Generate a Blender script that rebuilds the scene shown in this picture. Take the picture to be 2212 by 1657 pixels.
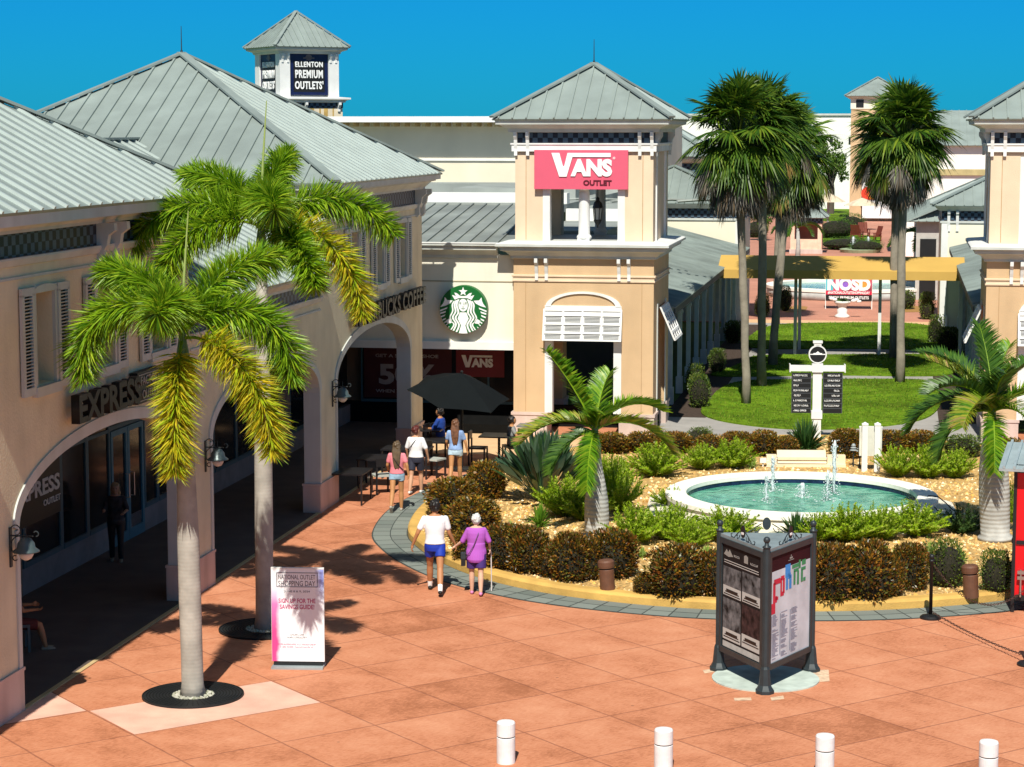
import bpy, math, random
from mathutils import Vector, Matrix
for o in list(bpy.data.objects): bpy.data.objects.remove(o)
SC = bpy.context.scene
COL = SC.collection
RAD = math.radians
rnd = random.Random(11)
# ------------------------------------------------------------------ camera
F, YH, H, CX, CY = 4700.0, 275.0, 8.7, 1106.0, 828.5
PITCH = math.atan((CY - YH) / F)
cam_d = bpy.data.cameras.new('camera')
cam_d.sensor_width = 36.0
cam_d.lens = F / 2212.0 * 36.0
cam_d.clip_start = 0.5
cam_d.clip_end = 6000
cam = bpy.data.objects.new('camera', cam_d)
cam.location = (0, 0, H)
cam.rotation_euler = (math.pi / 2 - PITCH, 0, 0)
COL.objects.link(cam)
SC.camera = cam
# ------------------------------------------------------------------ sky and sun
SUN_EL, SUN_AZ = 50.0, 6.4            # shadows run away from the camera, 6 degrees to the right
w = bpy.data.worlds.new('World')
SC.world = w
w.use_nodes = True
nt = w.node_tree
nt.nodes.clear()
sky = nt.nodes.new('ShaderNodeTexSky')
sky.sky_type = 'NISHITA'
sky.sun_disc = False
sky.sun_elevation = RAD(SUN_EL)
sky.sun_rotation = RAD(180 + SUN_AZ)
sky.altitude = 0
sky.air_density = 1.1
sky.dust_density = 0.05
sky.ozone_density = 2.5
tint = nt.nodes.new('ShaderNodeMix')
tint.data_type = 'RGBA'
tint.blend_type = 'MULTIPLY'
tint.inputs[0].default_value = 1.0
tint.inputs[7].default_value = (0.06, 0.46, 1.08, 1)
bg = nt.nodes.new('ShaderNodeBackground')
bg.inputs[1].default_value = 0.067
wo = nt.nodes.new('ShaderNodeOutputWorld')
tcw = nt.nodes.new('ShaderNodeTexCoord'); spw = nt.nodes.new('ShaderNodeSeparateXYZ'); mrw = nt.nodes.new('ShaderNodeMapRange')
nt.links.new(tcw.outputs['Generated'], spw.inputs[0]); nt.links.new(spw.outputs[2], mrw.inputs[0])
mrw.inputs[1].default_value = 0.10; mrw.inputs[2].default_value = 0.45
tm = nt.nodes.new('ShaderNodeMix'); tm.data_type = 'RGBA'; nt.links.new(mrw.outputs[0], tm.inputs[0])
tm.inputs[6].default_value = (0.015, 0.46, 1.10, 1); tm.inputs[7].default_value = (0.86, 0.95, 0.84, 1)
nt.links.new(tm.outputs[2], tint.inputs[7])
nt.links.new(sky.outputs[0], tint.inputs[6])
nt.links.new(tint.outputs[2], bg.inputs[0])
nt.links.new(bg.outputs[0], wo.inputs[0])
sun_d = bpy.data.lights.new('sun', 'SUN')
sun_d.energy = 5.0
sun_d.angle = RAD(0.5)
sun_d.color = (1.0, 0.96, 0.85)
sun = bpy.data.objects.new('sun', sun_d)
az, el = RAD(SUN_AZ), RAD(SUN_EL)
LDIR = Vector((math.sin(az) * math.cos(el), math.cos(az) * math.cos(el), -math.sin(el)))
sun.rotation_euler = LDIR.to_track_quat('-Z', 'Y').to_euler()
COL.objects.link(sun)
vs = SC.view_settings
vs.view_transform = 'Standard'
vs.look = 'None'
vs.exposure = 0.3
vs.gamma = 1.0
SC.render.engine = 'CYCLES'
SC.cycles.max_bounces = 6
SC.cycles.diffuse_bounces = 3
SC.cycles.glossy_bounces = 3
SC.cycles.transmission_bounces = 4
SC.cycles.transparent_max_bounces = 8
# ------------------------------------------------------------------ frames
TH = math.atan((1945 - CX) / F * math.cos(PITCH))   # the street runs into the picture at this azimuth
CT, ST_ = math.cos(TH), math.sin(TH)
def W(t, s, z=0.0):
    return Vector((t * CT + s * ST_, -t * ST_ + s * CT, z))
def ray(u, v):
    a, b = (u - CX) / F, (v - CY) / F
    return Vector((a, math.cos(PITCH) - b * math.sin(PITCH), -math.sin(PITCH) - b * math.cos(PITCH)))
def G(u, v, z=0.0):
    r = ray(u, v)
    return Vector((0, 0, H)) + r * ((z - H) / r.z)
def TS(P):
    return (P.x * CT - P.y * ST_, P.x * ST_ + P.y * CT)
def GT(u, v, z=0.0):
    return TS(G(u, v, z))
# ------------------------------------------------------------------ materials
MATS = {}
def nd(nt, t, **k):
    n = nt.nodes.new(t)
    for a, b in k.items(): setattr(n, a, b)
    return n
def mat(name, col, rough=0.7, metal=0.0, var=0.12, scale=3.0, bump=0.0, bscale=40.0, spec=0.4, emit=0, trans=0.0, detail=4.0, var2=0.0, scale2=0.4, streak=0.0):
    if name in MATS: return MATS[name]
    m = bpy.data.materials.new(name)
    m.use_nodes = True
    nt = m.node_tree
    b = nt.nodes['Principled BSDF']
    b.inputs['Roughness'].default_value = rough
    b.inputs['Metallic'].default_value = metal
    b.inputs['Specular IOR Level'].default_value = spec
    b.inputs['Transmission Weight'].default_value = trans
    tc = nd(nt, 'ShaderNodeTexCoord')
    n = nd(nt, 'ShaderNodeTexNoise')
    n.inputs['Scale'].default_value = scale
    n.inputs['Detail'].default_value = detail
    nt.links.new(tc.outputs['Object'], n.inputs['Vector'])
    r = nd(nt, 'ShaderNodeValToRGB')
    r.color_ramp.elements[0].position = 0.3
    r.color_ramp.elements[1].position = 0.7
    r.color_ramp.elements[0].color = [max(0, c * (1 - var)) for c in col] + [1]
    r.color_ramp.elements[1].color = [min(1, c * (1 + var)) for c in col] + [1]
    nt.links.new(n.outputs[0], r.inputs[0])
    out = r.outputs[0]
    if var2:
        n2 = nd(nt, 'ShaderNodeTexNoise')
        n2.inputs['Scale'].default_value = scale2
        n2.inputs['Detail'].default_value = 5
        nt.links.new(tc.outputs['Object'], n2.inputs['Vector'])
        r2 = nd(nt, 'ShaderNodeValToRGB')
        r2.color_ramp.elements[0].position = 0.35
        r2.color_ramp.elements[1].position = 0.65
        r2.color_ramp.elements[0].color = (1 - var2, 1 - var2, 1 - var2, 1)
        r2.color_ramp.elements[1].color = (1, 1, 1, 1)
        nt.links.new(n2.outputs[0], r2.inputs[0])
        mx = nd(nt, 'ShaderNodeMix', data_type='RGBA', blend_type='MULTIPLY')
        mx.inputs[0].default_value = 1
        nt.links.new(out, mx.inputs[6]); nt.links.new(r2.outputs[0], mx.inputs[7])
        out = mx.outputs[2]
    if streak:
        mp = nd(nt, 'ShaderNodeMapping'); mp.inputs['Scale'].default_value = (1.3, 1.3, 0.16); nt.links.new(tc.outputs['Object'], mp.inputs[0])
        n4 = nd(nt, 'ShaderNodeTexNoise'); n4.inputs['Scale'].default_value = 1.7; n4.inputs['Detail'].default_value = 6; nt.links.new(mp.outputs[0], n4.inputs[0])
        r4 = nd(nt, 'ShaderNodeValToRGB'); r4.color_ramp.elements[0].position = 0.34; r4.color_ramp.elements[1].position = 0.62
        r4.color_ramp.elements[0].color = (1 - streak, 1 - streak * 1.05, 1 - streak * 1.15, 1); r4.color_ramp.elements[1].color = (1, 1, 1, 1); nt.links.new(n4.outputs[0], r4.inputs[0])
        m4 = nd(nt, 'ShaderNodeMix', data_type='RGBA', blend_type='MULTIPLY'); m4.inputs[0].default_value = 1; nt.links.new(out, m4.inputs[6]); nt.links.new(r4.outputs[0], m4.inputs[7]); out = m4.outputs[2]
    nt.links.new(out, b.inputs['Base Color'])
    if emit:
        b.inputs['Emission Strength'].default_value = emit
        b.inputs['Emission Color'].default_value = list(col) + [1]
    if bump:
        n3 = nd(nt, 'ShaderNodeTexNoise')
        n3.inputs['Scale'].default_value = bscale
        n3.inputs['Detail'].default_value = 3
        nt.links.new(tc.outputs['Object'], n3.inputs['Vector'])
        bp = nd(nt, 'ShaderNodeBump')
        bp.inputs['Strength'].default_value = bump
        bp.inputs['Distance'].default_value = 0.02
        nt.links.new(n3.outputs[0], bp.inputs['Height'])
        nt.links.new(bp.outputs[0], b.inputs['Normal'])
    MATS[name] = m
    return m
def leafmat(name, cols, rough=0.5, transl=0.35, spec=0.3):
    """colour differs from leaf to leaf: every leaf is its own mesh island"""
    if name in MATS: return MATS[name]
    m = bpy.data.materials.new(name)
    m.use_nodes = True
    nt = m.node_tree
    b = nt.nodes['Principled BSDF']
    g = nd(nt, 'ShaderNodeNewGeometry')
    r = nd(nt, 'ShaderNodeValToRGB')
    while len(r.color_ramp.elements) < len(cols): r.color_ramp.elements.new(0.5)
    for i, c in enumerate(cols):
        r.color_ramp.elements[i].position = i / (len(cols) - 1)
        r.color_ramp.elements[i].color = list(c) + [1]
    nt.links.new(g.outputs['Random Per Island'], r.inputs[0])
    nt.links.new(r.outputs[0], b.inputs['Base Color'])
    b.inputs['Roughness'].default_value = rough
    b.inputs['Specular IOR Level'].default_value = spec
    tr = nd(nt, 'ShaderNodeBsdfTranslucent')
    nt.links.new(r.outputs[0], tr.inputs[0])
    mx = nd(nt, 'ShaderNodeMixShader')
    mx.inputs[0].default_value = transl
    nt.links.new(b.outputs[0], mx.inputs[1]); nt.links.new(tr.outputs[0], mx.inputs[2])
    nt.links.new(mx.outputs[0], nt.nodes['Material Output'].inputs[0])
    MATS[name] = m
    return m
# ------------------------------------------------------------------ mesh builder
SPLIT = {'plinth', 'fascia', 'opening_frame', 'side_surround', 'door_surround', 'jamb_trim', 'soffit', 'corner_post', 'rust_stain', 'lower_wall', 'upper_wall', 'shutter_slat', 'frame_posts', 'flat_roof', 'rafters', 'roof', 'groove', 'seat', 'moulding', 'colour_patch', 'latch', 'text_line', 'water_jet', 'roof_conduit', 'string_course', 'emblem', 'frame', 'wall'}
class MB:
    def __init__(s, off=(0, 0, 0)):
        s.v = []; s.f = []; s.m = []; s.off = Vector(off); s.M = None
    def P(s, p):
        p = Vector(p)
        if s.M is not None: p = s.M @ p
        s.v.append(tuple(p - s.off)); return len(s.v) - 1
    def poly(s, pts, m=0):
        s.f.append([s.P(p) for p in pts]); s.m.append(m)
    def box(s, x0, x1, y0, y1, z0, z1, m=0):
        i = [s.P((x, y, z)) for z in (z0, z1) for y in (y0, y1) for x in (x0, x1)]
        for q in ((0, 2, 3, 1), (4, 5, 7, 6), (0, 1, 5, 4), (2, 6, 7, 3), (0, 4, 6, 2), (1, 3, 7, 5)):
            s.f.append([i[k] for k in q]); s.m.append(m)
    def bar(s, a, b, w, h, m=0, up=(0, 0, 1)):
        """box of width w and height h laid along a-b, standing on the line"""
        a, b = Vector(a), Vector(b); d = (b - a).normalized()
        x = d.cross(Vector(up))
        if x.length < 1e-5: x = Vector((1, 0, 0))
        x.normalize(); n = x.cross(d).normalized()
        i = []
        for p in (a, b):
            for k, l in ((-.5, 0), (.5, 0), (.5, 1), (-.5, 1)):
                i.append(s.P(p + x * (k * w) + n * (l * h)))
        for q in ((0, 1, 2, 3), (7, 6, 5, 4), (0, 4, 5, 1), (1, 5, 6, 2), (2, 6, 7, 3), (3, 7, 4, 0)):
            s.f.append([i[k] for k in q]); s.m.append(m)
    def tube(s, pts, rad, n=8, m=0, cap=True, flat=1.0):
        pts = [Vector(p) for p in pts]
        if not isinstance(rad, (list, tuple)): rad = [rad] * len(pts)
        rings = []; ref = None
        for i, p in enumerate(pts):
            d = (pts[min(i + 1, len(pts) - 1)] - pts[max(i - 1, 0)])
            if d.length < 1e-9: d = Vector((0, 0, 1))
            d.normalize()
            if ref is None:
                ref = Vector((1, 0, 0)) if abs(d.x) < 0.9 else Vector((0, 1, 0))
            x = (ref - d * ref.dot(d)).normalized(); y = d.cross(x); ref = x
            rings.append([s.P(p + (x * math.cos(a) + y * math.sin(a) * flat) * rad[i]) for a in [2 * math.pi * k / n for k in range(n)]])
        for a, b in zip(rings, rings[1:]):
            for k in range(n):
                s.f.append([a[k], a[(k + 1) % n], b[(k + 1) % n], b[k]]); s.m.append(m)
        if cap:
            s.f.append(rings[0][::-1]); s.m.append(m); s.f.append(rings[-1][:]); s.m.append(m)
    def lathe(s, prof, n=24, c=(0, 0, 0), m=0, sx=1, sy=1, a0=0.0):
        rings = []
        for r, z in prof:
            rings.append([s.P((c[0] + r * sx * math.cos(a0 + 2 * math.pi * k / n), c[1] + r * sy * math.sin(a0 + 2 * math.pi * k / n), c[2] + z)) for k in range(n)])
        for a, b in zip(rings, rings[1:]):
            for k in range(n):
                s.f.append([a[k], a[(k + 1) % n], b[(k + 1) % n], b[k]]); s.m.append(m)
        s.f.append(rings[0][::-1]); s.m.append(m); s.f.append(rings[-1][:]); s.m.append(m)
    def ball(s, c, r, n=12, k=8, m=0, sx=1, sy=1, sz=1):
        pr = [(max(1e-4, r * math.sin(math.pi * i / k)), -r * sz * math.cos(math.pi * i / k)) for i in range(k + 1)]
        s.lathe(pr, n, c, m, sx, sy)
    def prism(s, pts, z0, z1, m=0):
        a = [s.P((p[0], p[1], z0)) for p in pts]; b = [s.P((p[0], p[1], z1)) for p in pts]
        n = len(pts)
        s.f.append(a[::-1]); s.m.append(m); s.f.append(b); s.m.append(m)
        for i in range(n):
            s.f.append([a[i], a[(i + 1) % n], b[(i + 1) % n], b[i]]); s.m.append(m)
    def ring(s, t0, t1, s0, s1, prof, m=0, cap=False):
        """moulding run round a rectangle; prof = (projection, z)"""
        R = []
        for o, z in prof:
            R.append([s.P(p) for p in ((t0 - o, s0 - o, z), (t1 + o, s0 - o, z), (t1 + o, s1 + o, z), (t0 - o, s1 + o, z))])
        for a, b in zip(R, R[1:]):
            for k in range(4):
                s.f.append([a[k], a[(k + 1) % 4], b[(k + 1) % 4], b[k]]); s.m.append(m)
        if cap:
            s.f.append(R[0][::-1]); s.m.append(m); s.f.append(R[-1][:]); s.m.append(m)
    def run(s, s0, s1, t, prof, m=0):
        """moulding run along s on a wall facing +t; prof = (projection, z), first to last, closed to the wall"""
        A = [s.P((t + o, s0, z)) for o, z in prof]; B = [s.P((t + o, s1, z)) for o, z in prof]
        for k in range(len(prof) - 1):
            s.f.append([A[k], B[k], B[k + 1], A[k + 1]]); s.m.append(m)
        s.f.append(A); s.m.append(m); s.f.append(B[::-1]); s.m.append(m)
    def slope(s, poly, d, spacing=0.4, m=0, rw=0.045, rh=0.05, th=0.05, phase=0.503, rm=None):
        """standing seam roof slope: a slab with ribs along d"""
        poly = [Vector(p) for p in poly]
        n = (poly[1] - poly[0]).cross(poly[2] - poly[0]).normalized()
        if n.z < 0: poly.reverse(); n = -n
        dn = n * th
        a = [s.P(p) for p in poly]; b = [s.P(p - dn) for p in poly]; N = len(poly)
        s.f.append(a); s.m.append(m); s.f.append(b[::-1]); s.m.append(m)
        for i in range(N):
            s.f.append([b[i], b[(i + 1) % N], a[(i + 1) % N], a[i]]); s.m.append(m)
        d = Vector(d); d = (d - n * d.dot(n)).normalized(); w = n.cross(d)
        o = poly[0]; q = [((p - o).dot(w), (p - o).dot(d)) for p in poly]
        lo, hi = min(x for x, y in q), max(x for x, y in q)
        k = math.ceil(lo / spacing) + phase
        while k * spacing < hi - 0.02:
            x = k * spacing; ys = []
            for i in range(N):
                (x0, y0), (x1, y1) = q[i], q[(i + 1) % N]
                if (x0 - x) * (x1 - x) < 0: ys.append(y0 + (y1 - y0) * (x - x0) / (x1 - x0))
            ys.sort()
            for y0, y1 in zip(ys[::2], ys[1::2]):
                if y1 - y0 > 0.05: s.bar(o + w * x + d * (y0 - 0.005), o + w * x + d * y1, rw, rh, m if rm is None else rm, n)
            k += 1
    def blade(s, p, d, L, w0, droop=0.3, segs=3, m=0, side=None, wide=0.4):
        """a leaf blade: pointed ribbon that droops"""
        p, d = Vector(p), Vector(d).normalized()
        if side is None:
            side = d.cross(Vector((rnd.uniform(-1, 1), rnd.uniform(-1, 1), rnd.uniform(0.2, 1))))
            if side.length < 1e-3: side = Vector((1, 0, 0))
        side = side.normalized(); prev = None
        for i in range(segs + 1):
            f = i / segs
            ww = w0 * (0.35 + 0.65 * min(1, f / wide)) if f < wide else w0 * (1 - (f - wide) / (1 - wide))
            q = p + d * (L * f) + Vector((0, 0, -droop * L * f * f))
            if i == segs: cur = [s.P(q)]
            else: cur = [s.P(q - side * ww / 2), s.P(q + side * ww / 2)]
            if prev is not None:
                s.f.append(prev + cur[::-1] if len(cur) == 2 else prev + cur); s.m.append(m)
            prev = cur
    def pieces(s, tol=0.012):
        par = list(range(len(s.v)))
        def find(a):
            while par[a] != a: par[a] = par[par[a]]; a = par[a]
            return a
        for f in s.f:
            for k in f[1:]: par[find(k)] = find(f[0])
        isl = {}
        for i, f in enumerate(s.f): isl.setdefault(find(f[0]), []).append(i)
        L = []
        for fs in isl.values():
            vs_ = [s.v[k] for i in fs for k in s.f[i]]
            L.append([fs, [min(v[c] for v in vs_) - tol for c in range(3)], [max(v[c] for v in vs_) + tol for c in range(3)]])
        ch = True
        while ch:
            ch = False
            for i in range(len(L)):
                for j in range(len(L) - 1, i, -1):
                    A, B = L[i], L[j]
                    if all(A[1][c] <= B[2][c] and B[1][c] <= A[2][c] for c in range(3)):
                        A[0] = A[0] + B[0]; A[1] = [min(x, y) for x, y in zip(A[1], B[1])]; A[2] = [max(x, y) for x, y in zip(A[2], B[2])]; L.pop(j); ch = True
        out = []
        for fs, _, _ in L:
            m = MB(); mp_ = {}
            for i in sorted(fs):
                m.f.append([mp_.setdefault(k, len(mp_)) for k in s.f[i]]); m.m.append(s.m[i])
            m.v = [None] * len(mp_)
            for k, q in mp_.items(): m.v[q] = s.v[k]
            out.append(m)
        return out
    def build(s, name, mats, parent=None, smooth=False, loc=None, rz=None):
        if name in SPLIT and parent:
            ps = s.pieces()
            if len(ps) > 1:
                for p in ps: r = p._build(name, mats, parent, smooth, loc, rz)
                return r
        return s._build(name, mats, parent, smooth, loc, rz)
    def _build(s, name, mats, parent=None, smooth=False, loc=None, rz=None):
        me = bpy.data.meshes.new(name)
        me.from_pydata(s.v, [], s.f)
        if not isinstance(mats, (list, tuple)): mats = [mats]
        for m in mats: me.materials.append(m)
        if len(mats) > 1: me.polygons.foreach_set('material_index', s.m)
        if smooth: me.polygons.foreach_set('use_smooth', [True] * len(me.polygons))
        me.update()
        o = bpy.data.objects.new(name, me); COL.objects.link(o)
        if parent: o.parent = parent
        if loc is not None: o.location = loc
        if rz is not None: o.rotation_euler = (0, 0, rz)
        return o
def glyphs(name, wd, ht, m, parent, origin, xdir, seed, off=0.004, align='C'):
    """a line of print too small to read: letter strokes on a plane"""
    r_ = random.Random(seed); X = Vector(xdir).normalized(); Z = Vector((0, 0, 1)); N = X.cross(Z).normalized(); O = Vector(origin) + N * off
    mb = MB(); x = -wd / 2 if align == 'C' else 0.0; end = x + wd; cw = ht * 0.62; st = ht * 0.17
    def bar_(x0, x1, z0, z1): mb.poly([O + X * a + Z * b for a, b in ((x0, z0), (x1, z0), (x1, z1), (x0, z1))])
    h = ht / 2
    while x + cw < end:
        if r_.random() < 0.1: x += cw * 0.6; continue
        bar_(x, x + st, -h, h)
        k = r_.randrange(5)
        if k in (0, 1): bar_(x + cw - st, x + cw, -h, h)
        if k in (1, 2, 3): bar_(x + st, x + cw - st, h - st, h)
        if k in (0, 3, 4): bar_(x + st, x + cw - st, -st / 2, st / 2)
        if k in (2, 4): bar_(x + st, x + cw, -h, -h + st)
        x += cw + ht * 0.2
    return mb.build(name, m, parent)
def fixn(o):
    import bmesh
    bm = bmesh.new(); bm.from_mesh(o.data)
    bmesh.ops.recalc_face_normals(bm, faces=bm.faces); bm.to_mesh(o.data); bm.free()
    return o
def tag(o, label=None, cat=None, group=None, kind=None):
    if label: o['label'] = label
    if cat: o['category'] = cat
    if group: o['group'] = group
    if kind: o['kind'] = kind
    return o
def thing(name, label, cat, loc=(0, 0, 0), rz=0.0, group=None):
    o = bpy.data.objects.new(name, None); COL.objects.link(o)
    o.location = loc; o.rotation_euler = (0, 0, rz)
    o.empty_display_size = 0.2
    return tag(o, label, cat, group)
def sthing(name, label, cat, t, s, z=0.0, group=None):
    """a thing in the street frame: local x = across, local y = along the street"""
    return thing(name, label, cat, W(t, s, z), -TH, group)
def copy_tree(o, loc, rz=None, label=None, scale=None):
    c = o.copy(); COL.objects.link(c); c.location = loc
    if rz is not None: c.rotation_euler = (0, 0, rz)
    if scale is not None: c.scale = scale if isinstance(scale, (tuple, list)) else (scale,) * 3
    if label: c['label'] = label
    for ch in [x for x in bpy.data.objects if x.parent == o]:
        d = ch.copy(); COL.objects.link(d); d.parent = c
        for gc in [x for x in bpy.data.objects if x.parent == ch]:
            e = gc.copy(); COL.objects.link(e); e.parent = d
    return c
def text(name, body, wd, ht, depth, m, parent, origin, xdir, bold=0.0, align='C', sp=1.0, zdir=(0, 0, 1)):
    """lettering fitted into wd x ht, centred (or left) on origin, reading along xdir"""
    cu = bpy.data.curves.new(name, 'FONT'); cu.body = body; cu.size = 1; cu.extrude = 0.01
    cu.offset = bold; cu.align_x = 'LEFT'; cu.space_character = sp; cu.space_line = 0.85; cu.resolution_u = 3
    to = bpy.data.objects.new(name, cu); COL.objects.link(to)
    dg = bpy.context.evaluated_depsgraph_get()
    me = bpy.data.meshes.new_from_object(to.evaluated_get(dg))
    bpy.data.objects.remove(to)
    xs = [v.co.x for v in me.vertices]; ys = [v.co.y for v in me.vertices]
    x0, x1, y0, y1 = min(xs), max(xs), min(ys), max(ys)
    kx = wd / (x1 - x0); ky = ht / (y1 - y0)
    X = Vector(xdir).normalized(); Z = Vector(zdir).normalized(); N = X.cross(Z).normalized()
    O = Vector(origin)
    for v in me.vertices:
        a = (v.co.x - (x0 + x1) / 2) * kx if align == 'C' else (v.co.x - x0) * kx
        b = (v.co.y - (y0 + y1) / 2) * ky
        c = (v.co.z / 0.02 + 0.5) * depth
        v.co = O + X * a + Z * b + N * c
    me.materials.clear(); me.materials.append(m)
    o = bpy.data.objects.new(name, me); COL.objects.link(o); o.parent = parent
    return o
# ------------------------------------------------------------------ palette
peach = mat('stucco_peach', (0.62, 0.43, 0.25), 0.9, streak=0.07, var=0.07, scale=1.2, bump=0.35, bscale=45, var2=0.08, scale2=0.5)
peachl = mat('stucco_light_peach', (0.76, 0.59, 0.42), 0.9, streak=0.06, var=0.05, scale=1.5, bump=0.3, bscale=45, var2=0.08)
cream = mat('stucco_cream', (0.84, 0.79, 0.66), 0.9, streak=0.07, var=0.04, scale=1.0, bump=0.2, bscale=45, var2=0.08)
facadem = mat('stucco_tan', (0.76, 0.68, 0.48), 0.9, streak=0.10, var=0.08, scale=1.3, bump=0.5, bscale=22, var2=0.1, scale2=0.6)
pinkst = mat('stucco_pink', (0.60, 0.47, 0.42), 0.9, streak=0.2, var=0.06, scale=1.5, bump=0.3, bscale=45)
white = mat('white_trim', (0.78, 0.78, 0.76), 0.6, streak=0.06, var=0.03, scale=2, var2=0.08, scale2=1.5)
trimg = mat('grey_white_trim', (0.58, 0.60, 0.57), 0.6, streak=0.12, var=0.05, scale=2, var2=0.1)
ribm = mat('painted_sunlit_rib', (0.44, 0.50, 0.475), 0.45, 0.1, var=0.08, scale=2)  # same metal as the roof, paler: sun glint on side-slope ribs put into colour
roofm = mat('metal_roof', (0.275, 0.325, 0.305), 0.5, 0.15, var=0.09, scale=1.4, var2=0.14, scale2=0.35, spec=0.5)
flatroof = mat('flat_roof', (0.33, 0.36, 0.34), 0.75, var=0.12, scale=0.5, var2=0.25, scale2=0.25)
glass = mat('dark_glass', (0.012, 0.014, 0.016), 0.12, var=0.3, scale=0.7, spec=0.35)
teal = mat('blue_frame', (0.035, 0.10, 0.13), 0.5, var=0.05)
black = mat('black_metal', (0.012, 0.013, 0.014), 0.45, var=0.1)
charcoal = mat('charcoal_metal', (0.028, 0.038, 0.043), 0.45, 0.1, var=0.15, scale=6)
navy = mat('navy_panel', (0.006, 0.012, 0.06), 0.4, var=0.2)
whitel = mat('white_letter', (0.85, 0.85, 0.84), 0.5, var=0.01)
greyl = mat('grey_letter', (0.30, 0.30, 0.28), 0.5, var=0.02)
blackl = mat('black_letter', (0.01, 0.01, 0.01), 0.5, var=0.02)
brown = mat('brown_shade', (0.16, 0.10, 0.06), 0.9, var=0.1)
def checkmat():
    m = bpy.data.materials.new('lattice_frieze'); m.use_nodes = True; nt = m.node_tree; b = nt.nodes['Principled BSDF']
    tc = nd(nt, 'ShaderNodeTexCoord'); mp = nd(nt, 'ShaderNodeMapping'); mp.inputs[1].default_value = (0.031, 0.027, 0.02)
    ck = nd(nt, 'ShaderNodeTexChecker'); ck.inputs['Scale'].default_value = 7.0
    ck.inputs[1].default_value = (0.002, 0.003, 0.012, 1); ck.inputs[2].default_value = (0.055, 0.095, 0.14, 1)
    nt.links.new(tc.outputs['Object'], mp.inputs[0]); nt.links.new(mp.outputs[0], ck.inputs[0])
    nt.links.new(ck.outputs[0], b.inputs['Base Color']); b.inputs['Roughness'].default_value = 0.5
    bp = nd(nt, 'ShaderNodeBump'); bp.inputs['Distance'].default_value = 0.03
    nt.links.new(ck.outputs[1], bp.inputs['Height']); nt.links.new(bp.outputs[0], b.inputs['Normal'])
    return m
lattice = checkmat()
# ================================================================== GROUND
def sheet(name, pts, z, m, kind='structure'):
    mb = MB(); mb.poly([(p[0], p[1], z) for p in pts]); return tag(mb.build(name, m), kind=kind)
def rect(t0, t1, s0, s1): return [W(t0, s0), W(t1, s0), W(t1, s1), W(t0, s1)]
dirt = mat('far_ground_grass', (0.10, 0.16, 0.03), 0.95, var=0.25, scale=0.2, var2=0.3, scale2=0.02)
g0 = MB(); g0.box(-3500, 3500, -200, 5000, -1.0, -0.03); tag(g0.build('ground', dirt), kind='structure')
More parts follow.
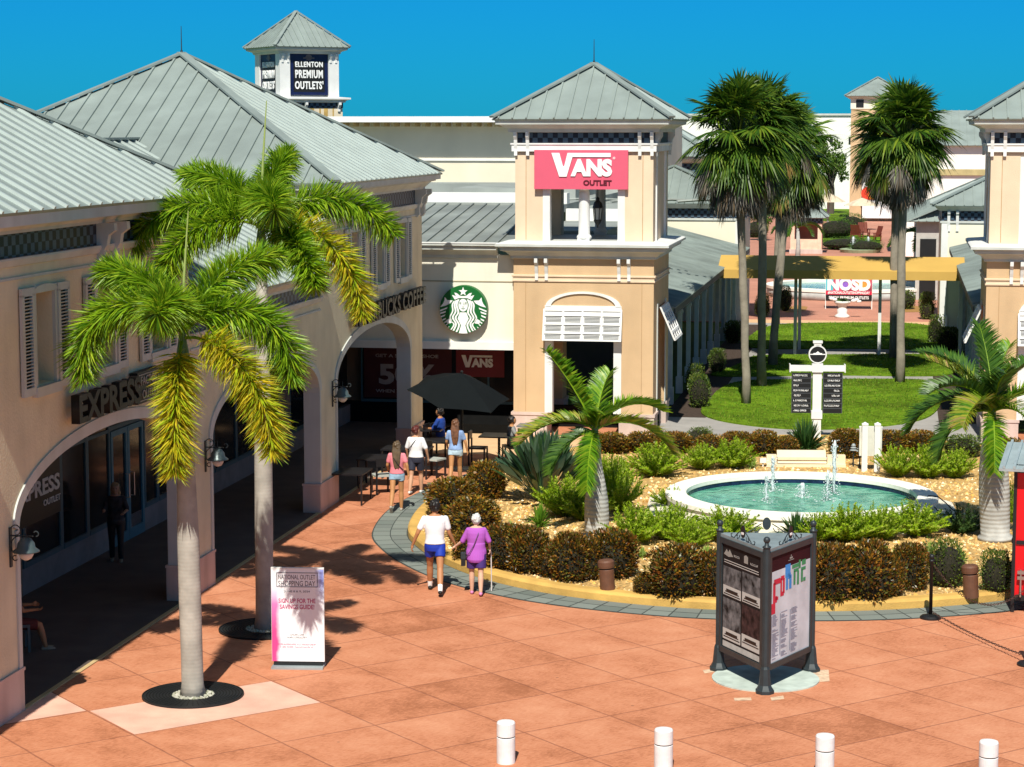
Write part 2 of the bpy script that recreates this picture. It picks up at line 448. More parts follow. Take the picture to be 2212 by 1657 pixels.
# --- stamped concrete plaza with its 45 degree joint grid
def plazamat():
    m = bpy.data.materials.new('stamped_concrete'); m.use_nodes = True; nt = m.node_tree; b = nt.nodes['Principled BSDF']
    L = nt.links.new
    tc = nd(nt, 'ShaderNodeTexCoord'); sx = nd(nt, 'ShaderNodeSeparateXYZ'); L(tc.outputs['Object'], sx.inputs[0])
    def mth(op, a, bb=None, c=None):
        n = nd(nt, 'ShaderNodeMath', operation=op)
        for i, x in enumerate((a, bb, c)):
            if x is None: continue
            if isinstance(x, (int, float)): n.inputs[i].default_value = x
            else: L(x, n.inputs[i])
        return n.outputs[0]
    wob = nd(nt, 'ShaderNodeTexNoise'); wob.inputs['Scale'].default_value = 2.5; L(tc.outputs['Object'], wob.inputs[0])
    wv = mth('MULTIPLY', mth('SUBTRACT', wob.outputs[0], 0.5), 0.03)
    joints = []; cells = []
    for ax in (0, 1):
        q = mth('DIVIDE', mth('ADD', sx.outputs[ax], wv), 1.565)
        fr = mth('FRACT', q); dd = mth('MINIMUM', fr, mth('SUBTRACT', 1.0, fr))
        joints.append(dd); cells.append(mth('FLOOR', q))
    dist = mth('MULTIPLY', mth('MINIMUM', joints[0], joints[1]), 1.565)
    jm = nd(nt, 'ShaderNodeMapRange'); jm.inputs[1].default_value = 0.006; jm.inputs[2].default_value = 0.022
    jm.inputs[3].default_value = 1; jm.inputs[4].default_value = 0; L(dist, jm.inputs[0])
    cv = nd(nt, 'ShaderNodeCombineXYZ'); L(cells[0], cv.inputs[0]); L(cells[1], cv.inputs[1])
    wn = nd(nt, 'ShaderNodeTexWhiteNoise'); L(cv.outputs[0], wn.inputs[0])
    n1 = nd(nt, 'ShaderNodeTexNoise'); n1.inputs['Scale'].default_value = 1.0; n1.inputs['Detail'].default_value = 8; n1.inputs['Roughness'].default_value = 0.7
    n2 = nd(nt, 'ShaderNodeTexNoise'); n2.inputs['Scale'].default_value = 11; n2.inputs['Detail'].default_value = 8; n2.inputs['Roughness'].default_value = 0.75
    mp = nd(nt, 'ShaderNodeMapping'); mp.inputs['Rotation'].default_value = (0, 0, RAD(-25)); mp.inputs['Scale'].default_value = (1, 2.6, 1)
    L(tc.outputs['Object'], mp.inputs[0]); L(tc.outputs['Object'], n1.inputs[0]); L(mp.outputs[0], n2.inputs[0])
    r1 = nd(nt, 'ShaderNodeValToRGB'); e = r1.color_ramp.elements
    e[0].position = 0.36; e[0].color = (0.34, 0.12, 0.055, 1); e[1].position = 0.66; e[1].color = (0.64, 0.29, 0.165, 1)
    k = e.new(0.49); k.color = (0.53, 0.205, 0.105, 1)
    s = mth('ADD', mth('MULTIPLY', n1.outputs[0], 0.58), mth('ADD', mth('MULTIPLY', n2.outputs[0], 0.62), mth('MULTIPLY', mth('SUBTRACT', wn.outputs[0], 0.5), 0.05)))
    c2 = nd(nt, 'ShaderNodeCombineXYZ'); L(mth('FLOOR', mth('DIVIDE', sx.outputs[0], 3.13)), c2.inputs[0]); L(cells[1], c2.inputs[1])
    w2 = nd(nt, 'ShaderNodeTexWhiteNoise'); L(c2.outputs[0], w2.inputs[0])
    s = mth('SUBTRACT', s, mth('MULTIPLY', mth('GREATER_THAN', w2.outputs[0], 0.86), 0.07))
    L(mth('SUBTRACT', s, 0.085), r1.inputs[0])
    mx = nd(nt, 'ShaderNodeMix', data_type='RGBA'); L(mth('MULTIPLY', jm.outputs[0], 0.55), mx.inputs[0]); L(r1.outputs[0], mx.inputs[6]); mx.inputs[7].default_value = (0.17, 0.055, 0.035, 1)
    # dark specks
    vo = nd(nt, 'ShaderNodeTexVoronoi'); vo.inputs['Scale'].default_value = 1.3; L(tc.outputs['Object'], vo.inputs[0])
    sp = nd(nt, 'ShaderNodeMath', operation='LESS_THAN'); L(vo.outputs[0], sp.inputs[0]); sp.inputs[1].default_value = 0.035
    mx2 = nd(nt, 'ShaderNodeMix', data_type='RGBA'); L(mth('MULTIPLY', sp.outputs[0], 0.5), mx2.inputs[0]); L(mx.outputs[2], mx2.inputs[6]); mx2.inputs[7].default_value = (0.12, 0.06, 0.04, 1)
    L(mx2.outputs[2], b.inputs['Base Color']); b.inputs['Roughness'].default_value = 0.8; b.inputs['Specular IOR Level'].default_value = 0.25
    bp = nd(nt, 'ShaderNodeBump'); bp.inputs['Strength'].default_value = 0.5; bp.inputs['Distance'].default_value = 0.012
    L(mth('SUBTRACT', n2.outputs[0], jm.outputs[0]), bp.inputs['Height']); L(bp.outputs[0], b.inputs['Normal'])
    return m
P0 = G(190, 1536); PA = RAD(34.95)
pl = MB(); Mi = Matrix.Rotation(-PA, 4, 'Z') @ Matrix.Translation(-P0)
pl.poly([Mi @ p for p in (W(-17, 6), W(26, 6), W(26, 63.5), W(-17, 63.5))])
po = tag(pl.build('plaza_pavement', plazamat()), kind='structure'); po.location = P0; po.rotation_euler = (0, 0, PA)
pinkslab = mat('pale_pink_slab', (0.78, 0.45, 0.34), 0.85, var=0.12, scale=2.2, bump=0.3, bscale=30, var2=0.12, scale2=0.9)
def slabpt(a, b): return P0 + Vector((math.cos(PA) * a - math.sin(PA) * b, math.sin(PA) * a + math.cos(PA) * b, 0))
sheet('pale_paving_band', [slabpt(0.02, -1.58), slabpt(3.1, -1.58), slabpt(3.1, -0.02), slabpt(0.02, -0.02)], 0.004, pinkslab)
sheet('pale_paving_band', [slabpt(-3.4, 0.02), slabpt(-0.02, 0.02), slabpt(-0.02, 1.54), slabpt(-3.4, 1.54)], 0.004, pinkslab)
tanpave = mat('tan_paving', (0.66, 0.42, 0.23), 0.85, var=0.08, scale=3, bump=0.2)
sheet('tan_paving_band', rect(-12.7, -6.2, 56.6, 60.5), 0.004, tanpave)
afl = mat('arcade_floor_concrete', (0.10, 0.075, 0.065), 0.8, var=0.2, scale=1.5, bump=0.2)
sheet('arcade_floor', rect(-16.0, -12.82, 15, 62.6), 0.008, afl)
sheet('covered_walk_floor', rect(-12.82, -10.72, 60.5, 62.6), 0.008, mat('painted_shade_floor', (0.010, 0.009, 0.008), 1.0, spec=0.0))  # near-black colour stands in for shade under the soffit
eb = MB(); eb.box(-12.86, -12.78, 15, 29.0, 0.0, 0.02)
for a, b_ in ((30.1, 37.8), (39.4, 47.2), (48.8, 56.5)): eb.box(-12.86, -12.78, a, b_, 0.0, 0.02)
o = eb.build('arcade_edge_strip', mat('tan_edge', (0.55, 0.40, 0.20), 0.8)); o.rotation_euler = (0, 0, -TH); tag(o, kind='structure')
# --- garden bed
front = [(-2.25, 46.4), (-1.95, 44.6), (-1.35, 42.9), (-0.55, 41.45), (0.6, 40.2), (1.95, 39.35), (3.6, 38.75), (5.6, 38.6), (7.3, 38.85), (9.05, 39.5), (11.2, 40.9), (13.2, 43.2), (14.8, 46.5), (15.3, 50), (15.0, 54), (13.6, 57.4), (11.2, 59.5), (8.6, 60.2), (5.6, 60.0), (3.4, 59.4), (1.6, 57.8), (0.2, 55.4), (-1.1, 52.4), (-2.0, 49.4)]
def catmull(pts, sub=6):
    out = []; n = len(pts)
    for i in range(n):
        p0, p1, p2, p3 = [Vector(pts[(i + k - 1) % n]) for k in range(4)]
        for j in range(sub):
            f = j / sub
            out.append(0.5 * ((2 * p1) + (p2 - p0) * f + (2 * p0 - 5 * p1 + 4 * p2 - p3) * f * f + (3 * p1 - p0 - 3 * p2 + p3) * f ** 3))
    return out
OUT = catmull([Vector((x, y)) for x, y in front])
def offset(pts, d):
    n = len(pts); r = []
    for i in range(n):
        t = (pts[(i + 1) % n] - pts[i - 1]).normalized()
        r.append(pts[i] + Vector((t.y, -t.x)) * d)
    return r
def strip2(mb, A, B, za, zb, m=0):
    n = len(A)
    ia = [mb.P((p.x, p.y, za)) for p in A]; ib = [mb.P((p.x, p.y, zb)) for p in B]
    for i in range(n):
        j = (i + 1) % n; mb.f.append([ia[i], ia[j], ib[j], ib[i]]); mb.m.append(m)
kerbm = mat('yellow_kerb_concrete', (0.66, 0.40, 0.105), 0.85, var=0.12, scale=3, bump=0.4, bscale=35, var2=0.2, scale2=1.2)
kb = MB()
for (d0, z0), (d1, z1) in zip([(0, 0), (0, 0.13), (-0.03, 0.165), (-0.07, 0.18), (-0.27, 0.18), (-0.3, 0.16), (-0.3, 0.0)], [(0, 0.13), (-0.03, 0.165), (-0.07, 0.18), (-0.27, 0.18), (-0.3, 0.16), (-0.3, 0.0)]):
    strip2(kb, offset(OUT, d0), offset(OUT, d1), z0, z1)
tag(fixn(kb.build('kerb', kerbm)), kind='structure')
rb = MB(); strip2(rb, offset(OUT, 0.0), offset(OUT, 0.78), 0.004, 0.004)
tag(rb.build('paver_ring_bed', mat('paver_joint', (0.05, 0.06, 0.055), 0.9)), kind='structure')
pv = MB(); fine = catmull([Vector((x, y)) for x, y in front], 40); acc = 9; last = -3
O0, O1, O2 = offset(fine, 0.02), offset(fine, 0.38), offset(fine, 0.76)
for i in range(len(fine)):
    acc += (fine[i] - fine[i - 1]).length
    if acc > 0.42:
        acc = 0
        for A, B in ((O0, O1), (O1, O2)):
            a, b_, c, d = A[last], A[i], B[i], B[last]
            cen = (a + b_ + c + d) / 4
            q = [p + (cen - p) * 0.055 for p in (a, b_, c, d)]; h = 0.010 + rnd.uniform(0, 0.002)
            pv.poly([(p.x, p.y, h) for p in q])
        last = i
if len(fine) - 3 - last > 1:
    for A, B in ((O0, O1), (O1, O2)):
        q = [A[last], A[-3], B[-3], B[last]]; cen = sum(q, Vector((0, 0))) / 4; q = [p + (cen - p) * 0.055 for p in q]; pv.poly([(p.x, p.y, 0.011) for p in q])
paverm = leafmat('grey_green_pavers', [(0.13, 0.155, 0.14), (0.18, 0.205, 0.185), (0.22, 0.245, 0.22), (0.16, 0.18, 0.165)], 0.85, 0.0)
tag(pv.build('paver_ring', paverm), kind='structure')
GZ = 0.13
gravelm = mat('shell_gravel_bed', (0.50, 0.31, 0.11), 0.9, var=0.5, scale=14, bump=1.0, bscale=30, detail=2)
gb = MB(); IN = offset(OUT, -0.28); cc = Vector((6.4, 50.0)); prev = [Vector(p) for p in IN]
rings = [[cc + (p - cc) * f for p in IN] for f in (1, 0.8, 0.55, 0.3, 0.02)]
for A, B in zip(rings, rings[1:]): strip2(gb, A, B, GZ, GZ)
tag(fixn(gb.build('garden_gravel_bed', gravelm)), kind='structure')
def inside(p, poly):
    c = False; n = len(poly); j = n - 1
    for i in range(n):
        a, b = poly[i], poly[j]
        if (a.y > p[1]) != (b.y > p[1]) and p[0] < (b.x - a.x) * (p[1] - a.y) / (b.y - a.y) + a.x: c = not c
        j = i
    return c
pb = MB(); FC = G(1730, 1063.6, 0.55)
while len(pb.f) < 52000:
    p = (rnd.uniform(-2.2, 15), rnd.uniform(38.7, 60))
    if not inside(p, IN) or (Vector(p) - Vector((FC.x, FC.y))).length < 3.2: continue
    if p[1] > 52 and rnd.random() < 0.5: continue
    r = rnd.uniform(0.022, 0.055); a = rnd.uniform(0, 3.14); hh = r * rnd.uniform(0.5, 1.1)
    k = [pb.P((p[0] + r * math.cos(a + q * 1.57) * (1 if q % 2 else 0.6), p[1] + r * math.sin(a + q * 1.57) * (1 if q % 2 else 0.6), GZ)) for q in range(4)]
    t = pb.P((p[0] + rnd.uniform(-.01, .01), p[1], GZ + hh))
    for q in range(4): pb.f.append([k[q], k[(q + 1) % 4], t]); pb.m.append(0)
pebm = leafmat('shell_gravel', [(0.80, 0.58, 0.30), (0.55, 0.28, 0.06), (0.85, 0.66, 0.34), (0.30, 0.14, 0.03), (0.80, 0.46, 0.11), (0.95, 0.84, 0.60)], 0.8, 0.0)
tag(pb.build('gravel_stones', pebm), kind='stuff')
# --- lawns and paths beyond
greyp = mat('grey_path', (0.36, 0.34, 0.32), 0.85, var=0.1, scale=2, bump=0.2, var2=0.12)
sheet('path', rect(-6.9, 2.5, 61.0, 97.5), -0.008 + 0.016, greyp)
soil = mat('dark_mulch', (0.055, 0.035, 0.025), 0.95, var=0.4, scale=12, bump=0.8)
sheet('mulch_strip', rect(-6.9, -5.6, 65, 96.5), 0.014, soil)
sheet('mulch_strip', rect(1.3, 2.5, 65, 96.5), 0.014, soil)
grassm = mat('lawn_grass', (0.15, 0.26, 0.012), 0.95, var=0.4, scale=5, bump=1.0, bscale=60, var2=0.55, scale2=0.45, spec=0.1)
def lawn(px):
    pts = catmull([G(u, v).to_2d() for u, v in px], 5)
    if sum(a.x * b.y - b.x * a.y for a, b in zip(pts, pts[1:] + pts[:1])) < 0: pts.reverse()
    mb = MB(); n = len(pts)
    mb.poly([(p.x, p.y, 0.05) for p in pts])
    for i in range(n):
        a, b = pts[i], pts[(i + 1) % n]; mb.poly([(a.x, a.y, 0.0), (b.x, b.y, 0.0), (b.x, b.y, 0.05), (a.x, a.y, 0.05)])
    o = mb.build('lawn', grassm); tag(o, kind='structure')
    gm = MB(); lo = [min(p[k] for p in pts) for k in (0, 1)]; hi = [max(p[k] for p in pts) for k in (0, 1)]
    c = 0; N = int((hi[0] - lo[0]) * (hi[1] - lo[1]) * 60)
    while c < N:
        c += 1; p = (rnd.uniform(lo[0], hi[0]), rnd.uniform(lo[1], hi[1]))
        if inside(p, pts):
            h = rnd.uniform(0.03, 0.07); a = rnd.uniform(0, 3.14); dx, dy = 0.02 * math.cos(a), 0.02 * math.sin(a)
            gm.poly([(p[0] - dx, p[1] - dy, 0.045), (p[0] + dx, p[1] + dy, 0.045), (p[0] + rnd.uniform(-.03, .03), p[1] + rnd.uniform(-.03, .03), 0.05 + h)])
    tag(gm.build('grass', leafmat('grass_blades', [(0.05, 0.16, 0.006), (0.12, 0.27, 0.010), (0.18, 0.33, 0.015), (0.24, 0.26, 0.04)], 0.8, 0.3)), kind='stuff')
lawn([(1514, 892), (1532, 866), (1556, 842), (1600, 826), (1700, 822), (1985, 822), (2020, 838), (2034, 868), (2010, 900), (1950, 917), (1850, 927), (1720, 929), (1620, 921), (1545, 908)])
lawn([(1548, 814), (1575, 797), (1610, 783), (1640, 770), (1800, 768), (2000, 768), (2045, 785), (2045, 812), (1800, 812)])
lawn([(1622, 752), (1628, 722), (1680, 703), (1800, 699), (1960, 700), (2030, 712), (2058, 735), (2050, 755), (1840, 754)])
pinkp = mat('pink_far_paving', (0.52, 0.235, 0.16), 0.85, var=0.1, scale=1, bump=0.2, var2=0.18, scale2=0.15)
sheet('far_plaza', rect(-18, 14, 97.5, 215), 0.002, pinkp)
sheet('tan_paving_band', rect(-6.9, 2.5, 97.3, 99.2), 0.006, tanpave)
sheet('garden_gravel_bed', [G(*p) for p in ((1690, 668), (1720, 660), (1745, 663), (1740, 672), (1700, 676))], 0.01, pebm)
sheet('garden_gravel_bed', [G(*p) for p in ((1925, 664), (1960, 660), (2020, 664), (2010, 674), (1950, 675))], 0.01, pebm)
# ================================================================== LEFT ARCADE BUILDING
FT, BT, SF = -12.8, -13.15, -15.95
fence_n = 0
B1 = sthing('arcade_building', 'long peach stucco arcade building on the left with arches and ribbed grey metal roofs', 'building', FT, 30.0)
OFF = (FT, 30.0, 0)
ARCH = [(20.8, 28.5), (30.1, 37.8), (39.4, 47.2), (48.8, 56.5)]
def archz(a, b, s, rise=1.05, z0=2.75):
    h = (b - a) / 2; c = (a + b) / 2
    return z0 + rise * math.sqrt(max(0, 1 - ((s - c) / h) ** 2)) ** 0.9
wb = MB(OFF)
# windows: niche openings in the upper wall
WINS = [(31.28, 'A'), (33.85, 'A'), (36.42, 'A'), (50.55, 'B'), (53.1, 'B'), (55.65, 'B')]
ZW0, ZW1, HWN = 4.82, 6.22, 0.37
def wallstrip(s0, s1, zt):
    """wall from the arch line to zt between s0 and s1"""
    N = max(1, int((s1 - s0) / 0.25)); cuts = [s0 + (s1 - s0) * i / N for i in range(N + 1)]
    for a, b in zip(cuts, cuts[1:]):
        def zb(x):
            for A in ARCH:
                if A[0] - 1e-6 <= x <= A[1] + 1e-6 and (A[0] < (a + b) / 2 < A[1]): return archz(A[0], A[1], x)
            return 0.0
        za, zc = zb(a), zb(b)
        wb.poly([(FT, a, za), (FT, b, zc), (FT, b, zt), (FT, a, zt)], 0)
        wb.poly([(BT, a, za), (BT, a, zt), (BT, b, zt), (BT, b, zc)], 0)
        if za > 0: wb.poly([(FT, a, za), (BT, a, za), (BT, b, zc), (FT, b, zc)], 1)
edges = [18.0]
for a, b in ARCH: edges += [a, b]
edges.append(58.1)
segs = []
for a, b in zip(edges, edges[1:]): segs.append((a, b))
ZS = 4.5
for a, b in segs:
    if any(abs(a - A[0]) < 1e-6 for A in ARCH):
        n = 36
        for i in range(n):
            x0 = a + (b - a) * (1 - math.cos(math.pi * i / n)) / 2; x1 = a + (b - a) * (1 - math.cos(math.pi * (i + 1) / n)) / 2
            wallstrip(x0, x1, ZS)
        for x in (a, b): wb.poly([(FT, x, 0), (BT, x, 0), (BT, x, 2.75), (FT, x, 2.75)], 1)
    else: wallstrip(a, b, ZS)
def upper(s0, s1, zt):
    ws = sorted(c for c, _ in WINS if s0 < c < s1); x = s0
    for c in ws:
        wb.box(BT, FT, x, c - HWN, ZS, zt); wb.box(BT, FT, c - HWN, c + HWN, ZS, ZW0); wb.box(BT, FT, c - HWN, c + HWN, ZW1, zt)
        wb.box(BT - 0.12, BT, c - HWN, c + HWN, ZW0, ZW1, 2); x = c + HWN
    wb.box(BT, FT, x, s1, ZS, zt)
upper(27.7, 38.2, 7.35); upper(38.2, 47.4, 5.5); upper(18, 27.7, 5.5); upper(47.4, 58.1, 7.35)
for s0, s1, zt in ((27.7, 38.2, 7.35), (47.4, 58.1, 7.35)):
    wb.box(BT - 9.5, BT, s0, s0 + 0.3, 4.3, zt); wb.box(BT - 9.5, BT, s1 - 0.3, s1, 4.3, zt)
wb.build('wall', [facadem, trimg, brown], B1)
pp = MB(OFF)
for a, b in zip(edges[::2], edges[1::2]):
    pp.box(BT - 0.03, FT + 0.03, a - 0.03 if a > 18 else a, b + 0.03, 0.0, 0.62)
    pp.box(BT - 0.045, FT + 0.045, a - 0.045, b + 0.045, 0.62, 0.67)
pp.build('plinth', pinkst, B1)
for A, B in ARCH[1:]:
    tr = MB(OFF); n = 40; P = []
    for i in range(n + 1):
        x = A + (B - A) * (1 - math.cos(math.pi * i / n)) / 2; P.append((x, archz(A, B, x)))
    c = (A + B) / 2
    for (x0, z0), (x1, z1) in zip(P, P[1:]):
        def out(x, z): 
            k = Vector((x - c, (z - 2.1) * 2.2)).normalized(); return (x + k.x * 0.2, z + k.y * 0.2)
        a0, a1 = out(x0, z0), out(x1, z1); tt = FT + 0.03
        tr.poly([(tt, x0, z0), (tt, x1, z1), (tt, a1[0], a1[1]), (tt, a0[0], a0[1])])
        tr.poly([(FT, a0[0], a0[1]), (tt, a0[0], a0[1]), (tt, a1[0], a1[1]), (FT, a1[0], a1[1])])
        tr.poly([(FT, x0, z0), (tt, x0, z0), (tt, x1, z1), (FT, x1, z1)])
    tr.build('arch_trim', trimg, B1)
    tr = MB(OFF)
    for x in (A - 0.12, B): tr.box(FT, FT + 0.03, x, x + 0.12, 0.67, 2.76)
    tr.build('jamb_trim', trimg, B1)
# mouldings and friezes
for s0, s1, zf0, zf1 in ((27.7, 38.2, 6.80, 7.16), (47.4, 58.1, 6.66, 7.04), (38.2, 47.4, 4.93, 5.25), (18, 27.7, 4.93, 5.25)):
    mo = MB(OFF)
    mo.run(s0, s1, FT, [(0, zf0 - 0.33), (0.03, zf0 - 0.33), (0.03, zf0 - 0.29), (0, zf0 - 0.29)])
    mo.run(s0, s1, FT, [(0, zf0 - 0.14), (0.05, zf0 - 0.12), (0.09, zf0 - 0.03), (0.09, zf0), (0, zf0)])
    mo.run(s0, s1, FT, [(0, zf1), (0.10, zf1), (0.10, zf1 + 0.05), (0.28, zf1 + 0.20), (0.40, zf1 + 0.22), (0.40, zf1 + 0.36), (0, zf1 + 0.36)])
    mo.build('moulding', trimg, B1)
    spans = [(33.55, 34.4)] if s0 == 27.7 else ([(50.0, 50.8), (57.2, 58.1)] if s0 == 47.4 else ([(42.4, 43.0)] if s0 == 38.2 else []))
    x = s0 + 0.05
    for a, b in spans + [(s1, s1)]:
        if a - x > 0.3:
            fr = MB(OFF); fr.box(FT, FT + 0.02, x, a, zf0 + 0.001, zf1 - 0.001); fr.build('lattice_frieze', lattice, B1)
        if b > a and s0 in (27.7, 47.4):
            for q in (a + 0.05, b - 0.2):
                br = MB(OFF)
                prof = [(0, zf1), (0.30, zf1), (0.31, zf1 - 0.12), (0.2, zf1 - 0.2), (0.17, zf1 - 0.36), (0.12, zf1 - 0.44), (0.12, zf1 - 0.66), (0.06, zf1 - 0.74), (0, zf1 - 0.74)]
                Aq = [(FT + p, q, z) for p, z in prof]; Bq = [(FT + p, q + 0.14, z) for p, z in prof]
                br.poly(Aq); br.poly(Bq[::-1])
                for k in range(len(prof)): br.poly([Aq[k], Bq[k], Bq[(k + 1) % len(prof)], Aq[(k + 1) % len(prof)]])
                br.build('bracket', trimg, B1)
        x = b
# windows with louvred shutters
for c, _ in WINS:
    wf = MB(OFF); t = FT
    wf.box(t, t + 0.05, c - HWN - 0.09, c - HWN, ZW0 - 0.1, ZW1 + 0.1); wf.box(t, t + 0.05, c + HWN, c + HWN + 0.09, ZW0 - 0.1, ZW1 + 0.1)
    wf.box(t, t + 0.09, c - HWN - 0.12, c + HWN + 0.12, ZW0 - 0.17, ZW0 - 0.02)
    arc = [(c - 0.46, ZW1)] + [(c + 0.46 * math.cos(math.pi - math.pi * i / 10), ZW1 + 0.04 + 0.08 * math.sin(math.pi * i / 10)) for i in range(11)] + [(c + 0.46, ZW1)]
    A = [(t + 0.06, x, z) for x, z in arc]; Bq = [(t, x, z) for x, z in arc]
    wf.poly(A)
    for k in range(len(arc)): wf.poly([A[k], A[(k + 1) % len(arc)], Bq[(k + 1) % len(arc)], Bq[k]])
    fo = wf.build('window', trimg, B1)
    for sg in (-1, 1):
        sh = MB(OFF); x0 = c + sg * (HWN + 0.36); ww = 0.25; tt = t + 0.02
        ang = RAD(16) * (1 if sg < 0 else 1)
        hinge = c + sg * (HWN + 0.10)
        for zz in (ZW0 - 0.12, ZW1 - 0.02): sh.box(tt, tt + 0.05, min(hinge, hinge + sg * 0.48), max(hinge, hinge + sg * 0.48), zz, zz + 0.12)
        for k in (0, 0.39): sh.box(tt, tt + 0.05, min(hinge + sg * k, hinge + sg * (k + 0.09)), max(hinge + sg * k, hinge + sg * (k + 0.09)), ZW0, ZW1)
        zz = ZW0 + 0.03
        while zz < ZW1 - 0.05:
            sh.bar((tt + 0.02, hinge + sg * 0.09, zz), (tt + 0.02, hinge + sg * 0.39, zz), 0.012, 0.035, 0, (0.8, 0, 0.5)); zz += 0.052
        sh.box(tt - 0.01, tt, min(hinge + sg * 0.09, hinge + sg * 0.39), max(hinge + sg * 0.09, hinge + sg * 0.39), ZW0, ZW1, 1)
        sh.build('shutter', [trimg, blackl], B1)
# roofs
def pyramid(parent, off, t0, t1, s0, s1, ze, apex, name='roof', sp=0.4, mrf=None, capw=0.22, finial=True):
    A = Vector(apex); c = [Vector(p) for p in ((t0, s0, ze), (t1, s0, ze), (t1, s1, ze), (t0, s1, ze))]
    r = MB(off)
    for i in range(4):
        a, b = c[i], c[(i + 1) % 4]; mid = (a + b) / 2
        d = A - mid; e = (b - a).normalized(); d = d - e * d.dot(e)
        big = abs(e.y) > .5 and sp > .35
        r.slope([a, b, A], d, sp * (1.2 if big else 1), 0, 0.06 if big else 0.045, 0.045 if big else 0.045, rm=1 if big else 0)
    ro = r.build(name, [mrf or roofm, ribm], parent)
    for i in range(4):
        hp = MB(off); a = c[i] + (A - c[i]) * 0.002
        hp.bar(a + Vector((0, 0, 0.03)), A + Vector((0, 0, 0.03)), capw, 0.05)
        hp.build('hip_cap', roofm, parent)
    if finial:
        fi = MB(off); fi.tube([A - Vector((0, 0, 0.05)), A + Vector((0, 0, 0.12))], [0.05, 0.03], 8); fi.tube([A + Vector((0, 0, 0.1)), A + Vector((0, 0, 0.72))], [0.016, 0.008], 6)
        fi.build('finial', charcoal, parent)
    return ro
pyramid(B1, OFF, -23.3, -12.3, 27.0, 38.9, 7.50, (-17.8, 33.0, 10.5))
pyramid(B1, OFF, -23.3, -12.3, 47.1, 58.5, 7.46, (-17.8, 52.9, 10.5))
lr = MB(OFF)
lr.slope([(-12.3, 38.3, 5.56), (-12.3, 47.38, 5.56), (-15.85, 47.38, 7.46), (-17.6, 49.2, 8.4), (-17.6, 36.9, 8.4), (-15.85, 38.3, 7.46)], (-1, 0, 0.54), 0.48, 0, 0.06, 0.045, rm=1)
lr.slope([(-17.6, 36.9, 8.4), (-17.6, 49.2, 8.4), (-21.0, 49.2, 6.6), (-21.0, 36.9, 6.6)], (1, 0, 0.54), 0.5)
lr.bar((-17.6, 37.0, 8.42), (-17.6, 49.0, 8.42), 0.2, 0.05)
lr.slope([(-12.3, 16.0, 5.56), (-12.3, 27.6, 5.56), (-17.8, 27.6, 7.2), (-17.8, 16.0, 7.2)], (-1, 0, 0.3), 0.4)
lr.build('roof', [roofm, ribm], B1)
dk = MB(OFF); dk.box(-23.0, BT, 27.7, 38.2, 7.2, 7.3); dk.box(-23.0, BT, 47.4, 58.1, 7.2, 7.3)
dk.box(-16.0, BT, 18.0, 58.1, 4.15, 4.25)
dk.box(-23.2, -12.42, 27.15, 38.75, 7.40, 7.44); dk.box(-23.2, -12.42, 47.25, 58.35, 7.38, 7.42)
dk.build('soffit', trimg, B1)
fs = MB(OFF)
for s0, s1 in ((27.1, 38.8), (47.2, 58.4)):
    fs.box(-12.42, -12.33, s0, s1, 7.30, 7.47)
    fs.box(-23.2, -12.42, s0, s0 + 0.09, 7.30, 7.47); fs.box(-23.2, -12.42, s1 - 0.09, s1, 7.30, 7.47)
fs.build('fascia', trimg, B1)
# storefront behind the arches
sfw = MB(OFF)
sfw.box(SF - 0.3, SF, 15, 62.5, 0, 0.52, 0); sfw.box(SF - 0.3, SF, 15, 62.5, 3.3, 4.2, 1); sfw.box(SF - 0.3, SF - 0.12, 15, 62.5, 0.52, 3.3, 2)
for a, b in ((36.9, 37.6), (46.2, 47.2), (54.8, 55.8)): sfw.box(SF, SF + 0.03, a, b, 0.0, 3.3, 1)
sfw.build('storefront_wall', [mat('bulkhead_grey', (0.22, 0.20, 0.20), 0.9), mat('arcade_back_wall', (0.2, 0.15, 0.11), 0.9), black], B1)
for i, (a, b) in enumerate([(37.7, 39.6), (39.6, 41.0), (41.0, 42.3), (44.35, 45.2), (45.2, 46.2), (47.3, 49.2), (49.2, 51.0), (51.0, 52.8), (52.8, 54.8), (55.8, 57.8), (57.8, 60.0), (32.5, 34.6), (34.6, 36.9)]):
    w_ = MB(OFF); w_.box(SF - 0.03, SF + 0.03, a, a + 0.08, 0.52, 3.3); w_.box(SF - 0.03, SF + 0.03, b - 0.08, b - 0.001, 0.52, 3.3)
    w_.box(SF - 0.03, SF + 0.04, a + 0.08, b - 0.08, 0.52, 0.62); w_.box(SF - 0.03, SF + 0.03, a + 0.08, b - 0.08, 3.2, 3.3); w_.box(SF - 0.03, SF + 0.025, a + 0.08, b - 0.08, 2.45, 2.52)
    wo_ = w_.build('window', teal, B1)
    pn = MB(OFF); pn.box(SF - 0.012, SF, a + 0.08, b - 0.08, 0.62, 3.2); pn.build('pane', glass, wo_)
for a, b in ((42.35, 43.32), (43.34, 44.3)):
    d = MB(OFF)
    for x0, x1, z0, z1 in ((a, a + 0.11, 0.02, 2.45), (b - 0.11, b, 0.02, 2.45), (a + 0.11, b - 0.11, 0.02, 0.24), (a + 0.11, b - 0.11, 2.33, 2.45)): d.box(SF - 0.02, SF + 0.035, x0, x1, z0, z1)
    do = d.build('door', mat('door_frame_blue', (0.05, 0.17, 0.23), 0.5), B1)
    g_ = MB(OFF); g_.box(SF - 0.01, SF, a + 0.11, b - 0.11, 0.24, 2.33); g_.build('pane', glass, do)
    h_ = MB(OFF); hx = a + 0.14 if a > 43 else b - 0.14
    h_.tube([(SF + 0.03, hx, 0.95), (SF + 0.11, hx, 0.95), (SF + 0.11, hx, 1.45), (SF + 0.03, hx, 1.45)], 0.014, 6); h_.build('handle', mat('steel', (0.5, 0.5, 0.48), 0.3, 0.9), do)
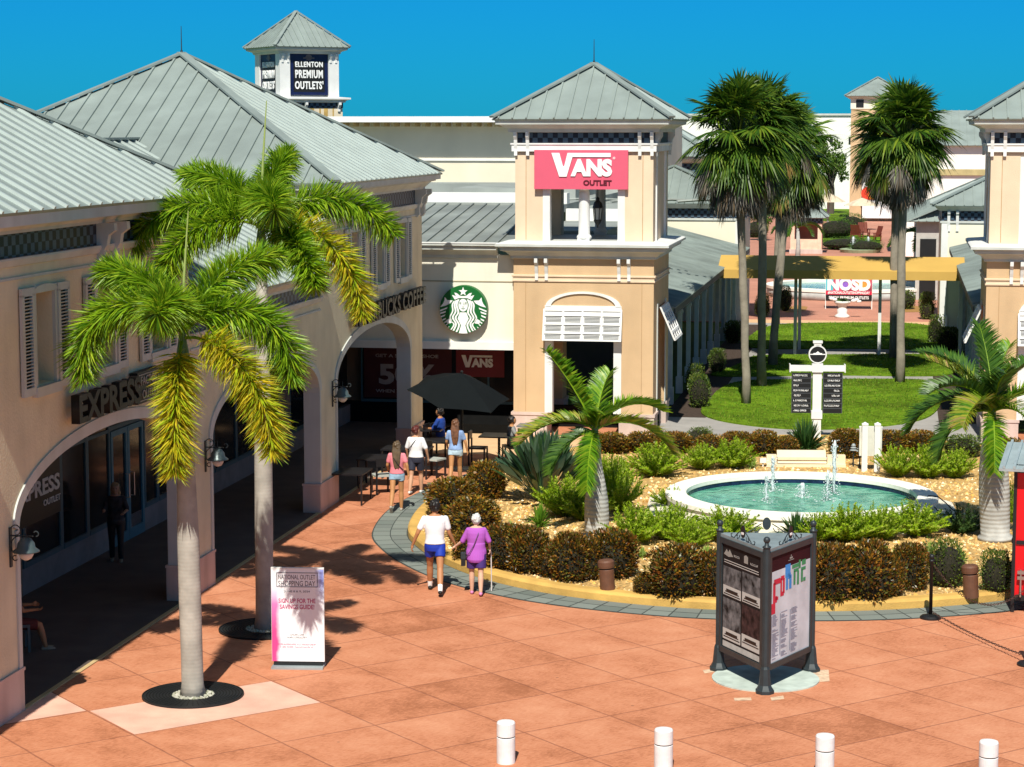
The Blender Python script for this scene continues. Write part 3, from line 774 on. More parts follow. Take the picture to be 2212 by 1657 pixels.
tw = MB(OFF); tw.box(SF, SF + 0.03, 42.3, 44.35, 2.47, 2.56); tw.box(SF, SF + 0.02, 42.35, 44.3, 2.56, 3.0, 1); tw.build('transom', [teal, blackl], B1)
text('street_number', '6605', 0.55, 0.26, 0.01, greyl, B1, Vector((SF + 0.03, 43.4, 2.78)) - Vector(OFF), (0, 1, 0), 0.02)
# --- wall signs of the arcade building
S1 = sthing('store_sign', 'large black letters and a small black box sign above the first arch', 'sign', FT, 32.0, 4.0)
bk = MB((FT, 32.0, 4.0)); bk.box(FT + 0.02, FT + 0.16, 34.95, 36.2, 4.02, 4.56)
bk.build('box', blackl, S1)
text('lettering', 'EXPRESS', 2.85, 0.46, 0.14, blackl, S1, Vector((0.12, 1.45, 0.31)), (0, 1, 0), 0.035)
text('lettering', 'EXPRESS', 2.85, 0.46, 0.012, mat('dark_grey_letter', (0.022, 0.02, 0.02), 0.6), S1, Vector((0.15, 1.45, 0.31)), (0, 1, 0), 0.02)
text('lettering', 'FACTORY', 0.95, 0.15, 0.01, greyl, S1, Vector((0.165, 3.57, 0.41)), (0, 1, 0), 0.0); text('lettering', 'OUTLET', 0.82, 0.15, 0.01, greyl, S1, Vector((0.165, 3.57, 0.17)), (0, 1, 0), 0.0)
bz = MB((FT, 32.0, 4.0))
for a, b, c, d in ((35.0, 36.15, 4.06, 4.075), (35.0, 36.15, 4.505, 4.52), (35.0, 35.015, 4.075, 4.505), (36.135, 36.15, 4.075, 4.505)): bz.box(FT + 0.16, FT + 0.17, a, b, c, d)
bz.build('border', greyl, S1)
S2 = sthing('store_sign', 'raised pale coffee shop letters with black sides above the third arch', 'sign', FT, 50.0, 3.96)
text('lettering', 'STARBUCKS COFFEE', 7.4, 0.46, 0.16, blackl, S2, Vector((0.10, 3.72, 0.25)), (0, 1, 0), 0.03, sp=1.1)
text('lettering', 'STARBUCKS COFFEE', 7.4, 0.46, 0.012, mat('letter_face', (0.5, 0.5, 0.44), 0.5), S2, Vector((0.19, 3.72, 0.25)), (0, 1, 0), 0.02, sp=1.1)
S3 = sthing('window_poster', 'black poster with white letters in the shaded shop window behind the first arch', 'poster', SF, 38.6, 1.4)
q = MB((SF, 38.6, 1.4)); q.box(SF + 0.035, SF + 0.05, 36.9, 39.5, 1.30, 2.35); q.build('panel', blackl, S3)
text('lettering', 'EXPRESS', 2.3, 0.32, 0.01, mat('poster_letter', (0.75, 0.73, 0.68), 0.6), S3, Vector((0.055, -0.30, 0.52)), (0, 1, 0), 0.03)
text('lettering', 'OUTLET', 0.85, 0.12, 0.01, mat('poster_letter', (0.75, 0.73, 0.68), 0.6), S3, Vector((0.055, 0.45, 0.2)), (0, 1, 0), 0.02)
# --- wall lamps
def wall_lamp(s, z, label):
    L = sthing('wall_lamp', label, 'lamp', FT, s, z, 'black scroll wall lamps on the arcade pillars')
    b = MB()
    b.box(0.0, 0.03, -0.05, 0.05, -0.48, 0.30)
    b.tube([(0.02, 0, 0.14), (0.48, 0, 0.14)], 0.016, 6)
    for r, cx, cz, a0, a1 in ((0.10, 0.12, 0.25, -90, 180), (0.05, 0.54, 0.19, -90, 150), (0.20, 0.22, -0.06, 90, 230), (0.05, 0.10, -0.30, 60, 330)):
        b.tube([(cx + r * math.cos(RAD(a0 + (a1 - a0) * i / 12)), 0, cz + r * math.sin(RAD(a0 + (a1 - a0) * i / 12))) for i in range(13)], 0.012, 5)
    b.tube([(0.33, 0, 0.14), (0.33, 0, 0.30)], 0.01, 5)
    b.build('bracket', charcoal, L); L.scale = (0.76, 0.76, 0.76)
    b = MB(); b.lathe([(0.03, 0.12), (0.10, 0.09), (0.165, 0.0), (0.18, -0.09), (0.26, -0.15), (0.26, -0.17), (0.15, -0.17), (0.02, -0.17)], 20, (0.33, 0, 0)); b.build('lamp_shade', mat('lamp_shade_blue_grey', (0.07, 0.10, 0.105), 0.35, 0.2), L, True)
    b = MB(); b.lathe([(0.145, -0.17), (0.14, -0.23), (0.10, -0.30), (0.04, -0.335), (0.005, -0.34)], 18, (0.33, 0, 0)); b.build('lamp_globe', mat('milk_glass', (0.62, 0.60, 0.55), 0.3), L, True)
for s, z, l in ((29.8, 2.62, 'scroll wall lamp on the nearest pillar at the left edge'), (39.0, 2.6, 'scroll wall lamp on the pillar between the first and second arch'), (48.4, 2.65, 'scroll wall lamp on the pillar between the second and third arch')):
    wall_lamp(s, z, l)
# ================================================================== CORNER TOWERS
def bracket(mb, x0, x1, s, z, h=0.62, out=0.26):
    """scroll bracket on a wall facing the camera (-s)"""
    prof = [(0, z), (out, z), (out, z - 0.12), (out * 0.6, z - 0.22), (out * 0.45, z - h * 0.55), (out * 0.3, z - h * 0.7), (out * 0.3, z - h), (0, z - h)]
    A = [(x0, s - p, q) for p, q in prof]; B = [(x1, s - p, q) for p, q in prof]
    mb.poly(A); mb.poly(B[::-1])
    for k in range(len(prof)): mb.poly([A[k], A[(k + 1) % len(prof)], B[(k + 1) % len(prof)], B[k]])
def tower(t0, t1, s0, label, sign=False, side=1, glazed=False):
    """two storey corner tower; side = +1 when its right face looks on to the street"""
    D = t1 - t0; s1 = s0 + D; off = (t0, s0, 0)
    T = sthing('corner_tower', label, 'tower', t0, s0)
    # lower storey
    w = MB(off); e = 0.83; oz = 3.62
    def pier(a, b, c, d, z0, z1, m=0): w.box(a, b, c, d, z0, z1, m)
    o0, o1 = t0 + 0.92, t1 - 0.92
    for a, b in ((t0, o0), (o1, t1)):
        pier(a, b, s0, s0 + e, 0.0, oz); pier(a, b, s1 - e, s1, 0.0, oz)
    pier(t0, t1, s0, s1, oz, 5.1)
    w.build('lower_wall', peach, T)
    gj = mat('control_joint', (0.42, 0.26, 0.13), 0.9)
    for x in (t0 + 0.34, t1 - 0.34):
        w = MB(off); w.box(x, x + 0.018, s0 - 0.004, s0, 0.68, 4.37); w.build('control_joint', gj, T)
        w = MB(off); w.box(x, x + 0.018, s0 + 0.036, s0 + 0.04, 5.55, 8.0); w.build('control_joint', gj, T)
    p = MB(off)
    for a, b in ((t0, o0), (o1, t1)):
        for c, d in ((s0, s0 + e), (s1 - e, s1)):
            p.box(a - 0.04, b + 0.04, c - 0.04, d + 0.04, 0.0, 0.58); p.box(a - 0.065, b + 0.065, c - 0.065, d + 0.065, 0.58, 0.66)
    p.build('plinth', pinkst, T)
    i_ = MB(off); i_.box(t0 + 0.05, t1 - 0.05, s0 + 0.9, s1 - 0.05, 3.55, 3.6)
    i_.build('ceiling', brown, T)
    # opening: white jambs, arched head, raised louvred shutter
    j = MB(off)
    for a, b in ((o0 - 0.02, o0 + 0.2), (o1 - 0.2, o1 + 0.02)): j.box(a, b, s0 - 0.03, s0 + 0.25, 0.66, oz)
    j.box(o0 - 0.02, o1 + 0.02, s0 - 0.035, s0 + 0.1, oz, oz + 0.09)
    c = (o0 + o1) / 2; hw = (o1 - o0) / 2; n = 24
    for k in range(n):
        a0, a1 = math.pi * k / n, math.pi * (k + 1) / n; zb = oz + 0.06
        def pt(a, r): return (c - math.cos(a) * hw * r, zb + math.sin(a) * 0.43 * (r if r < 1 else r))
        A, B, Cc, Dd = pt(a0, 0.86), pt(a1, 0.86), pt(a1, 1.0), pt(a0, 1.0)
        f = s0 - 0.05
        j.poly([(A[0], f, A[1]), (B[0], f, B[1]), (Cc[0], f, Cc[1]), (Dd[0], f, Dd[1])])
        j.poly([(Dd[0], f, Dd[1]), (Cc[0], f, Cc[1]), (Cc[0], s0, Cc[1]), (Dd[0], s0, Dd[1])])
        j.poly([(B[0], f, B[1]), (A[0], f, A[1]), (A[0], s0, A[1]), (B[0], s0, B[1])])
    j.build('door_surround', white, T)
    def bahama(frame, x0, x1, y, zt, zb, tilt, nm='shutter'):
        """louvred shutter hinged at the top and pushed out; y = wall plane, frame maps (x, out, z)"""
        m = MB(off); H_ = zt - zb
        def q(x, f, o): return frame(x, 0.06 + tilt * f + o * 0.05, zt - H_ * f)
        def slab(a, b, f0, f1, o0_, o1_, mm=0):
            P = [q(a, f0, o0_), q(b, f0, o0_), q(b, f1, o0_), q(a, f1, o0_)]; Q = [q(a, f0, o1_), q(b, f0, o1_), q(b, f1, o1_), q(a, f1, o1_)]
            m.poly(Q, mm); m.poly(P[::-1], mm)
            for k in range(4): m.poly([P[k], P[(k + 1) % 4], Q[(k + 1) % 4], Q[k]], mm)
        slab(x0, x1, 0, 1, 0, 0.3)
        cols = 4; W_ = x1 - x0; bw = 0.045
        for k in range(cols + 1):
            xx = x0 + (W_ - bw) * k / cols; slab(xx, xx + bw, 0, 1, 0.3, 1)
        for f in (0, 0.16, 0.44, 0.72, 0.94): slab(x0 + bw, x1 - bw, f, f + 0.06, 0.301, 0.98)
        for k in range(cols):
            xa = x0 + bw + (W_ - bw) * k / cols + 0.03; xb = x0 + (W_ - bw) * (k + 1) / cols - 0.03
            for f0 in (0.23, 0.51, 0.79):
                for r in range(5): slab(xa, xb, f0 + r * 0.042, f0 + r * 0.042 + 0.016, 0.3, 0.5, 1)
        m.build(nm, [white, mat('louvre_gap', (0.06, 0.06, 0.06), 0.8)], T)
    bahama(lambda x, o, z: (x, s0 - o, z), o0 - 0.05, o1 + 0.05, s0, oz, oz - 0.88, 0.22)
    sx = t1 if side > 0 else t0
    bahama(lambda x, o, z: (sx + side * o, x, z), s0 + 1.0, s1 - 1.0, sx, oz, oz - 0.95, 0.42)
    # side opening frame
    sj = MB(off)
    for a, b in ((s0 + 0.83, s0 + 1.0), (s1 - 1.0, s1 - 0.83)): sj.box(min(sx, sx + side * 0.03), max(sx, sx + side * 0.03), a, b, 0.66, oz + 0.1)
    sj.build('side_surround', trimg, T)
    # band, ledge, brackets
    b_ = MB(off)
    b_.ring(t0, t1, s0, s1, [(0, 4.38), (0.035, 4.38), (0.035, 4.42), (0.015, 4.43), (0.015, 4.50), (0.05, 4.52), (0.05, 4.56), (0, 4.57)])
    b_.build('string_course', peachl, T)
    l = MB(off)
    l.ring(t0, t1, s0, s1, [(0, 5.02), (0.08, 5.04), (0.08, 5.10), (0.20, 5.22), (0.34, 5.26), (0.34, 5.36), (0.46, 5.38), (0.46, 5.44), (-0.1, 5.52)])
    l.poly([(t0 + 0.1, s0 + 0.1, 5.52), (t1 - 0.1, s0 + 0.1, 5.52), (t1 - 0.1, s1 - 0.1, 5.52), (t0 + 0.1, s1 - 0.1, 5.52)])
    l.build('ledge', [trimg], T)
    tp = MB(off); tp.ring(t0, t1, s0, s1, [(0.455, 5.446), (0.40, 5.47), (-0.1, 5.526)]); tp.build('ledge_flashing', white, T)
    for x in (t0 + 0.62, t0 + 0.90, t1 - 1.02, t1 - 0.74):
        br = MB(off); bracket(br, x, x + 0.09, s0, 5.04, 0.62, 0.22); br.build('bracket', white, T)
    # upper storey: corner piers, openings on all sides, central columns
    zb, zo, zt = 5.5, 7.0, 8.02
    u = MB(off); e2 = 0.83
    for a, b in ((t0 + 0.04, t0 + e2), (t1 - e2, t1 - 0.04)):
        for c_, d in ((s0 + 0.04, s0 + 0.6), (s1 - 0.6, s1 - 0.04)): u.box(a, b, c_, d, zb, zt)
    u.box(t0 + e2, t1 - e2, s0 + 0.06, s0 + 0.45, zo, zt); u.box(t0 + e2, t1 - e2, s1 - 0.45, s1 - 0.06, zo, zt)
    u.box(t0 + 0.06, t0 + 0.45, s0 + 0.6, s1 - 0.6, 7.0, zt); u.box(t1 - 0.45, t1 - 0.06, s0 + 0.6, s1 - 0.6, 7.0, zt)
    if side > 0: u.box(t1 - 0.3, t1 - 0.06, s0 + 0.6, s1 - 0.6, zb, 7.0)
    u.box(t0 + 0.1, t1 - 0.1, s0 + 0.46, s1 - 0.46, zt - 0.08, zt - 0.02)
    u.build('upper_wall', peachl, T)
    fr = MB(off)
    for a, b in ((t0 + e2, t0 + e2 + 0.2), (t1 - e2 - 0.2, t1 - e2)): fr.box(a, b, s0 + 0.02, s0 + 0.3, zb, zo + (0.9 if not sign else 0))
    fr.box(t0 + 0.2, t0 + 0.3, s0 + 0.0, s0 + 0.05, zb, zt - 0.1) if False else None
    if not sign: fr.box(t0 + e2 + 0.2, t1 - e2 - 0.2, s0 + 0.02, s0 + 0.05, zo, zo + 0.9)
    for sg, xx in ((1, t1 - 0.06), (-1, t0 + 0.06)):
        for c_ in (s0 + 0.75, s1 - 0.95): fr.box(min(xx, xx + sg * 0.05), max(xx, xx + sg * 0.05), c_, c_ + 0.2, zb, zt)
    fr.build('opening_frame', white, T)
    if glazed:
        gw = MB(off); a, b = t0 + e2 + 0.2, t1 - e2 - 0.2
        for x in (a, (a + b) / 2 - 0.04, b - 0.08): gw.box(x, x + 0.08, s0 + 0.12, s0 + 0.18, zb, zo)
        for z in (zb, 6.15, 6.62, zo - 0.08): gw.box(a + 0.08, b - 0.08, s0 + 0.125, s0 + 0.175, z, z + 0.07)
        gw.build('window_grid', white, T)
    cm = (t0 + t1) / 2 - 0.02
    for sy, nm in ((s0 + 0.28, 'column'), (s1 - 0.3, 'column')):
        cl = MB(off); cl.lathe([(0.24, 0), (0.24, 0.08)], 4, (cm, sy, zb + 0.02), a0=math.pi / 4); cl.lathe([(0.21, 0.08), (0.21, 0.13), (0.165, 0.18), (0.15, 1.35), (0.13, 1.42), (0.2, 1.48), (0.2, 1.52)], 20, (cm, sy, zb + 0.02))
        o = cl.build(nm, white, T, False)
    # frieze, brackets, cornice, roof
    f = MB(off); f.ring(t0, t1, s0, s1, [(0.0, 8.02), (0.05, 8.03), (0.05, 8.18), (0.08, 8.22), (0.08, 8.26), (-0.02, 8.26)]); f.build('string_course', white, T)
    la = MB(off)
    for x0_, x1_, y0_, y1_ in ((t0, t1, s0, s0 + 0.02), (t0, t1, s1 - 0.02, s1), (t0, t0 + 0.02, s0 + 0.02, s1 - 0.02), (t1 - 0.02, t1, s0 + 0.02, s1 - 0.02)): la.box(x0_, x1_, y0_, y1_, 8.26, 8.56)
    la.build('lattice_frieze', lattice, T)
    for x in (t0 + 0.02, t0 + 0.36, t1 - 0.46, t1 - 0.12):
        br = MB(off); bracket(br, x, x + 0.09, s0, 8.57, 0.66, 0.17); br.build('bracket', white, T)
    for y in (s0 + 0.1, s0 + 0.45, s1 - 0.55, s1 - 0.2):
        br = MB(off); m_ = br
        prof = [(0, 8.57), (0.17, 8.57), (0.17, 8.45), (0.1, 8.35), (0.06, 8.1), (0.06, 7.9), (0, 7.9)]
        A = [(sx + side * p_, y, z) for p_, z in prof]; Bb = [(sx + side * p_, y + 0.09, z) for p_, z in prof]
        m_.poly(A); m_.poly(Bb[::-1])
        for k in range(len(prof)): m_.poly([A[k], A[(k + 1) % len(prof)], Bb[(k + 1) % len(prof)], Bb[k]])
        br.build('bracket', trimg, T)
    co = MB(off)
    co.ring(t0, t1, s0, s1, [(-0.02, 8.555), (0.13, 8.565), (0.15, 8.66), (0.30, 8.74), (0.44, 8.78), (0.46, 8.90), (0.1, 8.92)], cap=True)
    co.build('cornice', trimg, T)
    pyramid(T, off, t0 - 0.53, t1 + 0.53, s0 - 0.53, s1 + 0.53, 8.93, ((t0 + t1) / 2, (s0 + s1) / 2, 10.48), sp=0.39)
    return T, off
T1, toff = tower(-10.68, -6.70, 60.5, 'peach corner tower carrying the pink shop sign under a grey pyramid roof', sign=True, side=1)
T2, _ = tower(2.42, 6.40, 61.2, 'peach corner tower cut by the right edge, with a white framed opening upstairs', sign=False, side=-1, glazed=True)
# pink sign on the tower
red = mat('pink_red_sign', (0.66, 0.10, 0.165), 0.55, var=0.02)
S4 = sthing('store_sign', 'pink sign board with white letters on the corner tower above its opening', 'sign', -8.76, 60.5, 7.0)
sb = MB((-8.76, 60.5, 7.0)); sb.box(-10.07, -7.43, 60.36, 60.47, 6.98, 8.07); sb.build('board', red, S4)
def vans_letters(parent, cx, y, cz, wd, ht, m, dep, off=(0, 0, 0)):
    """V with the long bar over ANS"""
    mb = MB(off); 
    def P(poly):
        A = [(cx + a * wd, y, cz + b * ht) for a, b in poly]; B = [(cx + a * wd, y + dep, cz + b * ht) for a, b in poly]
        mb.poly(A); mb.poly(B[::-1])
        for k in range(len(poly)): mb.poly([A[k], B[k], B[(k + 1) % len(poly)], A[(k + 1) % len(poly)]])
    P([(-0.5, 0.5), (-0.37, 0.5), (-0.31, -0.06), (-0.29, -0.06), (-0.235, 0.5), (-0.235, 0.5), (-0.22, 0.36), (-0.262, -0.5), (-0.40, -0.5)][:5] + [(-0.20, 0.5), (-0.155, 0.33), (-0.25, -0.5), (-0.37, -0.5)])
    P([(-0.20, 0.5), (0.47, 0.5), (0.47, 0.33), (-0.155, 0.33)])
    mb.build('lettering', m, parent)
    text('lettering', 'ANS', wd * 0.68, ht * 0.74, dep, m, parent, Vector((cx + wd * 0.155, y + dep, cz - ht * 0.12)) - Vector(off), (1, 0, 0), 0.055)
def fix_v(parent): pass
vans_letters(S4, -8.72, 60.33, 7.66, 1.72, 0.66, whitel, 0.03, (-8.76, 60.5, 7.0))
text('lettering', 'OUTLET', 0.80, 0.15, 0.02, mat('maroon_letter', (0.10, 0.006, 0.015), 0.5), S4, Vector((-8.28 + 8.76, -0.14, 0.165)), (1, 0, 0), 0.035)
text('lettering', '®', 0.07, 0.07, 0.01, whitel, S4, Vector((-7.82 + 8.76, -0.14, 0.85)), (1, 0, 0), 0.01)
# lantern hanging in the tower opening
LN = sthing('hanging_lantern', 'black lantern hanging in the tower opening below the pink sign', 'lantern', -8.40, 61.3, 6.0)
b = MB(); b.tube([(0, 0, 0.72), (0, 0, 2.0)], 0.012, 6); b.build('chain', black, LN)
b = MB(); b.lathe([(0.01, 0.75), (0.05, 0.70), (0.05, 0.64), (0.11, 0.58), (0.15, 0.44), (0.13, 0.42)], 6); b.lathe([(0.10, 0.10), (0.12, 0.08), (0.08, 0.0), (0.03, -0.07), (0.015, -0.14)], 6)
for k in range(6):
    a = math.pi / 3 * k; b.tube([(0.10 * math.cos(a), 0.10 * math.sin(a), 0.1), (0.13 * math.cos(a), 0.13 * math.sin(a), 0.42)], 0.012, 4)
b.build('frame', black, LN)
b = MB(); b.lathe([(0.085, 0.1), (0.115, 0.42)], 6); b.build('glass', mat('lantern_glass', (0.45, 0.47, 0.45), 0.2), LN)
# ================================================================== COFFEE SHOP WING
CW = sthing('shop_wing', 'cream rendered shop front between the arcade and the corner tower with dark windows below', 'building', -14.0, 60.7)
off = (-14.0, 60.7, 0)
w = MB(off); w.box(-17.5, -10.68, 60.7, 61.0, 2.62, 5.1); w.build('wall', cream, CW)
w = MB(off); w.box(-17.5, -10.68, 60.62, 60.70, 2.40, 2.62); w.box(-17.5, -10.68, 60.70, 62.4, 2.45, 2.60); w.build('fascia', white, CW)
w = MB(off)
for z in (4.33,): w.box(-17.5, -10.68, 60.685, 60.70, z, z + 0.03)
w.build('groove', mat('groove', (0.35, 0.3, 0.2), 0.9), CW)
w = MB(off)
A = [(0, 5.0), (0.08, 5.02), (0.08, 5.10), (0.2, 5.22), (0.32, 5.26), (0.32, 5.36), (0.4, 5.38), (0.4, 5.44), (0, 5.46)]
P1 = [(-17.5, 60.7 - p, z) for p, z in A]; P2 = [(-11.16, 60.7 - p, z) for p, z in A]
for k in range(len(A) - 1): w.poly([P1[k], P2[k], P2[k + 1], P1[k + 1]])
w.poly(P2[::-1]); w.build('cornice', trimg, CW)
w = MB(off); w.box(-14.5, -11.16, 60.28, 60.34, 5.441, 5.47); w.build('gutter_edge', white, CW)
w = MB(off); w.box(-17.5, -6.75, 62.4, 62.6, 0, 0.62, 0); w.box(-17.5, -10.66, 62.4, 62.6, 2.3, 5.0, 1); w.box(-17.5, -10.66, 62.5, 62.6, 0.62, 2.3, 1); w.build('storefront_wall', [mat('painted_shade_bulkhead', (0.012, 0.012, 0.012), 1.0, spec=0.0), brown], CW)  # bulkhead blackened: the shade of the covered walk is put into its colour
for a, b in ((-15.6, -14.2), (-14.2, -12.72), (-12.72, -11.78), (-11.78, -10.9)):
    f = MB(off)
    f.box(a, a + 0.05, 62.33, 62.40, 0.62, 2.3); f.box(a + 0.05, b, 62.33, 62.40, 0.62, 0.70); f.box(a + 0.05, b, 62.33, 62.40, 2.24, 2.3)
    fo = f.build('window', teal, CW); g = MB(off); g.box(a + 0.05, b, 62.39, 62.40, 0.70, 2.24); g.build('pane', glass, fo)
# roofs over the wing
w = MB(off)
w.slope([(-22, 60.9, 5.35), (-10.95, 60.9, 5.35), (-10.95, 68.5, 6.25), (-22, 68.5, 6.25)], (0, 1, 0.12), 0.42)
w.build('roof', mat('low_roof_metal', (0.30, 0.33, 0.31), 0.6, 0.15, var=0.12, scale=0.8, var2=0.3, scale2=0.4), CW)
w = MB(off); w.box(-24, -10.95, 68.5, 68.9, 5.6, 6.30, 0); w.box(-24, -10.95, 68.9, 90.4, 5.9, 6.15, 0); w.box(-24, -10.98, 72.5, 73.1, 6.15, 6.5, 1); w.box(-16, -11.5, 78, 84, 6.15, 6.5, 0)
w.box(-24, -10, 86.0, 88.5, 6.15, 6.45, 0)
w.box(-10.94, -8.7, 64.9, 72, 5.3, 5.6, 0); w.box(-10.94, -8.9, 72.01, 72.3, 5.3, 6.0, 1); w.box(-10.94, -9.0, 72.31, 84, 5.3, 5.9, 0)
w.build('flat_roof', [flatroof, white], CW)
w = MB(off)
for k in range(7): w.tube([(-14 + k * 1.1, 74 + 0.8 * math.sin(k), 6.2), (-13.2 + k * 1.1, 74.6, 6.24), (-12.6 + k * 1.1, 75.4, 6.18)], 0.05, 6)
w.build('roof_conduit', flatroof, CW)
# --- siren roundel
grn = mat('roundel_green', (0.004, 0.12, 0.022), 0.5, var=0.02)
RO = sthing('logo_sign', 'round green and white siren emblem on the cream shop wall', 'sign', -12.12, 60.7, 3.56)
RR = 0.685
d = MB(); d.M = Matrix.Rotation(RAD(90), 4, 'X'); d.lathe([(RR, 0.02), (RR, 0.26), (RR - 0.01, 0.28)], 64); d.build('disc', grn, RO)
d = MB()
def E(x, y): return ((x - 870) / 592 * RR, (810 - y) / 592 * RR)
LAY = [0.285]
def flat(poly, mb=d, lay=0):
    y = -(LAY[0] + lay * 0.004); mb.poly([(p[0], y, p[1]) for p in poly], 0)
def px(*pts, lay=0, mb=d, mir=True):
    P = [E(x, y) for x, y in pts]; flat(P, mb, lay)
    if mir: flat([(-p[0], p[1]) for p in P][::-1], mb, lay)
star = []
for k in range(10):
    r = 118 if k % 2 == 0 else 48; a = math.pi / 2 + k * math.pi / 5; star.append((870 + r * math.cos(a), 372 - r * math.sin(a)))
cst = E(870, 372)
for k in range(10): flat([cst, E(*star[k]), E(*star[(k + 1) % 10])], d, 0)
px((660, 570), (590, 455), (640, 465), (690, 490), (650, 395), (715, 410), (790, 470), (800, 480), (870, 478), (870, 525), (760, 530))
px((410, 505), (470, 580), (610, 590), (550, 660), (430, 720), (295, 755), (370, 660), (400, 590))
for (x0, y0, x1, y1, h) in ((282, 850, 480, 775, 40), (290, 915, 440, 870, 42), (305, 1000, 425, 955, 40), (345, 1080, 440, 1040, 40), (390, 1145, 470, 1100, 36), (430, 1205, 490, 1170, 32), (485, 1260, 530, 1235, 26)):
    px((x0, y0 - h / 2), (x1, y1 - h / 2), (x1 - 15, y1 + h / 2), (x0 + 8, y0 + h / 2 - 4))
px((440, 1080), (560, 1020), (600, 1120), (560, 1150), (470, 1160))
def wave(pts, wd):
    n = 28; L = []
    for i in range(n + 1):
        f = i / n * (len(pts) - 1); k = min(int(f), len(pts) - 2); t = f - k
        p = [pts[max(0, min(len(pts) - 1, k + j))] for j in (-1, 0, 1, 2)]
        q = [0.5 * (2 * p[1][c] + (p[2][c] - p[0][c]) * t + (2 * p[0][c] - 5 * p[1][c] + 4 * p[2][c] - p[3][c]) * t * t + (3 * p[1][c] - p[0][c] - 3 * p[2][c] + p[3][c]) * t ** 3) for c in (0, 1)]
        L.append(q)
    for a, b in zip(L, L[1:]): px((a[0] - wd / 2, a[1]), (a[0] + wd / 2, a[1]), (b[0] + wd / 2, b[1]), (b[0] - wd / 2, b[1]))
wave([(650, 600), (600, 700), (610, 850), (540, 1000), (570, 1100), (640, 1180), (565, 1310)], 36)
wave([(705, 580), (655, 700), (680, 860), (610, 1010), (690, 1170), (625, 1335)], 44)
wave([(755, 560), (708, 700), (750, 880), (680, 1020), (765, 1190), (700, 1365)], 46)
px((790, 880), (870, 880), (870, 1400), (760, 1395), (815, 1200), (730, 1030))
FP = [(870 + 118 * math.sin(2 * math.pi * k / 28), 705 - (160 if k < 8 or k > 20 else 155) * math.cos(2 * math.pi * k / 28)) for k in range(28)]
flat([E(x, y) for x, y in FP], d, 1)
d.build('siren_figure', whitel, RO)
d2 = MB()
def fx(*pts, mir=True): px(*pts, lay=2, mb=d2, mir=mir)
fx((760, 640), (790, 620), (830, 642), (830, 650), (790, 634)); fx((765, 668), (800, 655), (830, 668), (800, 682)); fx((845, 735), (870, 745), (870, 757), (848, 750)); fx((820, 775), (870, 785), (870, 805), (840, 798))
fx((885, 600), (900, 690), (893, 730), (886, 690), mir=False)
d2.build('face_lines', grn, RO)
# window displays behind the covered walk
WP = sthing('window_poster', 'dark red poster with white letters in the shaded window left of the tower', 'poster', -12.2, 62.33, 1.55)
q = MB((-12.2, 62.33, 1.55)); q.box(-12.72, -11.28, 62.32, 62.328, 1.42, 2.2); q.build('panel', mat('dark_red_poster', (0.16, 0.012, 0.018), 0.6), WP)
vans_letters(WP, -12.08, 62.30, 1.88, 0.95, 0.36, mat('poster_letter', (0.75, 0.73, 0.68), 0.6), 0.012, (-12.2, 62.33, 1.55))
WQ = sthing('window_poster', 'dark red sale poster with a large 50% seen through the third arch', 'poster', -14.4, 62.33, 1.4)
q = MB((-14.4, 62.33, 1.4)); q.box(-15.5, -12.85, 62.32, 62.328, 0.75, 2.22); q.build('panel', mat('maroon_poster', (0.055, 0.008, 0.01), 0.6), WQ)
pg = mat('poster_grey', (0.30, 0.28, 0.28), 0.6)
text('lettering', '50%', 1.7, 0.62, 0.008, pg, WQ, Vector((0.2, -0.012, 0.05)), (1, 0, 0), 0.04)
text('lettering', 'GET A SECOND SHOE', 1.9, 0.10, 0.008, pg, WQ, Vector((0.2, -0.012, 0.6)), (1, 0, 0), 0.02)
text('lettering', 'WHEN YOU BUY ONE', 1.9, 0.10, 0.008, pg, WQ, Vector((0.2, -0.012, -0.45)), (1, 0, 0), 0.02)
WR = sthing('window_poster', 'small red poster with a price in the corner of the shaded shop window', 'poster', -12.9, 62.33, 0.9)
q = MB(); q.box(-0.33, 0.05, -0.03, -0.02, -0.2, 0.3); q.build('panel', mat('dark_red_poster', (0.16, 0.012, 0.018), 0.6), WR)
text('lettering', '$19.95', 0.3, 0.1, 0.006, pg, WR, Vector((-0.14, -0.035, 0.08)), (1, 0, 0), 0.02)
# ================================================================== LONG ROOF BUILDING AND SIGN TOWER BEHIND
LB = sthing('rear_building', 'long cream building behind the roofs with a rafter eave along its top', 'building', -20, 90.5)
off = (-20, 90.5, 0)
w = MB(off); w.box(-30, -10.8, 90.5, 91.0, 0, 8.97, 0); w.box(-11.1, -10.8, 91.0, 110, 0, 8.75, 0); w.build('wall', mat('warm_white_wall', (0.76, 0.68, 0.53), 0.9, var=0.04, scale=0.6, var2=0.12, scale2=0.5), LB)
w = MB(off); w.box(-30, -10.9, 89.35, 92.5, 8.97, 9.11, 1); w.box(-30, -10.9, 89.25, 89.35, 8.91, 9.15, 0); w.build('roof', [white, mat('weathered_white_roof', (0.5, 0.5, 0.46), 0.8, var=0.25, scale=1.5, var2=0.3)], LB)
w = MB(off)
for k in range(43): x = -29.8 + k * 0.44; w.box(x, x + 0.14, 89.4, 90.5, 8.73, 8.965)
w.build('rafters', mat('tan_rafters', (0.5, 0.36, 0.16), 0.9), LB)
w = MB(off); w.box(-30, -10.9, 90.42, 90.5, 7.3, 7.37); w.build('wall_seam', white, LB)
ROTT = RAD(27)
tp = at_ = Vector((ray(643, 250).x, ray(643, 250).y, ray(643, 250).z)); kk = 104.0 / tp.y; tp = Vector((0, 0, H)) + tp * kk
SG = thing('sign_tower', 'square lookout tower with navy outlet signs under a grey pyramid roof', 'tower', (tp.x - 0.02, 104.0, 0), ROTT + RAD(2))
hw = 1.62
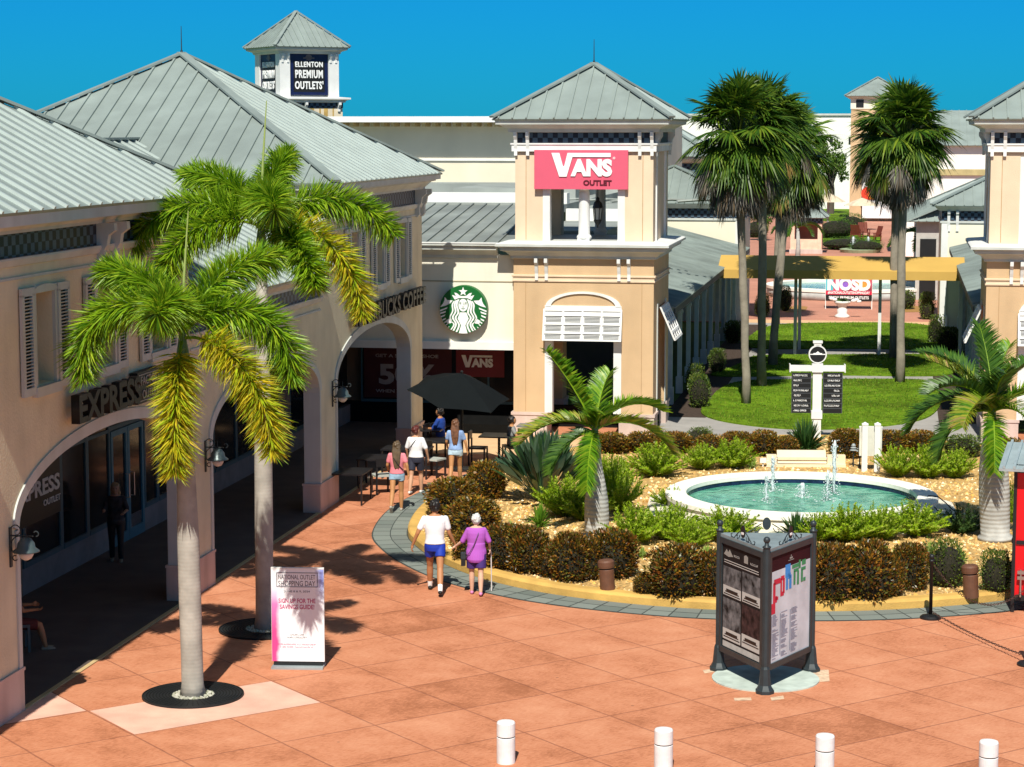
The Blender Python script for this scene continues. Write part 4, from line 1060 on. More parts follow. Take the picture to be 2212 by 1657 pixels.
w = MB(); w.box(-hw, hw, -hw, hw, 4.0, 9.85); w.build('wall', mat('stained_cream', (0.72, 0.62, 0.46), 0.9, var=0.1, scale=1.5, var2=0.1), SG)
w = MB()
for x, wd in ((-0.62, 0.10), (-0.1, 0.26), (0.42, 0.08), (0.66, 0.2), (1.1, 0.07)): w.box(x, x + wd, -hw - 0.006, -hw, 8.9, 9.62)
w.build('rust_stain', mat('ochre_stain', (0.46, 0.30, 0.09), 0.9, var=0.3, scale=4), SG)
w = MB(); w.box(-hw - 0.02, hw + 0.02, -hw - 0.02, hw + 0.02, 9.60, 9.86); w.build('lattice_frieze', lattice, SG)
w = MB(); w.ring(-hw, hw, -hw, hw, [(0, 9.84), (0.1, 9.86), (0.14, 9.95), (0.3, 10.0), (0.3, 10.08), (-0.15, 10.12)], cap=True); w.build('ledge', white, SG)
for x in (-1.5, -0.35, 1.35):
    br = MB(); bracket(br, x, x + 0.12, -hw - 0.02, 9.86, 0.42, 0.2); br.build('bracket', white, SG)
h2 = 1.5
w = MB()
for a, b in ((-h2, -0.98), (0.98, h2)):
    for c, d_ in ((-h2, -0.98), (0.98, h2)): w.box(a, b, c, d_, 10.1, 12.25)
w.box(-1.2, 1.2, -1.2, 1.2, 10.1, 12.2); w.build('corner_post', white, SG)
w = MB(); w.ring(-h2, h2, -h2, h2, [(0, 12.1), (0.06, 12.12), (0.1, 12.22), (0.32, 12.3), (0.34, 12.42), (0.1, 12.44)], cap=True); w.build('cornice', trimg, SG)
for x in (-1.42, -1.14, 1.02, 1.30):
    br = MB(); bracket(br, x, x + 0.1, -h2, 12.12, 0.42, 0.13); br.build('bracket', white, SG)
pyramid(SG, (0, 0, 0), -1.92, 1.92, -1.92, 1.92, 12.42, (0, 0, 14.1), sp=0.3, finial=False, capw=0.16)
def outlet_sign(label, rz):
    S = thing('outlet_sign', label, 'sign', Vector((tp.x - 0.02, 104.0, 10.2)), ROTT + RAD(2) + rz)
    w = MB(); w.box(-0.98, 0.98, -1.42, -1.3, 0.0, 2.0); w.box(-0.98, 0.98, -1.36, -1.3, 2.0, 2.1); w.build('board', navy, S)
    blk = MB(); blk.box(-0.78, 0.8, -1.43, -1.421, 0.14, 1.58); blk.build('letter_backing', blackl, S)
    for s_, wd, ht, z in (('ELLENTON', 1.4, 0.26, 1.42), ('PREMIUM', 1.4, 0.38, 0.97), ("OUTLETS'", 1.44, 0.38, 0.46)):
        text('lettering', s_, wd, ht, 0.03, whitel, S, Vector((0, -1.43, z)), (1, 0, 0), 0.03, sp=1.12)
    e = MB(); e.M = Matrix.Translation((0, -1.42, 1.74)) @ Matrix.Rotation(RAD(90), 4, 'X')
    e.lathe([(0.16, 0), (0.16, 0.02)], 16, sy=0.9); e.box(-0.28, 0.28, -0.06, 0.0, 0.0, 0.02); e.build('emblem', mat('emblem_brown', (0.16, 0.12, 0.12), 0.5), S)
outlet_sign('navy sign with white letters on the front face of the lookout tower', 0)
outlet_sign('navy sign seen at a slant on the left face of the lookout tower', RAD(-90))
# ================================================================== COVERED WALKS ALONG THE LAWN
def gallery(tp_, te, tw_, s0, s1, ze, zw, label, sd):
    A = sthing('covered_walk', label, 'building', tp_, s0); off = (tp_, s0, 0)
    r = MB(off); r.slope([(te, s0, ze), (te, s1, ze), (tw_, s1, zw), (tw_, s0, zw)], (sd, 0, -0.25), 0.34); r.build('roof', mat('walk_roof_metal', (0.30, 0.35, 0.33), 0.5, 0.25, var=0.15, scale=1.2, var2=0.3, scale2=0.4), A)
    g = MB(off); g.box(min(te, te - sd * 0.06), max(te, te - sd * 0.06), s0, s1, ze - 0.2, ze - 0.02)
    g.build('gutter', mat('dark_gutter', (0.05, 0.06, 0.065), 0.6), A)
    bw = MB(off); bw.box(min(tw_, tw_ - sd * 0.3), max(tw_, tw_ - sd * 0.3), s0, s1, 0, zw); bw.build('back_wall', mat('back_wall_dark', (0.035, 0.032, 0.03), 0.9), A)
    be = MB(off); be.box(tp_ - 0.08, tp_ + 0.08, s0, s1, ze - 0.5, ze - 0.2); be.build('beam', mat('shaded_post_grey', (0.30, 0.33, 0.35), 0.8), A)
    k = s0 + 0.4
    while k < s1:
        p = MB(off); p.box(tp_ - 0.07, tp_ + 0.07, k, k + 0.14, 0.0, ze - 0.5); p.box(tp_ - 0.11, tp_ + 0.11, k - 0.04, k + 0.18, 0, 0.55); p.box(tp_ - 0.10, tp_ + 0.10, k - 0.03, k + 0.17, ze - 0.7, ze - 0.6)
        p.build('post', mat('walk_post_white', (0.62, 0.64, 0.64), 0.8), A); k += 3.0
gallery(-7.0, -6.5, -10.6, 64.6, 97.4, 3.35, 4.38, 'long covered walk with grey posts and a sloping metal roof left of the lawn', 1)
gallery(2.7, 2.2, 6.6, 65.3, 96.5, 3.50, 4.6, 'long covered walk with grey posts and a sloping metal roof right of the lawn', -1)
# ================================================================== YELLOW AWNING BRIDGE
AW = sthing('canopy', 'long yellow fabric canopy spanning the lawn between the two covered walks', 'canopy', -2.1, 83.0)
off = (-2.1, 83.0, 0)
yel = mat('yellow_canvas', (0.58, 0.36, 0.085), 0.8, var=0.04, scale=1.5, var2=0.08)
w = MB(off); a0, a1 = -6.75, 2.5
w.poly([(a0, 82.9, 3.32), (a1, 82.9, 3.32), (a1, 84.6, 3.78), (a0, 84.6, 3.78)])
w.poly([(a0, 86.4, 3.32), (a0, 84.6, 3.78), (a1, 84.6, 3.78), (a1, 86.4, 3.32)])
w.box(a0, a1, 82.88, 82.91, 3.0, 3.325); w.box(a0, a1, 86.38, 86.41, 3.0, 3.32)
for x in (a0, a1 - 0.02): w.poly([(x, 82.9, 3.0), (x, 86.4, 3.0), (x, 86.4, 3.32), (x, 84.6, 3.78), (x, 82.9, 3.32)])
w.build('canvas', yel, AW)
for i, (u, s) in enumerate(((-3.83, 84.0), (-3.75, 85.9), (-0.63, 84.0), (2.4, 84.2))):
    p = MB(off); p.box(u - 0.06, u + 0.06, s, s + 0.12, 0, 3.1); p.build('post', white if i != 0 else trimg, AW)
# ================================================================== BACKGROUND HOUSES
def house(label, t0, t1, s0, s1, zw, ze, za, edge, corner_br=False):
    A = sthing('shop_building', label, 'building', t0, s0); off = (t0, s0, 0)
    w = MB(off); w.box(t0, t1, s0, s1, 0, zw - 0.52); w.build('wall', mat('pale_cream_wall', (0.82, 0.76, 0.60), 0.9, var=0.03, scale=0.7, var2=0.06), A)
    w = MB(off); w.box(t0 + 0.01, t1 - 0.01, s0 + 0.01, s1, zw - 0.52, zw - 0.05); w.build('lattice_frieze', lattice, A)
    w = MB(off); w.ring(t0, t1, s0, s1, [(-0.05, zw - 0.08), (0.12, zw - 0.06), (0.3, zw + 0.12), (0.4, ze), (0.1, ze + 0.01)], cap=True)
    w.ring(t0, t1, s0, s1, [(0, zw - 0.62), (0.06, zw - 0.6), (0.06, zw - 0.52), (0, zw - 0.51)]); w.build('cornice', trimg, A)
    w = MB(off); x = edge; w.box(x - 0.14, x + 0.14, s0 - 0.06, s0 + 0.2, 0, zw - 0.62); w.box(x - 0.2, x + 0.2, s0 - 0.1, s0 + 0.24, 0, 0.5); w.build('corner_post', white, A)
    if corner_br:
        for x in (t0 + 0.25, t0 + 0.62):
            br = MB(off); bracket(br, x, x + 0.12, s0, zw - 0.06, 0.9, 0.2); br.build('bracket', white, A)
    pyramid(A, off, t0 - 0.45, t1 + 0.45, s0 - 0.45, s1 + 0.45, ze + 0.02, ((t0 + t1) / 2, (s0 + s1) / 2, za), finial=False)
    return A
house('cream building with a lattice frieze behind the palms at the left end of the lawn', -13.6, -6.9, 98.0, 103.5, 5.15, 5.3, 6.9, -7.05)
house('cream building with a lattice frieze and paired brackets at the right end of the lawn', 1.85, 8.8, 97.0, 102.5, 5.15, 5.3, 7.15, 2.0, True)
# peach two storey house behind the left one
A = sthing('shop_building', 'peach two storey building with a shuttered window behind the left palms', 'building', -16, 112); off = (-16, 112, 0)
w = MB(off); w.box(-19, -9.9, 112, 118, 0, 6.9, 0); w.build('wall', peach, A)
w = MB(off); w.box(-19.02, -9.88, 111.98, 118, 6.38, 6.88); w.build('lattice_frieze', lattice, A)
w = MB(off); w.ring(-19, -9.9, 112, 118, [(0, 6.86), (0.3, 6.95), (0.5, 7.1), (0.5, 7.2), (0.1, 7.22)], cap=True); w.build('cornice', trimg, A)
pyramid(A, off, -19.6, -9.3, 111.4, 118.6, 7.22, (-14.4, 115.2, 10.2), finial=False)
w = MB(off); w.box(-11.9, -11.3, 111.96, 112.0, 4.3, 5.75, 1); w.box(-12.05, -11.9, 111.93, 112, 4.2, 5.85); w.box(-11.3, -11.15, 111.93, 112, 4.2, 5.85); w.box(-11.9, -11.3, 111.93, 112, 5.75, 5.87)
w.build('window', [white, black], A)
for x in (-12.55, -11.1):
    w = MB(off); w.box(x, x + 0.5, 111.9, 111.95, 4.2, 5.8); w.build('shutter', white, A)
# right hand far buildings
A = sthing('shop_building', 'pale building with a tall grey metal roof behind the right hand palms', 'building', 2, 150); off = (2, 150, 0)
w = MB(off); w.box(0.0, 16, 150, 152, 0, 7.6); w.build('wall', mat('white_render', (0.82, 0.80, 0.74), 0.9, var=0.03), A)
w = MB(off); w.slope([(-0.3, 149.5, 7.5), (16, 149.5, 7.5), (16, 153.5, 9.85), (-0.3, 153.5, 9.85)], (0, 1, 0.55), 0.5); w.build('roof', roofm, A)
w = MB(off); w.box(0.2, 16, 149.8, 149.99, 5.5, 5.9); w.build('band', mat('khaki_band', (0.45, 0.37, 0.18), 0.9), A)
A = sthing('shop_building', 'low grey roofed wing in shade right of the second fountain', 'building', 1.6, 106); off = (1.6, 106, 0)
w = MB(off); w.box(0.9, 8, 112, 128, 0, 4.0); w.build('wall', mat('grey_render', (0.45, 0.43, 0.40), 0.9), A)
w = MB(off); w.slope([(0.4, 111.5, 4.0), (0.4, 128, 4.0), (5, 128, 6.0), (5, 111.5, 6.0)], (1, 0, 0.4), 0.4); w.slope([(0.4, 111.5, 4.0), (8, 111.5, 4.0), (5, 114, 6.0), (5, 114, 6.0)][:3], (0, 1, 0.8), 0.4); w.build('roof', roofm, A)
w = MB(off); w.box(1.1, 1.9, 111.95, 112, 0, 3.1); w.build('door', black, A)
A = sthing('warehouse', 'white warehouse with small square windows far behind the lawn palms', 'building', -8, 236); off = (-8, 236, 0)
w = MB(off); w.box(-24, 3.5, 236, 240, 0, 9.95); w.build('wall', mat('white_render', (0.82, 0.80, 0.74), 0.9, var=0.03), A)
w = MB(off); w.box(-24.2, 3.7, 235.8, 240.2, 9.95, 10.15); w.build('parapet', trimg, A)
for x in (-10.2, -8.9, -7.4, -5.4):
    w = MB(off); w.box(x, x + 0.35, 235.95, 236, 6.9, 7.7); w.build('window', black, A)
A = sthing('apple_tower', 'distant peach tower with a red apple sign at its foot', 'tower', -4.3, 206.5); off = (-4.3, 206.5, 0)
w = MB(off); w.box(-4.55, 0.2, 206.5, 211, 0, 10.4); w.build('wall', peach, A)
w = MB(off); w.box(-4.6, 0.25, 206.45, 211.05, 10.4, 11.3); w.build('cream_band', cream, A)
w = MB(off); w.box(-4.1, -3.4, 206.40, 206.45, 10.55, 11.25); w.build('window', black, A)
w = MB(off); w.ring(-4.55, 0.2, 206.5, 211, [(0, 11.25), (0.3, 11.4), (0.55, 11.55), (0.1, 11.6)], cap=True); w.build('cornice', trimg, A)
pyramid(A, off, -5.15, 0.8, 205.9, 211.6, 11.6, (-2.17, 208.75, 13.35), finial=False)
A = sthing('restaurant_sign', 'white billboard with a red apple at the foot of the distant tower', 'sign', -2.2, 205.8, 1.9); off = (-2.2, 205.8, 1.9)
w = MB(off); w.box(-3.4, 3.2, 205.6, 205.75, 0.3, 3.9); w.build('board', whitel, A)
w = MB(); w.M = Matrix.Translation((-0.35, -0.22, 0.7)) @ Matrix.Rotation(RAD(90), 4, 'X'); w.lathe([(0.62, 0.0), (0.62, 0.05)], 24, (-0.3, 0, 0)); w.lathe([(0.6, 0.0), (0.6, 0.045)], 24, (0.35, 0.05, 0)); w.build('apple', mat('apple_red', (0.7, 0.05, 0.02), 0.5), A)
w = MB(); w.M = Matrix.Translation((-0.35, -0.30, 0.6)) @ Matrix.Rotation(RAD(90), 4, 'X'); w.lathe([(0.36, 0.0), (0.36, 0.02)], 20, (0.1, -0.1, 0)); w.build('apple_highlight', mat('apple_orange', (0.85, 0.30, 0.02), 0.5), A)
# little kiosk house
A = sthing('garden_kiosk', 'small peach kiosk with an open counter and grey hipped roof beyond the second fountain', 'kiosk', -6.3, 152); off = (-6.3, 152, 0)
w = MB(off); x0, x1, y0, y1 = -7.35, -5.2, 152, 154.1
for a, b in ((x0, x0 + 0.28), (x1 - 0.28, x1)):
    for c, d_ in ((y0, y0 + 0.28), (y1 - 0.28, y1)): w.box(a, b, c, d_, 0, 2.1)
w.box(x0 + 0.28, x1 - 0.28, y0 + 0.05, y0 + 0.2, 0, 1.0); w.box(x0 + 0.28, x1 - 0.28, y1 - 0.2, y1 - 0.05, 0, 2.1, 1)
w.box(x0, x0 + 0.2, y0 + 0.28, y1 - 0.28, 0, 2.1, 1); w.build('wall', [mat('kiosk_pink', (0.78, 0.52, 0.38), 0.9), mat('kiosk_brick_red', (0.40, 0.17, 0.11), 0.9)], A)
w = MB(off); w.box(x0 - 0.02, x1 + 0.02, y0 - 0.02, y1 + 0.02, 2.1, 2.45); w.build('lattice_frieze', lattice, A)
w = MB(off); w.box(x0 - 0.06, x1 + 0.06, y0 - 0.06, y0 + 0.35, 0.0, 0.3); w.build('plinth', pinkst, A)
pyramid(A, off, x0 - 0.4, x1 + 0.4, y0 - 0.4, y1 + 0.4, 2.5, ((x0 + x1) / 2, (y0 + y1) / 2, 3.8), finial=False)
# ================================================================== FOUNTAINS
stone = mat('pool_stone', (0.80, 0.74, 0.60), 0.85, var=0.06, scale=2.5, bump=0.3, bscale=30, var2=0.15, scale2=1.5)
stonetop = mat('pool_rim_stone', (0.86, 0.83, 0.74), 0.8, var=0.04, scale=2.5, bump=0.2, bscale=30)
def watermat(name, c0, c1, sc):
    m = bpy.data.materials.new(name); m.use_nodes = True; nt = m.node_tree; b = nt.nodes['Principled BSDF']
    tc = nd(nt, 'ShaderNodeTexCoord'); n = nd(nt, 'ShaderNodeTexNoise'); n.inputs['Scale'].default_value = sc; n.inputs['Detail'].default_value = 6; n.inputs['Distortion'].default_value = 1.5
    nt.links.new(tc.outputs['Object'], n.inputs[0]); r = nd(nt, 'ShaderNodeValToRGB'); r.color_ramp.elements[0].position = 0.35; r.color_ramp.elements[1].position = 0.68
    r.color_ramp.elements[0].color = list(c0) + [1]; r.color_ramp.elements[1].color = list(c1) + [1]
    nt.links.new(n.outputs[0], r.inputs[0]); nt.links.new(r.outputs[0], b.inputs['Base Color']); b.inputs['Roughness'].default_value = 0.12
    n2 = nd(nt, 'ShaderNodeTexNoise'); n2.inputs['Scale'].default_value = sc * 4; n2.inputs['Detail'].default_value = 4; nt.links.new(tc.outputs['Object'], n2.inputs[0])
    bp = nd(nt, 'ShaderNodeBump'); bp.inputs['Strength'].default_value = 0.7; bp.inputs['Distance'].default_value = 0.04
    nt.links.new(n2.outputs[0], bp.inputs['Height']); nt.links.new(bp.outputs[0], b.inputs['Normal']); return m
wmat = watermat('pool_water', (0.025, 0.22, 0.14), (0.20, 0.54, 0.38), 1.9)
spraym = mat('white_water_spray', (0.85, 0.92, 0.95), 0.25, trans=0.35, var=0.05, scale=20, bump=0.6, bscale=30)
FR = 3.0
FN = thing('fountain', 'round white stone fountain pool with green water in the planted island', 'fountain', (FC.x, FC.y, 0))
b = MB(); b.lathe([(3.55, 0.12), (3.62, 0.2), (3.5, 0.24), (FR + 0.02, 0.26)], 10, a0=0.2); b.build('stone_apron', stone, FN)
def ringl(prof, n=80):
    b = MB(); rings = []
    for r, z in prof: rings.append([b.P((r * math.cos(2 * math.pi * k / n), r * math.sin(2 * math.pi * k / n), z)) for k in range(n)])
    for A, B in zip(rings, rings[1:] + rings[:1]):
        for k in range(n): b.f.append([A[k], A[(k + 1) % n], B[(k + 1) % n], B[k]]); b.m.append(0)
    return b
ringl([(FR + 0.05, 0.0), (FR - 0.02, 0.42), (2.62, 0.42), (2.62, 0.0)]).build('pool_wall', stone, FN, True)
ringl([(FR, 0.425), (FR + 0.04, 0.44), (FR + 0.04, 0.53), (FR, 0.555), (2.60, 0.555), (2.57, 0.53), (2.57, 0.44), (2.6, 0.425)]).build('coping', stonetop, FN)
ringl([(2.612, 0.30), (2.612, 0.424), (2.585, 0.424), (2.585, 0.30)]).build('tile_band', mat('navy_tile', (0.01, 0.02, 0.06), 0.25, var=0.5, scale=9), FN)
b = MB(); b.lathe([(2.61, 0.2), (2.61, 0.34)], 64); b.build('water', wmat, FN)
def spray(mb, x, y, h, r, z=0.33, lean=0.0, falling=True):
    n = 10; P = [(x + lean * (i / n) ** 2 + rnd.uniform(-.012, .012), y + rnd.uniform(-.012, .012), z + h * i / n) for i in range(n + 1)]
    mb.tube(P, [r * (0.35 + 0.35 * rnd.random() + 0.4 * i / n) for i in range(n)] + [r * 0.3], 7)
    for k in range(int(150 * h) + 20):
        a = rnd.uniform(0, 6.28); q = rnd.random(); rr = r * rnd.uniform(0.8, 2.6) * (0.4 + q)
        mb.ball((x + lean * q + rr * math.cos(a), y + rr * math.sin(a), z + h * rnd.uniform(0.1, 1.0) * (0.9 if q > .5 else 1)), rnd.uniform(0.005, 0.017), 5, 3)
    for k in range(26):
        a = rnd.uniform(0, 6.28); rr = rnd.uniform(0.05, 0.32); mb.ball((x + rr * math.cos(a), y + rr * math.sin(a), z + rnd.uniform(0.01, 0.05)), rnd.uniform(0.008, 0.03), 6, 4, sz=0.4)
k0 = 4700 / 48.5
for u, v, h, r in ((1733, 1073, 0.33, 0.075), (1655, 1083, 0.62, 0.035), (1669, 1062, 0.85, 0.05), (1787, 1082, 0.72, 0.035), (1801, 1066, 1.25, 0.055)):
    p = G(u, v, 0.34); b = MB(); spray(b, p.x - FC.x, p.y - FC.y, h, r); b.build('water_jet', spraym, FN, True)
F2P = G(1835, 619, 0.45)
F2 = thing('fountain', 'second round pool with white rim and turquoise water beyond the yellow canopy', 'fountain', (F2P.x, F2P.y, 0))
ringl([(4.3, 0.0), (4.3, 0.42), (3.8, 0.42), (3.8, 0)]).build('pool_wall', mat('grey_pool_wall', (0.42, 0.43, 0.42), 0.85), F2, True)
ringl([(4.34, 0.42), (4.34, 0.56), (3.7, 0.56), (3.7, 0.42)]).build('coping', stonetop, F2)
b = MB(); b.lathe([(3.8, 0.2), (3.8, 0.42)], 64); b.build('water', watermat('turquoise_water', (0.02, 0.20, 0.22), (0.10, 0.42, 0.42), 0.8), F2)
p = G(1858, 545, 0)
b3 = thing('small_fountain', 'low bubbling fountain in front of the clipped hedge far away', 'fountain', (p.x, p.y, 0))
b = MB(); b.lathe([(1.35, 0.0), (1.45, 0.22), (1.3, 0.25), (0.02, 0.2)], 24); b.build('basin', mat('mossy_basin', (0.30, 0.36, 0.22), 0.8), b3)
b = MB()
for x in (-0.5, 0.55): spray(b, x, 0, 0.9, 0.10, 0.2)
b.build('water_jet', spraym, b3, True)
hs = thing('hose', 'black hose trailing over the right edge of the fountain rim', 'hose', (FC.x, FC.y, 0)); b = MB()
b.tube([(2.75, -0.55, .57), (2.95, -0.65, .57), (3.1, -0.75, .45), (3.25, -0.9, .3), (3.5, -0.8, .27), (3.3, -1.2, .27), (2.9, -1.35, .29), (2.75, -1.25, .45)], 0.013, 6); b.build('hose_line', black, hs)
# stone ledge behind the pool
p = G(1731, 1006, GZ)
ST = thing('stone_bench', 'long cream stone bench behind the fountain pool', 'bench', (p.x, p.y, 0), RAD(-2))
b = MB(); b.box(-0.62, 0.62, -0.18, 0.24, 0.30, 0.36); b.poly([(-0.62, -0.2, 0.22), (0.62, -0.2, 0.22), (0.62, 0.1, 0.52), (-0.62, 0.1, 0.52)]); b.poly([(-0.62, 0.1, 0.52), (0.62, 0.1, 0.52), (0.62, 0.1, 0.1), (-0.62, 0.1, 0.1)]); b.poly([(-0.62, -0.2, 0.22), (-0.62, 0.1, 0.52), (-0.62, 0.1, 0.1), (-0.62, -0.2, 0.1)]); b.build('back_slab', mat('cream_stone', (0.78, 0.64, 0.44), 0.85, var=0.08, scale=2), ST)
b = MB()
for x0, x1 in ((-0.9, -0.64), (0.64, 1.1)): b.box(x0, x1, -0.16, 0.05, 0.12, 0.42)
b.box(-0.9, 1.1, -0.26, -0.12, 0.12, 0.2); b.build('seat', mat('cream_stone', (0.78, 0.64, 0.44), 0.85), ST)
# ================================================================== PLANTS
crotonm = leafmat('croton_leaf', [(0.02, 0.03, 0.006), (0.10, 0.045, 0.008), (0.04, 0.06, 0.008), (0.30, 0.09, 0.01), (0.03, 0.05, 0.008), (0.48, 0.22, 0.02), (0.08, 0.025, 0.008), (0.15, 0.16, 0.015), (0.04, 0.04, 0.008)], 0.4, 0.25, 0.5)
brightcroton = leafmat('bright_croton_leaf', [(0.02, 0.035, 0.006), (0.14, 0.08, 0.01), (0.07, 0.10, 0.01), (0.36, 0.12, 0.012), (0.05, 0.07, 0.01), (0.50, 0.27, 0.03), (0.16, 0.05, 0.01), (0.26, 0.26, 0.025)], 0.4, 0.25, 0.5)
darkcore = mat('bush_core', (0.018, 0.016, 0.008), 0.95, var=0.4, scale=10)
greenm = leafmat('shrub_leaf', [(0.03, 0.07, 0.012), (0.07, 0.14, 0.02), (0.13, 0.20, 0.025), (0.20, 0.23, 0.04), (0.05, 0.09, 0.02)], 0.4, 0.3, 0.5)
fernm = leafmat('fern_leaf', [(0.12, 0.24, 0.006), (0.26, 0.42, 0.012), (0.42, 0.56, 0.02), (0.32, 0.48, 0.015), (0.55, 0.55, 0.14)], 0.6, 0.4)
strapm = leafmat('strap_leaf', [(0.012, 0.05, 0.012), (0.03, 0.09, 0.02), (0.07, 0.15, 0.03), (0.05, 0.11, 0.035)], 0.35, 0.2, 0.6)
birdm = leafmat('bird_leaf', [(0.015, 0.045, 0.025), (0.04, 0.09, 0.045), (0.12, 0.18, 0.11), (0.025, 0.06, 0.025), (0.06, 0.14, 0.03)], 0.35, 0.15, 0.6)
spidm = leafmat('spider_leaf', [(0.18, 0.34, 0.03), (0.32, 0.46, 0.08), (0.50, 0.58, 0.20), (0.12, 0.26, 0.03)], 0.5, 0.35)
PROTO = {}
def mound(kind, n, leaf, seed, m, flat=1.0):
    """leafy mound, unit half width, unit height"""
    r_ = random.Random(seed); mb = MB(); core = MB()
    core.ball((0, 0, 0.42), 0.80, 14, 10, sz=0.58)
    bumps = [(r_.uniform(-.6, .6), r_.uniform(-.6, .6), r_.uniform(0.35, 0.75), r_.uniform(0.3, 0.48)) for _ in range(9)] + [(0, 0, 0.45, 0.8)]
    c = 0
    while c < n:
        bx, by, bz, br = r_.choice(bumps) if r_.random() < 0.65 else bumps[-1]
        th, ph = r_.uniform(0, 6.28), math.acos(r_.uniform(-0.85, 1)); rr = br * r_.uniform(0.86, 1.08)
        d = Vector((math.sin(ph) * math.cos(th), math.sin(ph) * math.sin(th), math.cos(ph) * 0.8))
        p = Vector((bx, by, bz)) + d * rr
        if p.z < 0.02 or p.z > 1.04 or (p.xy.length > 1.02): continue
        dd = (d + Vector((r_.uniform(-.7, .7), r_.uniform(-.7, .7), r_.uniform(-.2, .9)))).normalized()
        sd = dd.cross(Vector((r_.uniform(-1, 1), r_.uniform(-1, 1), r_.uniform(-1, 1)))).normalized()
        L = leaf * r_.uniform(0.7, 1.3); wd = L * 0.46; dd.z *= 0.55; sd.z *= 0.55
        mb.f.append([mb.P(p), mb.P(p + dd * L * .5 + sd * wd / 2), mb.P(p + dd * L), mb.P(p + dd * L * .5 - sd * wd / 2)]); mb.m.append(0); c += 1
    return mb, core
def shrub(kindname, label, cat, loc, wd, ht, proto, rz=None, group=None):
    if proto not in PROTO:
        k, m, n, leaf, seed = proto
        a, b_ = mound(k, n, leaf, seed, m)
        PROTO[proto] = ((a, b_), None)
        t = thing(kindname, label, cat, loc, rz if rz is not None else rnd.uniform(0, 6.28), group)
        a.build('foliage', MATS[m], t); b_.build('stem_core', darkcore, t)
        t.scale = (wd / 2, wd / 2, ht); PROTO[proto] = t; return t
    t = copy_tree(PROTO[proto], loc, rnd.uniform(0, 6.28) if rz is None else rz, label, (wd / 2 * rnd.uniform(.95, 1.05), wd / 2, ht))
    t['category'] = cat
    if group: t['group'] = group
    return t
def size(u, v, wpx, hpx, z):
    p = G(u, v, z); k = p.y / F; return p, wpx * k, hpx * k
CR = [  # centre u, base v, width px, height px, label
    (975, 1122, 112, 78, 'red brown croton bush nearest the girl in the pink shirt'),
    (1048, 1082, 88, 76, 'croton bush between the cafe umbrella pole and the large bird of paradise plant'),
    (1022, 1172, 116, 86, 'orange tipped croton bush beyond the couple holding hands'),
    (1088, 1236, 100, 92, 'croton bush just right of the woman in purple'),
    (1143, 1244, 86, 96, 'croton bush between the woman in purple and the pale grass tuft'),
    (1232, 1262, 92, 100, 'dark croton bush just left of the nearer brown path light'),
    (1322, 1256, 108, 100, 'dark croton bush behind the nearer brown path light'),
    (1465, 1300, 118, 108, 'dark croton bush left of the map kiosk'),
    (1548, 1296, 90, 96, 'dark croton bush hidden half behind the map kiosk'),
    (1800, 1308, 108, 120, 'dark croton bush right of the map kiosk'),
    (1885, 1306, 112, 122, 'dark croton bush left of the black rope post'),
    (1972, 1280, 76, 96, 'dark croton bush behind the black rope post'),
    (1322, 982, 84, 40, 'red croton bush under the tower doorway palm fronds'),
    (1392, 980, 84, 40, 'red croton bush at the back, first right of the tower'),
    (1460, 982, 78, 42, 'red croton bush at the back left of the green tuft'),
    (1598, 982, 64, 44, 'croton bush at the back just behind the bright ferns'),
    (1655, 988, 74, 50, 'dark red croton bush at the back left of the strap leaved plant'),
    (1832, 992, 76, 58, 'croton bush between the strap leaved plant and the white post board'),
    (1932, 982, 74, 46, 'olive croton bush at the back first right of the white post board'),
    (1998, 982, 76, 44, 'olive croton bush at the back left of the bottle palm fronds'),
    (2180, 1005, 80, 50, 'croton bush at the right edge behind the red booth'),
    (1012, 1216, 70, 60, 'small low croton tuft between the couple and the island hedge'), (1190, 1250, 66, 64, 'low croton tuft in the gap right of the woman in purple'), (1278, 1256, 60, 84, 'narrow croton tuft filling the gap behind the nearer path light'), (1395, 1290, 54, 44, 'low croton tuft between the nearer path light and the map kiosk'), (1928, 1296, 60, 84, 'narrow croton tuft filling the gap by the rope post'), (1534, 985, 60, 40, 'croton tuft at the back below the lawn edge'), (1702, 990, 56, 42, 'croton tuft touching the left side of the strap leaved plant'), (1752, 1240, 70, 50, 'croton tuft showing just right of the kiosk roof'),
]
for i, (u, v, wp, hp, l) in enumerate(CR):
    p, wd, ht = size(u, v, wp, hp, GZ)
    shrub('croton_bush', l, 'bush', p + Vector((0, wd * 0.46, 0)), wd * 1.12, ht * 1.0, ('c', 'croton_leaf' if 3 <= i <= 11 or 21 < i < 26 else 'bright_croton_leaf', 4800, 0.15, 3 + i % 3), None, 'croton bushes round the planted island')
for i, (u, v, wp, hp, l) in enumerate([(2050, 1272, 88, 100, 'yellow green shrub left of the farther brown path light'), (2155, 1285, 70, 90, 'green shrub between the farther brown path light and the red booth'), (1512, 962, 62, 34, 'grey green shrub behind the ferns near the lawn edge'), (2085, 990, 90, 44, 'grey green shrub under the right bottle palm fronds')]):
    p, wd, ht = size(u, v, wp, hp, GZ); shrub('green_shrub', l, 'bush', p + Vector((0, wd * .35, 0)), wd * 1.1, ht, ('g', 'shrub_leaf', 2600, 0.13, 21 + i % 2), None, 'green shrubs in the planted island')
